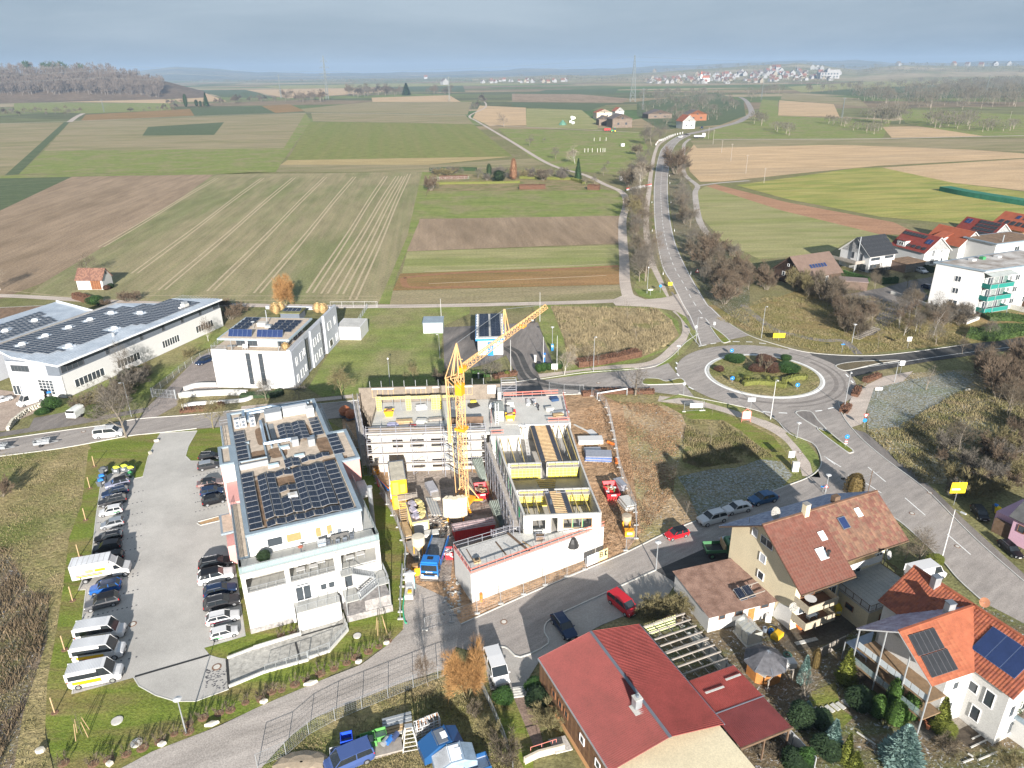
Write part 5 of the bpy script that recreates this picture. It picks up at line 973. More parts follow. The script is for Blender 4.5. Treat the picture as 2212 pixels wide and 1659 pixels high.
o=win(B,-.75,3.6,2.3,3.6,3.4,'F',4,rows=5,name='sectional_door',rz=rad(-80));o.location=(-.72,4.2,2.3)
o=win(B,0,0,0,4.2,1.4,'F',5,fm=FD,rz=rad(-80));o.location=(-1.75,9.3,6.4)
o=win(B,0,0,0,1.8,2.3,'F',2,rz=rad(-80),name='glass_door');o.location=(-2.25,11.4,1.3)
METR=mat('metal_roof',(.5,.55,.61),.35,.12,.25,metal=.5,c2=(.68,.72,.77));GUT=mat('roof_edge_white',(.7,.72,.74),.4,.03,1)
mb=MB();r1=pL(-1.7,-2.,48.6,-2.6,45,10.8,40.2,10.8,36.9,22.,2,21.5,-1,12)
mb.pr(r1,8.05,8.45,GUT,METR);pt('roof',mb,B)
mb=MB()
for k in rA(26):
 y=-1.6+k*.9;x1=48.4 if y<10.5 else 36.5
 mb.bx(-1.2 if y<12 else 2,x1 if y<10.5 else min(x1,40-(y-10)*.3),y-.03,y+.03,8.452,8.5,METR)
pt('standing_seams',mb,B,kd=STF)
mb=MB();r2=pL(33.2,38.7,29.5,22.3,2.6,22.2,-18,22.2,-12,40)
mb.pr(r2,8.1,8.5,GUT,METR).pr(pL(32,38,28.5,23,2,23,-17,23,-11,39),0,8.1,GR);pt('second_roof',mb,B)
pt('valley_gutter',MB().bx(2,37,21.9,22.2,8.45,8.75,CD).e6(29.5,22.1,8.7,33.2,38.7,8.7,.3,.3,GUT),B)
def on_skip(x,y):return any(abs(x-a)<1.6 and abs(y-b)<1.2 for a,b in SK)
SK=pL(5.4,16.6,11.3,16.6,17.5,16.5,23.7,16.6,29.5,16.,7.7,5.3,20.3,5.3,31.7,8.8)
for j,y in en([1.2,2.9,4.6,6.3,8.2,9.9,11.6,13.5,15.2,17.,18.7,20.3]):
 x=2.
 while x<44.5:
  lim0={0:25,1:24,2:5,3:3,4:2}.get(j,1);lim1=44 if j<6 else(38 if j<8 else(35 if j<10 else 33))
  if lim0<x<lim1 and not on_skip(x,y)and not(j<2 and x<24):pn1(B,x,y,8.6,.98,1.62)
  x+=1.12
for j,y in en([24.5,26.2,28.2,30,32,34]):
 for k in rA(22):
  x=-6+k*1.25+j*.8
  if x<28 and not(k%8==5 and j in(3,)):pn1(B,x,y,8.62,1.08,1.62)
for x,y in SK+pL(4,29,11,29,19,29.3):
 mb=MB().q6(0,0,.1,2.3,1.6,.3,METR).la(pL(1.,.25,.95,.45,.6,.62,.02,.68),mat('dome_white',(.82,.84,.86),.3,.03,1),4,(0,0,0));o=pt('skylight_dome',mb,B,loc=(x,y,8.45))
pt('roof_ventilator',MB().bx(39,40.6,1.2,2.6,8.45,9.3,CL).bx(39.2,40.4,1.4,2.4,9.3,9.9,STE).bx(37.8,38.8,1.4,2.2,8.45,8.9,W2),B)
pt('roof_vent',MB().c6(16.4,1.6,8.4,16.4,1.6,9.3,.4,.3,STE,8),B)
B=tng('low_storage_building','low pale storage building with dark flat roof behind warehouse at left edge',SS[58],gP(cC,-150,640),rad(8))
mb=MB().bx(-3,16,0,14,0,3.,CL)
for k in rA(30):mb.bx(-2.9+k*.62,-2.75+k*.62,-.06,-.003,.2,2.8,GR)
pt('wall',mb,B);pt('roof',MB().bx(-3.4,16.4,-.5,14.4,3.,3.3,W2).bx(-3,16,-.1,14,3.3,3.34,RL),B)
B=tng('grey_office_building','white and grey office block with roof terrace and blue solar collectors behind street',SS[58],(-65.5,147.4,0),rad(-5))
pt('wall',MB().bx(0,17.6,0,14,0,8.6,W2).bx(0.,17.6,14,31,0,8.4,W2).bx(17.6,17.7,.02,31,0,8.65,GR).bx(17.,17.7,0,31,8.6,9.2,GR).bx(0,17.,30.4,31,8.4,9.3,GR).bx(0,3.5,-0.,.35,8.6,9.,W2).bx(3.5,17,0.,.2,8.6,8.9,CL),B)
for q in[(17.72,18.1,-.3,8,.1,8.9,GR),(17.72,18.1,12.2,19,.1,9.2,GR),(17.72,18.3,21.5,31,.1,9.8,GR),(8.9,10.3,-.12,-.003,.3,8.5,CR)]:pt('facade_panel',MB().bx(*q),B)
for x in(8.2,11.):
 win(B,x,-.05,4.6,1.,7.4,'F',1,rows=5,fm=FD)
for z in(2.6,6.3):win(B,14.3,-.05,z,3.4,1.4,'F',4,gl=GLASSB)
for y,z,w_,h_ in[(2,5.8,.9,1.9),(5,5.9,1.6,1.9),(7,6.2,.8,1.6),(1.6,1.9,.9,1.9),(4.4,2.1,1.6,1.9),(6.8,2.4,.8,1.6),(14,5.9,1.6,1.9),(17,6.,1.6,1.9),(14,2.,1.6,1.9),(17,2.2,1.6,1.9),(24.5,6.4,2.4,2),(28.8,6.4,1,2),(24.5,1.9,2.6,1.8),(29,1.9,1.3,1.8)]:win(B,18.12 if y<20 else 18.32,y,z,w_,h_,'R',1,gl=GLASSB if w_<2.5 else GL)
for y in(10,20.2):win(B,17.74,y,4.4,1.6,7.6,'R',2,rows=5,fm=FD)
pt('roof',MB().bx(.1,17,.1,14,8.6,8.68,RG).bx(0,17,14,30.4,8.4,8.5,mat('sedum_roof',(.14,.14,.06),.95,.3,.6)),B)
mb=MB();rl1(mb,pL(.1,13,.1,.1,3.4,.1),1.,STE,8.9,1.6,rails=(1,.66,.33));pt(SS[31],mb,B)
pt('penthouse_wall',MB().bx(4.5,16,3.,13,8.6,11.4,W2).bx(9.8,13.8,2.9,3,8.7,11.3,CR),B)
for x,w_ in pL(5.6,2.,8.3,2.2,11.2,1.7,14.9,2.):win(B,x,2.93,9.9,w_,2.1,'F',2,fm=FD)
for y in(5,8,11):win(B,16.05,y,9.9,1.8,2.1,'R',1,fm=FD)
pt('penthouse_roof',MB().bx(2.2,18.2,-.6,14.2,11.4,11.75,mat('fascia_blue_grey',(.42,.5,.56),.4,.04,1,metal=.3)).bx(2.6,17.8,-.2,13.8,11.75,11.8,RG),B)
for x in(4.7,15.2):pt('post',MB().q6(x,-0.+.3,10,.12,.12,2.9,STE),B)
for k in rA(5):pn1(B,4.6+k*1.05,1.2,12.35,1.,1.9,'coll',tx=rad(58));pn1(B,11.+k*1.15,1.2,12.35,1.1,1.9,'coll',tx=rad(58))
for i in rA(3):
 for j in rA(4):pn1(B,12.3+i*1.9,4.6+j*1.9,12.1,1.7,1.5,'pv',tx=rad(14));
for i in rA(2):
 for j in rA(5):pn1(B,3.9+i*1.8,4.2+j*1.9,12.1,1.6,1.4,'pv',tx=rad(14))
pt('roof_plant',MB().q6(8.8,8,12.2,2.,1.2,.9,CL).c6(9.6,9,11.8,9.6,9,15.2,.12,.12,STE,8).q6(10.6,7,12.1,1.4,.9,.7,STE).c6(7.6,6,11.8,7.6,6,13.4,.05,.05,STE,6).la(pL(.02,0,.4,.1,.45,.22),STE,10,(7.6,6,13.2)),B)
pt('roof_hut',MB().bx(7.5,12.2,21.5,25.5,8.5,10.4,DG).bx(7.2,12.5,21.2,25.8,10.4,10.6,MS1['sedum_roof']),B)
for k in rA(4):pn1(B,8.2+k*1.1,23.5,10.75,1,1.8,'pv',tx=rad(10))
for x,y in pL(3.6,27.5,5.,28,14.5,28,16.,27.6,4.4,26.4):
 p=Matrix.Translation((-65.5,147.4,0))@Matrix.Rotation(rad(-5),4,'Z')@Vt((x,y,8.45));e=eg('straw',(p.x,p.y),2.6,1.2,'tall straw-coloured ornamental grass clump on office roof, '+{3.6:'leftmost',5.:'third from left',14.5:'left of right pair',16.:'far right',4.4:'second from left'}[x],'grasses on office roof',ct='plant',name=SS[29]);e.location.z=8.45
p=Matrix.Translation((-65.5,147.4,0))@Matrix.Rotation(rad(-5),4,'Z')@Vt((16.2,1.5,8.65));e=eg('straw',(p.x,p.y),1.6,.9,'straw-coloured grass clump at terrace corner of office','',ct='plant',name=SS[29]);e.location.z=8.65
mb=MB().q6(0,0,.72,1.8,1.,.05,STE).c6(0,0,0,0,0,.7,.08,.08,STE,6);p=Matrix.Translation((-65.5,147.4,0))@Matrix.Rotation(rad(-5),4,'Z')@Vt((4.2,1.4,8.68));so1('patio_table',mb,'small grey table on office roof terrace','table',No,tp(p))
for dx,nm in((2.4,'left'),(3.,'right')):
 mb=MB().q6(0,0,.45,.5,.5,.06,W2).q6(0,.25,.8,.5,.06,.7,W2).q6(-.22,0,.22,.05,.5,.45,W2).q6(.22,0,.22,.05,.5,.45,W2);p=Matrix.Translation((-65.5,147.4,0))@Matrix.Rotation(rad(-5),4,'Z')@Vt((4.6+dx,1.2,8.68));so1('garden_chair',mb,'white garden chair on office terrace, '+nm+' one','chair','white chairs on office terrace',tp(p))
B2=tng('flat_annex','low white annex with grey flat roof at rear corner of grey office',SS[58],gP(cO2,1065,480),rad(-5))
pt('wall',MB().bx(-.3,6.2,.2,7.5,0,3.3,W2),B2);pt('roof',MB().bx(-.3,6.2,.2,7.5,3.3,3.5,W2).bx(0,5.9,.5,7.2,3.5,3.52,CR),B2)
mb=MB();rl1(mb,[(0,0),(14,.3)],1.8,W2,.2,3.4,.3,rails=(1,.03));so1('gate_panel',mb,'long white gate panel beside farm track behind office','gate',No,gP(cO2,1010,228),rad(-3))
mb=MB();
for l,w_,h_ in[(pL(1460,1085,1560,1055,1720,1050),.5,1.),(pL(1420,1145,1500,1130,1800,1115,1960,1120),.6,1.2),(pL(1440,1215,1560,1195,1800,1180,1960,1160,2060,1100,2140,1075),.5,.7)]:
 rb1(mb,spl(pts(cC,l),5),w_,0,h_,WH)
wth('garden_wall',mb,'curved white garden walls in front of grey office','wall')
mb=MB()
p0,p1=G(cC(1210,1135)),G(cC(1395,1148));rl1(mb,[p0,p1],1.9,STE,.1,.9,.12,rails=(1,.05,.5));mb.bo((*p0,1.1),(.25,.25,2.2),STE).bo((*p1,1.1),(.25,.25,2.2),STE)
wth('sliding_gate',mb,'grey steel sliding gate at office driveway','gate')
B=tng('car_wash','blue and white car wash building with rows of solar panels on its roof',SS[58],(-8.2,164.9,0),rad(2))
BW=mat('panel_bright_blue',(.03,.22,.5),.4,.05,1)
mb=MB()
for k in rA(5):mb.bx(0,6.2,.2+k*4.2,.45+k*4.2,0,4.2,W2)
mb.bx(2.9,3.2,.45,17,0,4.2,BW).bx(2.4,3.8,-.3,.2,0,3.4,BW).bx(.2,2.3,-.05,.2,1.6,3.2,W2).bx(3.9,5.9,-.05,.2,1.2,3.2,W2).bx(4.6,5.6,-.1,-.05,3.3,3.9,mat('sign_turquoise',(.1,.55,.45),.5,0));pt('wash_bay',mb,B)
pt('roof',MB().bx(-.5,6.6,-1.2,17.6,4.2,4.9,BW).bx(-.3,6.4,-1.,17.4,4.9,4.95,CL).bx(-.55,6.65,-1.25,17.65,4.75,4.88,W2),B)
for k in rA(14):
 pn1(B,1.6,-.1+k*1.25,5.2,2.4,1.15,'pv',tx=rad(8));pn1(B,4.5,-.1+k*1.25,5.2,2.4,1.15,'pv',tx=rad(8))
mb=MB();
for k in rA(9):
 mb.q6(-.1,-.5+k*2.1,5.15,.35,.8,.25,W2).q6(6.2,-.5+k*2.1,5.15,.35,.8,.25,W2)
pt('roof_ballast',mb,B,kd=STF)
so1('vacuum_station',MB().q6(0,0,1.,.5,.35,2.,BLUE).q6(0,-.2,1.6,.4,.06,.5,W2).q6(0,0,2.2,.8,.5,.3,BLUE),'blue self-service vacuum machine on car wash yard, in front',SS[64],No,gP(cM,990,555))
so1('vacuum_station',MB().q6(0,0,.9,.6,.4,1.8,BW).q6(0,-.22,1.3,.4,.06,.5,W2).c6(0,0,1.8,0,0,4,.04,.04,STE,6),'blue vacuum machine at right yard edge near lamp',SS[64],No,gP(cM,1055,465))
so1('ticket_post',MB().q6(0,0,.8,.5,.5,1.6,CL).q6(0,0,1.7,.6,.6,.2,W2),'small white pay post at car wash exit',SS[64],No,gP(cM,920,555))
so1('utility_box',MB().q6(0,0,.7,.35,.25,1.4,W2),'small white utility box in hedge before car wash','utility box',No,gP(cM,472,685))
so1('waste_container',MB().q6(0,0,1.,1.8,1.,1.3,BK).q6(0,0,1.75,1.9,1.1,.15,BK).q6(0,-.52,1.1,.7,.03,.5,W2),'black waste container behind car wash yard','bin',No,gP(cM,895,248))
B=tng('metal_shed','small pale green metal shed beside car wash yard','shed',gP(cM,35,328),rad(1))
SHM=mat('metal_pale_green',(.48,.56,.54),.5,.05,1);mb=MB().bx(0,5.2,0,4.2,0,3.,SHM)
for k in rA(26):mb.bx(.05+k*.2,.12+k*.2,-.04,-.003,.1,2.95,SHM)
pt('wall',mb,B);mb=MB().sb(pM(-.15,-.15,3.,5.35,-.15,3.,5.35,4.3,3.35,-.15,4.3,3.35),.1,MS1[SS[22]]);
for k in rA(14):mb.e6(0.+k*.4,-.1,3.03,0.+k*.4,4.25,3.38,.06,.05,MS1[SS[22]])
pt('roof',mb,B)
B=tng('field_barn','small white barn with red-brown tiled roof and timber door at field edge','barn',gP(cC,620,283),rad(-2.5))
mb=MB().bx(0,8.6,0,5.6,0,3.3,WH);BT=mat('tile_red_brown',(.17,.09,.07),.85,.25,1.5)
mb.add(pM(8.6,0,3.3,8.6,5.6,3.3,8.6,2.8,6.3,8.57,0,3.3,8.57,5.6,3.3,8.57,2.8,6.3),[(0,1,2),(3,5,4)],WH).add(pM(0,0,3.3,0,5.6,3.3,0,2.8,6.3),[(0,2,1)],WH);pt('wall',mb,B)
pt('roof',MB().sb(pM(-.3,-.4,3.1,8.9,-.4,3.1,8.9,2.8,6.5,-.3,2.8,6.5),.12,BT).sb(pM(-.3,6.,3.1,8.9,6.,3.1,8.9,2.8,6.5,-.3,2.8,6.5),.12,BT),B)
tiles_on(B,(-.3,-.42,3.1),(9.2,0,0),(0,3.2,3.4),BT,.45,.42,300,mats=[BT,mat('tile_red_brown_light',(.25,.135,.095),.85,.2,1.5)])
for k in rA(8):pt('door_plank',MB().bx(4.6+k*.42,5.+k*.42,-.08,-.003,.1,3.1,mat('barn_plank_a',(.17,.07,.035),.9,.3,2)if k%2 else mat('barn_plank_b',(.22,.1,.05),.9,.3,2)),B)
win(B,8.65,2.8,4.9,.6,.9,'R',1,fm=FD)
cX=cp2(3500,2300,2.2914);cV=cp2(1400,1780,2.765)
REDC=mat('corrugated_red',(.25,.055,.048),.55,.14,.5,fine=.08);REDD=mat('corrugated_dark_red',(.16,.042,.042),.55,.14,.5)
B=tng('corrugated_roof_hall','cream hall with brown timber side wall and red corrugated gable roof in foreground',SS[58],(2.6,61.,0),rad(23.2))
mb=MB().bx(.25,12.6,-26,-.2,0,4.2,CM);
mb.add(pM(.25,-26,4.2,12.6,-26,4.2,6.4,-26,5.75,.25,-.2,4.2,12.6,-.2,4.2,6.4,-.2,5.75),[(0,1,2),(3,5,4)],CM);pt('wall',mb,B)
pt('base_band',MB().bx(0.,.22,-15.3,-.25,-.3,.8,mat('render_orange',(.55,.3,.14),.8,.08,1)),B)
for k in rA(50):
 pt('cladding_board',MB().bx(-.02,.2,-15.2+k*.3,-15.2+k*.3+.28,.8,4.2,mat('cladding_brown',(.14,.075,.04),.85,.25,2)if k%3 else mat('cladding_brown_light',(.19,.105,.055),.85,.2,2)),B)
for y in(-3.8,-5.35,-6.7):win(B,-.05,y,2.9,.8,1.,'L',1,fm=FB)
win(B,-.05,-10.1,2.9,.9,1.,'L',1);win(B,-.05,-13.2,2.9,.9,1.,'L',1)
mb=MB();corr(mb,(-.05,-15.4,4.45),(6.5,0,1.35),(0,15.4,0),0,0,.065,REDC,.21);pt('roof',mb,B)
mb=MB();corr(mb,(6.45,-15.4,5.8),(6.5,0,-1.35),(0,15.4,0),0,0,.065,REDC,.21);pt('roof',mb,B)
pt('ridge_cap',MB().e6(6.45,-15.45,5.84,6.45,.02,5.84,.32,.08,DG).e6(-.1,-15.4,4.4,-.1,0,4.4,.14,.12,STE).e6(13.,-15.4,4.4,13.,0,4.4,.12,.1,DG),B)
pt(SS[65],MB().q6(5.6,-10.9,6.,.75,.75,1.6,STE,0).q6(5.6,-10.9,6.85,.85,.85,.08,CL).c6(5.6,-10.9,6.9,5.6,-10.9,7.2,.15,.15,DG,8).q6(5.5,-11.2,5.62,1.2,1.3,.05,CL),B)
B=tng('carport','low carport with dark red corrugated roof on right side of hall','carport',(2.6,61.,0),rad(23.2))
mb=MB();corr(mb,(13.3,-13.4,3.55),(0,4.7,0),(6.5,0,-.25),0,0,.06,REDC,.21);pt('roof',mb,B)
mb=MB();corr(mb,(13.3,-17.6,3.45),(0,4.25,0),(6.5,0,-.25),0,0,.06,REDD,.21);mb.e6(13.2,-13.4,3.6,19.9,-13.4,3.3,.1,.06,DG);pt('roof',mb,B)
pt('ridge_strip',MB().e6(14.2,-10.9,3.7,16.6,-10.9,3.6,.25,.03,CL).e6(17.4,-10.2,3.55,19.4,-10.2,3.5,.25,.03,CL),B)
mb=MB().e6(13.2,-17.6,3.3,19.9,-17.6,3.05,.15,.25,WD);
for x,y in((13.4,-17.4),(19.6,-17.4),(16.5,-17.4),(19.6,-13),(19.6,-9)):mb.q6(x,y,1.6,.16,.16,3.2,WD)
pt('frame',mb,B)
B=tng('lean_to_canopy','grey translucent corrugated canopy below cream gable of hall','canopy',(2.6,61.,0),rad(23.2))
mb=MB();corr(mb,(5.8,-18.2,2.5),(0,2.9,.7),(7.6,0,0),0,0,.04,mat('polycarbonate',(.42,.44,.47),.3,.08,1,spec=.5),.2);pt('roof',mb,B)
mb=MB().e6(5.7,-18.2,2.4,13.5,-18.2,2.4,.12,.2,WD)
for x in(5.9,9.5,13.3):mb.q6(x,-18.1,1.2,.14,.14,2.4,WD)
pt('frame',mb,B)
B=tng('pergola','open pergola of weathered grey beams beside hall','pergola',(2.6,61.,0),rad(23.2))
for k in rA(9):pt('beam',MB().e6(13.6,-8.3+k*1.15,2.85,20.2,-8.3+k*1.15,2.75,.14 if k!=4 else.3,.16,WG),B)
for k in rA(5):pt('batten',MB().e6(14.2+k*1.4,-8.6,2.7,14.2+k*1.4,1.2,2.7,.06,.08,WG),B)
for x,y in((14,1),(20,1),(20,-3.5),(14,-3.5),(20,-8)):pt('post',MB().q6(x,y,1.35,.15,.15,2.7,WG),B)
mb=MB();corr(mb,(14.6,1.2,.9),(0,.15,1.6),(4.6,0,0),0,0,.03,mat('yellow_green_sheet',(.62,.66,.34),.5,.15,1),.3);pt('screen',mb,B)
mb=MB()
for k in rA(13):mb.bx(20.25,20.33,-20.6+k*1.5,-20.6+k*1.5+1.44,.5,2.,W2).q6(20.2,-20.6+k*1.5,1.,.08,.08,2.1,STE)
mb.bx(20.1,20.5,-24,0.,0,.5,CL)
tag(lo('panel_fence',mb.mesh('panel_fence'),No,(2.6,61,0),rad(23.2)),'long white panel fence running between pergola and garden','fence')
B=tng('garage_building','low white outbuilding with rusty brown corrugated roof beside cream house',SS[58],(23.68,69.34,0),rad(17))
pt('wall',MB().bx(.1,9.5,.1,8.5,0,2.65,WH),B)
RY=mat('corrugated_rust',(.2,.12,.09),.7,.2,.8,c2=(.34,.22,.17),fine=.15)
mb=MB();corr(mb,(-.2,-.35,2.68),(0,4.6,.1),(10.1,0,0),0,0,.035,RY,.18);pt('roof',mb,B)
mb=MB();corr(mb,(-.2,4.2,2.82),(0,4.6,.1),(10.1,0,0),0,0,.035,RY,.18);pt('roof',mb,B)
win(B,1.9,.07,2.,.9,.7,'F',1,fm=FB);win(B,4.3,.07,2.,1.2,.8,'F',1,fm=FB);win(B,8.,.07,2.1,1.2,.6,'F',1,fm=FB)
pt('door',MB().bx(5.7,6.6,.02,.1,0,2.1,WO),B)
RK=tng('panel_rack','grey timber rack holding two solar panels on rusty garage roof','rack',(23.68,69.34,0),rad(17))
for k in(0,1):
 o=lo(SS[40],pm(1.05,1.8,'pv'),RK,(5.6+k*1.25,1.9+.1*k,3.1));o.rotation_euler=(rad(16),0,rad(3))
mb=MB();
for y,z in((1.2,2.95),(2.7,3.15)):mb.e6(5.,y,z,8.9,y+.3,z+.15,.1,.1,WG)
mb.q6(7.9,2.9,3.,.1,.1,.5,WG);pt('frame',mb,RK)
B=tng('cream_house','tall cream apartment house with brown tiled roof and two balconies, right of street','house',(33.9,69.7,0),rad(23))
T1=mat('tile_brown_red',(.17,.078,.058),.75,.18,1.2);T1b=mat('tile_brown_red_dark',(.165,.068,.05),.8,.2,1.2);T2=mat('tile_brown',(.17,.1,.07),.8,.2,1.2);T2b=mat('tile_orange_brown',(.21,.12,.08),.8,.2,1.2);FR=mat('tile_frosted_blue',(.1,.14,.26),.45,.25,1.5,c2=(.32,.38,.5))
ZR,ZE=12.3,8.3
mb=MB().bx(0.,7.3,0,12,0,7.6,CM).bx(7.3,17.1,2.,12,0,7.6,CM)
for x in(0.,7.3,17.1):
 y0=0 if x<=7.3 else 2
 mb.add([(x,y0,7.6),(x,12,7.6),(x,12,8.),(x,5.6,12.),(x,y0,8.6)],[(0,1,2,3,4)]if x>0 else[(4,3,2,1,0)],CM)
mb.add(pM(-.03,0,0,-.03,3,0,-.03,2.2,2.6,-.03,0,3.4),[(3,2,1,0)],WH)
pt('wall',mb,B)
for y,z,w_,h_,g_ in[(7.8,9.5,1.,1.2,GLASSB),(5.6,9.4,2.2,1.2,GL),(5.9,6.8,1.1,1.3,GLASSB),(5.8,4.2,1.1,1.2,GL)]:win(B,-.05,y,z,w_,h_,'L',2 if w_>2 else 1,gl=g_)
r1f=[(-1.2,-1.9,7.3+0.),(7.35,-1.9,7.3),(7.35,5.6,ZR),(-1.2,5.6,ZR)];r2f=[(7.35,-.2,8.3),(17.9,-.2,8.3),(17.9,5.6,ZR),(7.35,5.6,ZR)];rb=[(-1.2,13.2,7.4),(17.9,13.2,7.4),(17.9,5.6,ZR),(-1.2,5.6,ZR)]
mb=MB();
for r,m in((r1f,T1),(r2f,T2),(rb,FR)):mb.sb([(a,b,c-.06)for a,b,c in r],.15,m,WD)
pt('roof',mb,B)
tiles_on(B,(-1.2,-1.9,7.32),(8.55,0,0),(0,7.5,ZR-7.3),T1,.42,.46,300,mats=[T1,T1b]);tiles_on(B,(7.35,-.2,8.32),(10.55,0,0),(0,5.8,ZR-8.3),T2,.42,.46,0,mats=[T2,T2b,T1]);tiles_on(B,(17.9,13.2,7.42),(-19.1,0,0),(0,-7.6,ZR-7.4),FR,.5,.46,0)
pt('ridge_and_gutters',MB().e6(-1.2,5.6,ZR+.08,17.9,5.6,ZR+.08,.3,.14,T2b).e6(-1.2,-2.,7.25,7.3,-2.,7.25,.14,.12,WD).e6(7.35,-.3,8.22,17.9,-.3,8.22,.14,.12,WD).c6(17.3,1.9,0,17.3,1.9,8.2,.06,.06,STE,6).c6(7.2,-.1,0,7.2,-.1,7.2,.06,.06,STE,6),B)
def rooflight(x,t,w_,h_,s,m=No):
 y0,z0=((-1.9,7.3)if s==1 else(-.2,8.3));y,z=y0+(5.6-y0)*t,z0+(ZR-z0)*t;a=a2(ZR-z0,5.6-y0)
 f,g=wm1(w_,h_,1,FW1 if m is No else DG,mat('rooflight_glass',(.38,.45,.5),.15,0)if m is No else PVB);o=lo('rooflight',f,B,(x,y-.08,z+.16));o.rotation_euler=(a-pI/2,0,0);lo('pane',g,o)
rooflight(4.4,.4,1.3,1.5,1);rooflight(5.9,.62,.9,1.2,1);rooflight(10.,.62,1.2,1.6,2,1);rooflight(13.,.72,.8,1.2,2)
pt(SS[65],MB().q6(5.4,5.4,12.8,.7,.7,1.9,CM).q6(5.4,5.4,13.8,.8,.8,.08,CD),B)
pt(SS[65],MB().q6(11.2,6.2,12.5,.9,.7,1.,WD),B)
pt('vent_pipe',MB().c6(5.,.6,9.2,5.,.6,9.9,.16,.16,BK,8).c6(5.,.6,9.9,5.,.6,10.05,.26,.22,BK,8),B)
pt('aerial',MB().c6(16.6,5.9,12.2,16.6,5.9,15.6,.05,.05,WD,6).e6(15.2,5.9,15.,18,5.9,15.1,.03,.03,STE).e6(15.8,5.6,14.6,17.3,6.2,14.6,.03,.03,STE),B)
mb=MB().c6(-.1,9.,9.9,-.1,9.,11.,.05,.05,STE,6)
def dish(mb,p,r,m,dr=(0,-1,.35)):
 d=Vt(dr).normalized();x=d.cross(Vt((0,0,1))).normalized();y=x.cross(d);n=14;vs=[tp(Vt(p))];fs=[]
 for i in rA(n):t=2*pI*i/n;vs.append(tp(Vt(p)+x*(r*co(t))+y*(r*si(t)*1.1)+d*(.18*r)))
 fs=[(0,1+i,1+(i+1)%n)for i in rA(n)]+[(0,1+(i+1)%n,1+i)for i in rA(n)];mb.add(vs,fs,m).cy(p,tp(Vt(p)+d*r*.9),.02,.02,STE,4)
dish(mb,(2.2,7.2,12.2),.75,CL);pt(SS[33],mb,B)
mb=MB();dish(mb,(-.3,-.3,4.),.55,CL,(-.4,-1,.3));pt(SS[33],mb,B);mb=MB();dish(mb,(17.4,1.6,4.9),.55,W2,(.2,-1,.3));pt(SS[33],mb,B)
BALC=mat('balcony_pebble',(.38,.33,.25),.85,.15,3)
for z in(4.5,2.):
 pt(SS[66],MB().bx(.1,4.6,-2.2,0,z-.2,z,BALC).bx(.1,4.6,-2.3,-2.2,z-.25,z+.8,BALC).bx(0.,.1,-2.3,0,z-.25,z+.8,BALC).bx(4.6,4.7,-2.3,0,z-.25,z+.8,BALC).bx(.2,4.5,-2.15,-.05,z,z+.04,mat('balcony_floor',(.1,.05,.03),.8,.1,2)),B)
win(B,2.,-.05,5.6,2.2,1.9,'F',2,fm=FB);win(B,2.,-.05,3.1,2.2,1.9,'F',2);win(B,5.8,-.05,6.5,1.8,1.,'F',2,fm=FB);win(B,5.9,-.05,4.1,1.7,1.4,'F',2);win(B,5.6,-.05,1.9,1.5,1.1,'F',1,fm=FB)
win(B,15.5,1.95,4.7,2.3,1.5,'F',4);win(B,15.9,1.95,7.2,2.3,1.2,'F',2);win(B,12.6,1.95,4.3,1.,2.,'F',1,name='door');win(B,9.5,1.95,4.5,2.,1.9,'F',2)
mb=MB().bx(7.6,14.2,.2,2.,6.,6.2,CM);
for k in rA(30):mb.bx(7.6+k*.22,7.6+k*.22+.18,.1,.16,6.1,7.,W2)
pt(SS[66],mb,B)
pt('terrace_annex',MB().bx(8.,16.5,-4.2,2.,0,3.3,CM),B)
mb=MB().bx(7.8,16.7,-4.4,2.,3.3,3.5,CR)
for i in rA(13):
 for j in rA(9):mb.bx(8.+i*.66,8.62+i*.66,-4.1+j*.66,-3.48+j*.66,3.5,3.53,ST1)
pt('terrace',mb,B,kd=STF)
mb=MB();rl1(mb,pL(7.8,1.8,7.8,-4.4,16.7,-4.4,16.7,2),.95,WD,3.5,1.2,.13,rails=(1,.1));pt(SS[31],mb,B)
win(B,10.4,-4.25,1.9,.9,1.,'F',1,fm=FB);win(B,15.4,-4.25,2.,.7,.5,'F',1,fm=FB);win(B,7.95,-1.5,2.,1.2,.8,'L',1,fm=FB)
MC=Matrix.Translation((33.9,69.7,0))@Matrix.Rotation(rad(23),4,'Z')
def onC(name,mb,x,y,z,lb,ct,gp=No,rz=0):return so1(name,mb,lb,ct,gp,tp(MC@Vt((x,y,z))),rad(23)+rz)
mb=MB().la(pL(.02,.72,.7,.72,.72,.76,.02,.76),W2,14).c6(0,0,0,0,0,.72,.06,.1,W2,6);onC('round_table',mb,1.4,-1.1,4.54,'round white table on upper balcony of cream house','table')
mb=MB().q6(0,0,.7,1.4,.8,.05,DG).q6(-.6,0,.35,.06,.6,.7,STE).q6(.6,0,.35,.06,.6,.7,STE);onC('balcony_table',mb,2.2,-1.1,2.04,'grey table on lower balcony of cream house','table')
mb=MB().q6(0,0,.7,.9,.9,.04,STE)
for a,b in((-.4,-.4),(.4,-.4),(.4,.4),(-.4,.4)):mb.e6(a,b,0,-a*.5,-b*.5,.7,.03,.03,STE)
onC('folding_table',mb,11.2,.9,3.53,'small folding table on tiled terrace','table')
OT=mat('tile_orange',(.3,.095,.05),.75,.15,1.);OT2=mat('tile_orange_light',(.34,.115,.06),.75,.15,1.);OT3=mat('tile_red_orange',(.24,.075,.045),.7,.2,1.);FR2=mat('tile_frosted_violet',(.2,.17,.24),.4,.3,1.2,c2=(.42,.42,.52))
def P3(c,p,z):return Vt((*G(c(*p),z),z))
zr,ze=10.3,7.
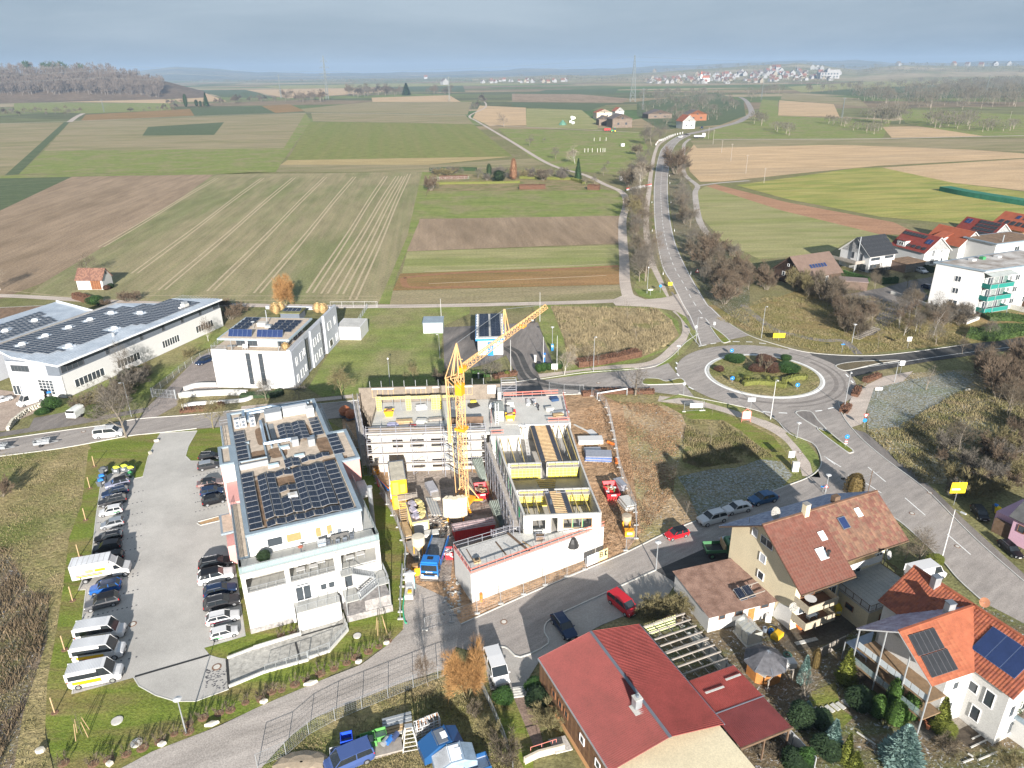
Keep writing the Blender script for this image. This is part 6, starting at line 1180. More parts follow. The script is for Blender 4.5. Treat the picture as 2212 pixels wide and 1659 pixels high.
A=P3(cX,(88,430),zr);Bq=P3(cX,(770,195),zr);Cq=P3(cX,(388,925),ze);Dq=P3(cX,(770,797),ze);Eq=P3(cX,(832,832),ze);Fq=P3(cX,(1330,560),zr)
org=Vt((Dq.x,Dq.y,0));
B=tng('orange_roof_house','white house with orange cross-gabled roof, two solar arrays and a long balcony, bottom right','house',tp(org))
def Lc(l):return[tp(Vt(p)-org)for p in l]
ax=(Bq-A).normalized()
Hq=Vt((A.x*2-Cq.x,A.y*2-Cq.y,ze))
pt('roof',MB().sb(Lc([Cq,Dq+(Dq-Cq)*.02,Bq,A]),.14,OT,W2),B)
pt('roof',MB().sb(Lc([Hq,A,Bq,Bq+(Hq-A)*1.]),.14,FR2,W2),B)
rd=(Fq-Bq);rdn=rd.normalized();perp=(Eq-Bq)-rdn*((Eq-Bq).dot(rdn));perp.z=0;perp=perp.normalized()*((Eq-Bq)-rdn*((Eq-Bq).dot(rdn))).to_2d().length
e1=Bq+perp;e1.z=ze;F2=Bq+rdn*5.4;f1=F2+perp;f1.z=ze;HRp=Bq+rdn*(-7.5);h1=HRp+perp;h1.z=ze;bb=-perp*.85
pt('roof',MB().sb(Lc([HRp,F2+rdn*3,f1+rdn*3,h1]),.14,OT3,W2),B)
mb=MB();b0=HRp+bb;b0.z=ze+.3;b1=F2+rdn*3+bb;b1.z=ze+.3;mb.sb(Lc([HRp,F2+rdn*3,b1,b0]),.14,OT3,W2);pt('roof',mb,B)
ua,ub=Lc([Cq+Vt((0,0,.02)),Dq+Vt((0,0,.02))]);va=Lc([A])[0]
tiles_on(B,ua,Vt(ub)-Vt(ua),Vt(va)-Vt(ua),OT,.5,.42,220,mats=[OT,OT2])
tiles_on(B,Lc([Hq])[0],(Bq-A),(A-Hq),FR2,.42,.42,0)
tiles_on(B,Lc([h1])[0],(f1+rdn*3-h1),(HRp-h1),OT3,.34,.42,0,mats=[OT3,OT])
tiles_on(B,Lc([b1])[0],(b0-b1),(F2+rdn*3-b1),OT3,.42,.42,0)
mb=MB();
for a,b in((A,Bq),(HRp,F2+rdn*3)):a,b=Lc([a,b]);mb.be(Vt(a)+Vt((0,0,.1)),Vt(b)+Vt((0,0,.1)),.28,.14,OT)
pt('ridge_tiles',mb,B)
mb=MB();Ai=A+ax*3.;
dn=(Cq-A);dn.z=0;dnn=dn.normalized()
w1=Ai+dn*.88;w2=Dq-dnn*.4+ax*2;w3=Bq+bb*.5;w4=Ai-dn*.88
pl=[tp((v-org).to_2d())for v in(w1,w2,w3,w4)]
mb.pr(pl,0,7.,WH);a,b,c=Lc([w1,w4,Ai]);mb.add([(a[0],a[1],7.),(b[0],b[1],7.),(c[0],c[1],10.)],[(0,1,2),(2,1,0)],WH)
pn=perp.normalized()
q=[Bq+perp*.9-rdn*7,Bq+perp*.9+rdn*7.8,Bq+bb*.85+rdn*7.8,Bq+bb*.85-rdn*7];mb.pr([tp((v-org).to_2d())for v in q],0,6.9,WH)
g0,g1,g2=Lc([q[1],q[2],Bq+rdn*7.8]);mb.add([(g0[0],g0[1],6.9),(g1[0],g1[1],6.9),(g2[0],g2[1],10.1)],[(0,1,2),(2,1,0)],WH)
pt('wall',mb,B)
def on_slope(o,u,v,nrm,nu,nv,m,gap,kd,w_,l_):
 un,vn=u.normalized(),v.normalized();n=un.cross(vn);n=n if n.z>0 else-n
 M=Matrix(((un.x,vn.x,n.x),(un.y,vn.y,n.y),(un.z,vn.z,n.z)));
 if M.determinant()<0:M=Matrix(((-un.x,vn.x,n.x),(-un.y,vn.y,n.y),(-un.z,vn.z,n.z)))
 for i in rA(nu):
  for j in rA(nv):
   p=o+u*((i+.5)/nu)+v*((j+.5)/nv)+n*.16
   x=lo(SS[40],pm(w_,l_,kd),B,tp(p-org));x.rotation_euler=M.to_euler()
U=Dq-Cq;Vv=A-Cq
on_slope(Cq+U*.1+Vv*.12,U*.62,Vv*.78,No,5,2,No,0,SS[73],U.length*.62/5*.96,Vv.length*.78/2*.95)
U2=rdn*4.6;o2=Bq+rdn*2.7+(f1-F2)*.08;on_slope(o2+(f1-F2)*.62,U2,(F2-f1)*.56,No,3,1,No,0,'coll',1.5,(F2-f1).length*.56)
ux=(Dq-Cq).normalized()
angw=a2(ux.y,ux.x)
fw=w1-org;
for t,z,w_,h_ in[(1.6,5.1,1.3,1.1),(4.4,5.,1.,1.6),(1.4,2.,1.2,1.6),(4.4,1.9,1.1,2.1)]:
 p=fw+ux*t;win(B,p.x+dnn.x*.05,p.y+dnn.y*.05,z,w_,h_,rz=angw,n=1)
g=q[1]-org;gx=(q[2]-q[1]).normalized();ang2=a2(gx.y,gx.x)
for t,z,w_,h_ in[(1.2,4.2,.9,1.6),(3.2,4.6,1.,2.1),(5.6,4.6,1.,2.1),(2.,1.6,.9,1.9),(3.6,7.3,.8,1.6)]:
 p=g+gx*t;win(B,p.x+rdn.x*.05,p.y+rdn.y*.05,z,w_,h_,rz=ang2)
g=q[0]-org;ang3=a2(rdn.y,rdn.x)
for t,z,w_,h_ in[(9.5,5.,1,1.2),(11.5,4.8,1,1.3),(13.2,4.8,1.,2.),(9.8,2,1,1.8),(12.4,2,1,1.8)]:
 p=g+rdn*t;win(B,p.x+pn.x*.05,p.y+pn.y*.05,z,w_,h_,rz=ang3)
mb=MB()
for z in(4.3,2.):
 a,b=[(v-org).to_2d()for v in(A+dn*.95+ax*.3,A-dn*.95+ax*.3)];c,d=[(v-org).to_2d()for v in(Ai-dn*.95,Ai+dn*.95)]
 mb.pr([tp(a),tp(b),tp(c),tp(d)],z,z+.15,mat('decking',(.22,.15,.09),.85,.15,3))
pt(SS[66],mb,B)
for z in(4.45,2.15):
 for k in rA(9):
  p0=A+dn*(.93-.206*k)+ax*.3-org;p1=A+dn*(.93-.206*(k+.92))+ax*.3-org;pt('balcony_panel',MB().e6(p0.x,p0.y,z+.55,p1.x,p1.y,z+.55,.04,.8,mat('balcony_panel',(.5,.54,.56),.3,.05,1)if z>4 else RAILG),B)
mb=MB()
for t in(.95,.35,-.3,-.95):
 p=A+dn*t+ax*.25-org;mb.cy((p.x,p.y,0),(p.x,p.y,7.+3.2*(1-abs(t))),.09,.09,STE,6)
pt('balcony_posts',mb,B)
mb=MB();p=Bq+ax*(-3.)+(Hq-A)*.12-org;mb.q6(p.x,p.y,10.5,.8,.7,1.5,STE,.2).q6(p.x,p.y,11.3,.9,.8,.08,DG,.2);pt(SS[65],mb,B)
mb=MB();p=HRp+rdn*3.2+perp*.1-org;mb.q6(p.x,p.y,10.5,.8,.7,1.5,STE,.2).q6(p.x,p.y,11.3,.9,.8,.08,DG,.2);pt(SS[65],mb,B)
mb=MB();p=Bq+rdn*.6-perp*.12-org;mb.c6(p.x,p.y,10,p.x,p.y,11,.04,.04,STE,5);dish(mb,(p.x,p.y,11.),.5,mat('dish_terracotta',(.6,.3,.18),.6,0),(-.6,-.6,.4));pt(SS[33],mb,B)
B2=tng('glass_canopy','grey glass patio canopy at left of orange-roofed house','canopy',gP(cL,840,260))
cc=[P3(cL,(838,250),2.6),P3(cL,(1060,165),3.),P3(cL,(1035,260),3.),P3(cL,(1000,380),2.6)];o3=Vt(gP(cL,840,260));pt('roof',MB().sb([tp(v-o3)for v in cc],.06,mat('patio_glass',(.28,.33,.4),.12,.1,1)),B2)
for v in(cc[0],cc[3]):mb=MB();w=v-o3;mb.q6(w.x,w.y,1.3,.12,.12,2.6,STE);pt('post',mb,B2)
B2=tng('flat_garage','white flat-roofed garage block at lower right corner with bare creeper','garage',gP(cX,1030,1350),rad(-60));pt('wall',MB().bx(0,14,0,9,0,2.7,WH),B2);pt('roof',MB().bx(-.15,14,-.15,9,2.7,3.,ALU).bx(.3,13.7,.3,8.7,3.,3.03,mat('roof_brown_gravel',(.2,.16,.13),.9,.1,.6)),B2)
B2=tng('pink_house','pink rendered house with dark tiled roof at right edge','house',gP(cK,2080,545),rad(-62));pt('wall',MB().bx(0,12,0,9,0,4.6,mat('render_pink',(.52,.33,.42),.8,.05,.6)).bx(-3,0,1.2,8,0,3.,mat('render_pink',(.62,.36,.48))),B2);DT=mat('tile_dark',(.1,.1,.1),.7,.2,1)
pt('roof',MB().sb(pM(-.4,-.8,4.3,13,-.8,4.3,13,4.5,7.4,-.4,4.5,7.4),.15,DT).sb(pM(-.4,9.8,4.3,13,9.8,4.3,13,4.5,7.4,-.4,4.5,7.4),.15,DT),B2);win(B2,1.3,-.05,2.8,1.,1.2,'F',1,fm=FB);win(B2,-.05,3,2.6,1,1.2,'L',1,fm=FB)
pt('timber_screen',MB().bx(-2.6,-.2,.4,1.,0,2.2,WD),B2)
def gh(name,lb,c,rz,L_,W_,ez,rzz,wm,rm,axis='x',wins=(),oh=.6,tiles=Tr,ct='house'):
 B=tng(name,lb,ct,(c[0],c[1],0),rad(rz));mb=MB().bx(0,L_,0,W_,0,ez,wm)
 if axis=='x':g=[[(0,0,ez),(0,W_,ez),(0,W_/2,rzz)],[(L_,0,ez),(L_,W_,ez),(L_,W_/2,rzz)]];s=[[(-oh,-oh,ez-.35),(L_+oh,-oh,ez-.35),(L_+oh,W_/2,rzz+.1),(-oh,W_/2,rzz+.1)],[(-oh,W_+oh,ez-.35),(L_+oh,W_+oh,ez-.35),(L_+oh,W_/2,rzz+.1),(-oh,W_/2,rzz+.1)]]
 else:g=[[(0,0,ez),(L_,0,ez),(L_/2,0,rzz)],[(0,W_,ez),(L_,W_,ez),(L_/2,W_,rzz)]];s=[[(-oh,-oh,ez-.35),(-oh,W_+oh,ez-.35),(L_/2,W_+oh,rzz+.1),(L_/2,-oh,rzz+.1)],[(L_+oh,-oh,ez-.35),(L_+oh,W_+oh,ez-.35),(L_/2,W_+oh,rzz+.1),(L_/2,-oh,rzz+.1)]]
 for t in g:mb.add(t,[(0,1,2),(2,1,0)],wm)
 pt('wall',mb,B)
 for k in s:
  mb=MB().sb([(a,b,z+.12)for a,b,z in k],.22,rm,W2 if wm==W2 else wm);r=pt('roof',mb,B)
  a,b,c_,d=[Vt(v)for v in k]
  if tiles:
   rest=MB();nn=(b-a).cross(d-a).normalized();nn=nn if nn.z>0 else-nn
   n=int((d-a).length/.45)
   for i in rA(1,n):p=a+(d-a)*i/n+nn*.13;rest.be(tp(p),tp(p+(b-a)),.06,.05,rm)
   lo('tile_courses',rest.mesh('tile_courses'),r)['kind']='stuff'
 for w in wins:win(B,*w)
 return B,s
def rp1(B,s,us,vs,kd,w_,l_):
 a,b,c,d=[Vt(v)for v in s];u=b-a;v=d-a;un,vn=u.normalized(),v.normalized();n=un.cross(vn);
 M=Matrix(((un.x,vn.x,n.x),(un.y,vn.y,n.y),(un.z,vn.z,n.z)))
 if n.z<0:n=-n;M=Matrix(((-un.x,vn.x,n.x),(-un.y,vn.y,n.y),(-un.z,vn.z,n.z)))
 for x in us:
  for y in vs:
   p=a+u*x+v*y+n*.32;o=lo(SS[40],pm(w_,l_,kd),B,tp(p));o.rotation_euler=M.to_euler()
LS=lambda a,b,n:[a+(b-a)*i/(n-1)for i in rA(n)]
RT=mat('tile_red',(.2,.04,.03),.7,.12,.6);OTf=mat('tile_bright_orange',(.32,.09,.045),.7,.12,.6)
B,s=gh('timber_house','dark brown timber-clad house with brown roof and white square windows behind copse',(91.6,219.8),23.5,15.5,13,3.6,8.6,mat('timber_cladding',(.085,.055,.042),.9,.25,1.5),mat('roof_brown',(.15,.105,.085),.8,.1,.8),'x',[(-.05,4.2,5.6,1.3,1.4,'L'),(-.05,7.,5.9,.8,.9,'L'),(-.05,3.,3.3,1.5,1.6,'L'),(-.05,8.6,2.8,1.2,1.4,'L'),(2,-.05,1.8,1.5,2.2,'F'),(4.5,-.05,1.8,2.5,2.2,'F',3),(9,-.05,1.8,2.5,2.2,'F',3)],tiles=Fa)
rp1(B,s[0],LS(.33,.68,6),[.45],'coll',.8,1.5)
mb=MB();
for k in rA(30):mb.bx(.1+k*.52,.2+k*.52,-.05,-.003,.2,3.4,WD)
pt('cladding',mb,B,kd=STF)
B,s=gh('white_modern_house','white modern house with all-black solar roof and a timber balcony',(120.2,237.6),23.2,11.6,12.5,5.6,10.6,W2,PVK,'x',[(2.6,-.05,4.4,4,1.,'F',2,FD),(8.8,-.05,4.6,4,1.,'F',2,FD),(-.05,3.3,4.4,1,2.4,'L',1,FD),(-.05,7,4.6,1,2.,'L',1,FD),(-.05,5.3,8,1,1.8,'L',1,FD),(2.8,-.05,1.4,4.6,2.4,'F',3,FD),(-.05,3,1.3,4,2.3,'L',3,FD)],tiles=Fa)
rp1(B,s[0],LS(.07,.93,7),LS(.1,.9,5),SS[73],1.7,1.45)
mb=MB().bx(-4,0,2,12,2.7,2.9,WG);
for y in(2,):mb.bx(-4,0,1.9,2.,2.9,3.8,WG)
mb.bx(-4.1,-4,2,12,2.9,3.8,WG).q6(-3.8,2.2,1.3,.2,.2,2.7,W2);pt(SS[66],mb,B)
pt('flue',MB().c6(-1.2,4,0,-1.2,4,11.5,.18,.18,STE,8),B)
B2=tng('timber_carport','dark timber-clad flat-roofed carport beside white modern house','carport',(132.2,236.5,0),rad(23));mb=MB().bx(0,9,0,7,0,3.,mat('slats_brown',(.14,.1,.08),.9,.2,2));
for k in rA(12):mb.bx(-.04,9,-.05,-.003,.1+k*.24,.22+k*.24,WG)
pt('wall',mb,B2);pt('roof',MB().bx(-.2,9.2,-.2,7.2,3.,3.2,RL),B2)
B,s=gh('red_roof_house','white house with dark red roof, dormer and black solar panels, first of row',(142.2,244.5),20,11.5,14,5.,9.6,W2,RT,'y',[(4,-.05,4.4,1.2,2.2,'F',2),(7.6,-.05,4.8,1.2,.8,'F',2),(4,-.05,1.6,1.8,2,'F',3),(8.4,-.05,1.6,1,1.6,'F'),(-.05,4,1.6,1.4,1.6,'L',2)])
rp1(B,s[0],LS(.12,.55,4),[.22],SS[73],1.55,1.2);rp1(B,s[0],LS(.35,.93,8),[.82],SS[73],1.1,1.3);rp1(B,s[0],[.12,.2],[.62],'coll',1.1,2.)
pt('dormer',MB().bx(-.1,3.2,8.5,12,4.8,7.2,W2).bx(-.4,4.2,8.2,12.3,7.2,7.4,RT),B);win(B,-.15,10.2,6.1,2,1.1,'L',2)
B,s=gh('orange_tile_house','white house with bright orange tiled roof, second of row',(159.,253.2),20,11.5,14,5.,9.6,W2,OTf,'y',[(3.6,-.05,4.6,1.1,2.,'F',2),(7.2,-.05,4.8,1.1,2,'F',2),(4,-.05,1.6,2.4,2,'F',3),(8.8,-.05,1.8,2,1,'F',2)])
pt('dormer',MB().bx(-.1,3.6,6.5,10.5,4.8,6.8,W2).sb(pM(-.5,6.1,6.8,-.5,10.9,6.8,4.8,10.9,8.6,4.8,6.1,8.6),.15,OTf),B)
B,s=gh('solar_roof_house','white house with red roof carrying a large solar array, third of row',(177.8,266.2),20,11.5,15,5.,9.6,W2,RT,'y',[(3.6,-.05,4.4,1.1,2.2,'F',2),(8,-.05,4.6,1.1,2.2,'F',2)])
rp1(B,s[0],LS(.1,.55,6),LS(.2,.85,4),SS[73],1.2,1.4);rp1(B,s[0],[.8,.88],[.75],'coll',1.1,2.2)
B,s=gh('peach_house','peach-walled house with orange roof and dark panels at right edge',(197,276),20,14,14,5.2,9.8,mat('render_peach',(.65,.38,.2),.8,.05,.6),OTf,'y',[(3.6,-.05,4.4,1.1,1.6,'F',2)])
rp1(B,s[0],LS(.15,.8,5),[.35],SS[73],1.7,2.2);rp1(B,s[0],[.3,.5],[.75],'coll',1.5,1.8)
B=tng('flat_roof_house','white flat-roofed house with smoking flue behind apartments','house',(165.5,243.6,0),rad(20));pt('wall',MB().bx(0,22,0,12,0,7.6,W2),B);pt('roof',MB().bx(-.5,22.5,-.5,12.5,7.6,8.,ALU).bx(.2,21.8,.2,11.8,8.,8.03,RL),B);win(B,10.5,-.05,5.4,2.4,1.6,'F',2);pt('flue',MB().c6(4,1,7,4,1,10.4,.2,.2,STE,8),B)
B=tng('apartment_block','white three-storey apartment block with turquoise corner balconies',SS[58],(129.2,192.,0),rad(20));TQ=mat('panel_turquoise',(.02,.2,.17),.5,.06,1)
pt('wall',MB().pr(pL(0,0,34,0,30,13,-4.4,11.6),0,12.2,W2),B)
pt('roof',MB().pr(pL(-.4,-.5,34.5,-.5,30.5,13.4,-4.9,12.2),12.2,12.6,ALU).pr(pL(.2,.2,33.8,.1,29.8,12.6,-4,11.2),12.602,12.63,mat('roof_frost_gravel',(.22,.18,.15),.9,.2,.25,c2=(.5,.48,.46))).q6(10,9,13,1.2,1.2,.8,GP).q6(6,9,12.9,1.5,1.5,.5,W2).q6(16,9,12.9,1.5,1.5,.5,W2),B)
d7=a2(11.6,-4.4)
for t,z,w_,h_ in[(6,9,1.6,1.6),(6,5.6,1.6,1.6),(6,1.9,2.4,2)]:
 x,y=-.355*t,.935*t;win(B,x-.05,y,z,w_,h_,rz=d7+pI,n=2)
for x in(13.5,18.5,22,26):
 for z in(9.2,5.8,2.4):win(B,x,-.05,z,1.6,1.6,'F',2)
for z in(2.6,6.,9.3):win(B,10.8,-.05,z,1.,1.5,'F',2)
pt('loggia_wall',MB().bx(.4,9.6,0.,.05,1.2,11.6,TQ),B)
for i,z in en((.9,4.3,7.7)):
 pt(SS[66],MB().bx(.2,9.3,-2.4,-0.,z,z+.2,CL).bx(.2,9.3,-2.5,-2.4,z+.1,z+1.35,TQ).bx(.1,.2,-2.5,0,z+.1,z+1.35,TQ).bx(9.3,9.4,-2.5,0,z+.1,z+1.35,TQ).bx(.2,9.3,-2.55,-2.5,z+1.35,z+1.42,STE),B)
 win(B,3.,-.05,z+1.5,2.2,2.2,'F',2);win(B,7.,-.05,z+1.5,1.6,2.2,'F',2)
pt('balcony_roof',MB().sb(pM(-.1,-2.8,11.3,9.8,-2.8,11.3,9.8,0,11.9,-.1,0,11.9),.06,mat('canopy_glass',(.4,.42,.4),.2,.1,1)),B)
mb=MB();
for x in(.3,3.2,9.2):mb.c6(x,-2.5,0,x,-2.5,11.3,.08,.08,STE,6)
pt('balcony_posts',mb,B)
RW=MB();rb1(RW,spl(pts(cP,pL(1140,730,1300,780,1480,850)),4),.35,0,.9,CL);wth('retaining_wall',RW,'low concrete wall beside apartment driveway','wall')
RW=MB();rb1(RW,pts(cP,[(1735,975),(1840,935)]),.8,0,.8,CL);rb1(RW,pts(cP,[(2060,840),(2300,900)]),.3,0,1.4,CL);wth('retaining_wall',RW,'short pale stone wall at apartment corner','wall')
B2=tng('garden_hut','low flat-roofed brown timber hut at end of driveway, before hedge','shed',gP(cP,720,690),rad(-20));pt('wall',MB().bx(0,8,0,5,0,2.6,mat('slats_brown',(.14,.1,.08))),B2);pt('roof',MB().bx(-.2,8.2,-.2,5.2,2.6,2.8,mat('roof_mauve',(.22,.17,.16),.9,.1,.5)),B2)
t=tng('garden_steps','flight of timber-edged steps climbing bank beside street lamp','steps',gP(cP,860,1090))
p0=Vt(gP(cP,850,1098));p1=Vt(gP(cP,1000,1045));d=(p1-p0)/9;n=Vt((-d.y,d.x,0)).normalized()*1.1
for k in rA(10):mb=MB();q=d*k;mb.be(tp(q-n+Vt((0,0,.08+k*.12))),tp(q+n+Vt((0,0,.08+k*.12))),.35,.16,WG);pt('step',mb,t)
def fh(px,W_,D_,h,rh,wm,rm,lb,rz=0,name='farm_building',c=cQ,gp=No,axis='y',wins=Tr):
 B,s=gh(name,lb,G(c(*px)),rz,W_,D_,h,h+rh,wm,rm,axis,(),oh=.8,tiles=Fa,ct=SS[58])
 if wins:
  for k in rA(2):win(B,W_*(.3+.4*k),-.06,h*.45,W_*.1,h*.25,'F',1,fm=FD)
  win(B,W_*.5,-.06,h*1.05,W_*.1,h*.2,'F',1,fm=FD)
 if gp:B['group']=gp
 return B
FT=mat('tile_farm',(.3,.1,.055),.8,.15,.3);FG=mat('roof_farm_grey',(.13,.11,.105),.8,.15,.3);FW=mat('barn_wood',(.16,.125,.1),.9,.2,.5)
fh((1850,268),15,18,8,6.5,WH,FT,'white farmhouse with orange roof beside country road',12)
fh((1885,215),26,20,8,5,mat('barn_orange',(.24,.1,.05),.8,.1,.5),FG,'orange timber barn with wide grey roof behind white farmhouse',10)
fh((1380,262),24,24,10,5,FW,FG,'large weathered timber barn at end of paddock track',10)
fh((1290,245),16,14,7,4,FW,FG,'small grey timber shed left of large barn',8)
fh((1400,190),13,14,8,5,WH,FT,'white building with orange roof behind large barn',15)
fh((1620,200),34,26,6,5,FW,FG,'long low grey-roofed barn among trees',8)
fh((1275,200),22,18,8,4,mat('render_beige',(.5,.42,.33),.8,.1,.5),FT,'beige farm building at left end of farm',10)
t=tng('tractor','green tractor on paddock track before barn','tractor',gP(cQ,1385,290),rad(185),sc=1.7);pt('body',MB().q6(.3,0,1.1,2.4,.9,.9,GP).q6(-.8,0,1.9,1.4,1.4,1.5,GL).q6(-.8,0,2.7,1.6,1.5,.15,GP),t)
for x,r in((-1.1,.85),(1.2,.5)):
 for y in(-.9,.9):mb=MB().c6(x,y-.2,r,x,y+.2,r,r,r,BK,12);w=pt('wheel',mb,t);pt('rim',MB().c6(x,y-.22,r,x,y+.22,r,r*.5,r*.5,mat('rim_yellow',(.7,.55,.05),.5,0),10),w)
t=tng('farm_trailer','red farm trailer coupled behind green tractor','trailer',gP(cQ,1345,285),rad(185),sc=1.7);pt('body',MB().q6(0,0,1.3,4.2,2.,1.1,RED),t)
for x in(-1,.6):pt('axle_wheels',MB().c6(x,-1,.5,x,1,.5,.5,.5,BK,10),t)
for k,(x,y)in en(pL(1100,215,1108,200,1118,222,1112,210,1122,205)):
 so1('silage_bale',MB().c6(-1.4,0,1.6,1.4,0,1.6,1.6,1.6,mat('bale_wrap',(.75,.8,.78),.4,.05,1),12),'pale wrapped silage bale in pile beside tarp, far meadow','bale','silage bales',(*G(cQ(x,y+14)),(0.,3,0.,3,3)[k]),.5*k)
so1('covered_heap',MB().la(pL(5,0,4.4,2,2.5,4,1,5.6,.02,6),mat('tarp_green',(.08,.18,.13),.6,.15,1),7),'heap under a green tarpaulin on far meadow','heap',No,gP(cQ,1047,242))
mb=MB();rb1(mb,spl(pts(cD,pL(2040,412,2100,424,2212,442,2300,455)),6),7,0,2.4,mat('tarp_dark_green',(.03,.16,.1),.7,.2,.3));wth('covered_clamp',mb,'long dark green covered clamp in field at right edge','heap')
for q in[(1448,385),(1443,612)]:so1('white_tank',MB().q6(0,0,1.2,3,2.2,2.4,W2).q6(0,0,2.5,3.2,2.4,.2,CL),'white tank standing on paddock by farm' if q[1]<400 else 'white tank under birch by road junction','tank',No,(*G(cQ(*q)),0),.3)
FP=pL(1195,425,1217,424,1245,424,1280,425,1300,424,1317,424,1330,423,1258,350,1297,348,1338,348)
for q in FP:so1('paddock_post',MB().q6(0,0,1.6,.35,.35,3.2,CL),'white paddock fence post on green meadow','post','white paddock posts',(*G(cQ(*q)),0))
BANW=mat('banner_white',(.45,.45,.46),.7,.05,1)
t=tng('banner_fence','row of white and red banners at farm track junction','banner',gP(cQ,1475,685));A0=Vt(gP(cQ,1475,685));A1=Vt(gP(cQ,1645,655));
for k in rA(7):
 a=(A1-A0)*(k/7);b=(A1-A0)*((k+.9)/7);pt('banner_panel',MB().e6(a.x,a.y,1.,b.x,b.y,1.,.1,1.4,BANW).e6(a.x,a.y-.1,1.5,b.x,b.y-.1,1.5,.06,.5,RED if k in(0,5,6)else mat('banner_grey',(.5,.5,.52),.7,.1,1)),t)
for k in rA(16):
 q=spl(pL(1672,378,1690,355,1720,345,1760,325,1800,312,1850,300,1890,292),3)[k];so1('white_fence_pillar',MB().q6(0,0,.8,.5,1.7,1.6,W2).q6(0,0,1.7,.6,1.9,.2,OT if k<3 else W2),'white wall pillar in row along bend by farm','pillar','white pillars at farm bend',(*G(cQ(*q)),0),-.6)
PYG=mat('pylon_grey',(.16,.18,.18),.7,0)
def pylon(p,h,lb,arms,w=.09,name='pylon',col=PYG,rz=0):
 t=tng(name,lb,'pylon',(p[0],p[1],0),rz);mb=MB();W0=h*w;th=h*.0028+.03;lv=[0,.14,.26,.37,.47,.56,.64,.71,.78,.84,.9,.95,1]
 wd=lambda f:W0*(1-f)**.9+h*.012
 for a,b in zip(lv[:-1],lv[1:]):
  for i in rA(4):
   s=pL(1,1,-1,1,-1,-1,1,-1);p_,q_=s[i],s[(i+1)%4];A=(p_[0]*wd(a)/2,p_[1]*wd(a)/2,a*h);A2=(p_[0]*wd(b)/2,p_[1]*wd(b)/2,b*h);B_=(q_[0]*wd(a)/2,q_[1]*wd(a)/2,a*h);B2=(q_[0]*wd(b)/2,q_[1]*wd(b)/2,b*h)
   mb.be(A,A2,th*1.4,th*1.4,col).be(A,B2,th,th,col).be(B_,A2,th,th,col).be(A2,B2,th,th,col)
 pt('lattice_mast',mb,t)
 for f,l in arms:
  mb=MB();z=f*h;mb.e6(-l,0,z,l,0,z,th*1.6,th*1.6,col).e6(-l,0,z,0,0,z+h*.045,th,th,col).e6(l,0,z,0,0,z+h*.045,th,th,col)
  for x in(-l,-l*.6,l*.6,l):mb.c6(x,0,z-h*.03,x,0,z,th,th,DG,4)
  pt('crossarm',mb,t)
 return t
pylon(G(cB(521,440)),89,'tall lattice pylon beyond farm, right of centre',[],.12)
pylon(G(cA(1415,430)),102,'lattice pylon with four crossarms on horizon, left of centre',pL(.88,8,.74,11,.6,13,.52,10),.05)
pylon(G(cA(1942,438)),52,'thin lattice pole on crest near centre',[(.95,5)],.05)
pylon(G(cA(1215,425)),60,'thin lattice pole near left distant trees',[(.95,5)],.04)
pylon(G(cB(1424,512)),26,'slim lattice pole on right hillside meadow',[(.95,3)],.06);pylon(G(cB(565,475)),34,'slim lattice pole behind farm trees',[(.95,3)],.05);pylon(G(cA(450,485)),22,'slim pole in left valley',[(.95,3)],.05)
pylon(G(cB(1077,430)),40,'slim lattice pole where country road vanishes',[(.96,3)],.04);pylon(G(cB(2045,412)),42,'slim lattice pole on upper right hillside',[(.96,3)],.04)
for(x,y,t)in pM(868,625,560,905,660,605,945,697,620,1010,750,668,1088,790,725,848,600,550,2148,430,400,2150,520,480):
 p=cB(x,y);h=zat(p,cB(x+4,t));so1('timber_pole',MB().c6(0,0,0,0,0,h,.16,.12,WG,6).e6(-1,0,h-.6,1,0,h-.6,.12,.12,WG),'timber power pole in tan field right of road','pole','timber power poles',(*G(p),0))
mb=MB();
def wire(a,b,sag,r=.06,n=14):
 a=Vt(a);b=Vt(b);ps=[a.lerp(b,t)-Vt((0,0,sag*4*t*(1-t)))for t in[i/n for i in rA(n+1)]]
 for p,q in zip(ps[:-1],ps[1:]):mb.be(tp(p),tp(q),r,r,PYG)
pb=G(cB(521,440));far=(2600,3300)
for dz in(0,-9,-20):
 for o in(-8,8):
  wire((pb[0]+o,pb[1],86+dz),(far[0]+o,far[1],80+dz),20,.12);wire((pb[0]+o,pb[1],86+dz),(-700+o,1350,80+dz),18,.1);wire((-700+o,1350,80+dz),(-2600+o,1500,80+dz),18,.12)
wth('power_lines',mb,'high-voltage wires sagging across far fields','power line')
def vnoise(x,s):return si(x*.9+s)+.5*si(x*2.3+s*2)+.3*si(x*5.1+s*3)
HILLS=[]
def hill(name,sky_,d0,d1,m,rough=0,n=160):
 xs=[p[0]for p in sky_];ys=[p[1]for p in sky_]
 vs=[];fs=[];rows=14;cols=[]
 for i in rA(n+1):
  px=xs[0]+(xs[-1]-xs[0])*i/n;py=float(np.interp(px,xs,ys))+rough*vnoise(px*.05,hs(name));d=ray(px,py);L=hy(d[0],d[1]);zt=max(5,CAMH+d[2]/L*d1);u=(d[0]/L,d[1]/L);cols.append((u,zt))
  for k in rA(rows):
   t=k/(rows-1)*1.25;s=min(1,t);z=zt*(s*s*(3-2*s))if t<=1 else zt*(1-(t-1)*1.2);dd=d0+(d1-d0)*t;vs.append((u[0]*dd,u[1]*dd,z-.5))
 for i in rA(n):
  for k in rA(rows-1):a=i*rows+k;fs.append((a,a+rows,a+rows+1,a+1))
 mb=MB().add(vs,fs,m);o=st(name,mb)
 HILLS.append((xs[0],xs[-1],n,cols,d0,d1));return o
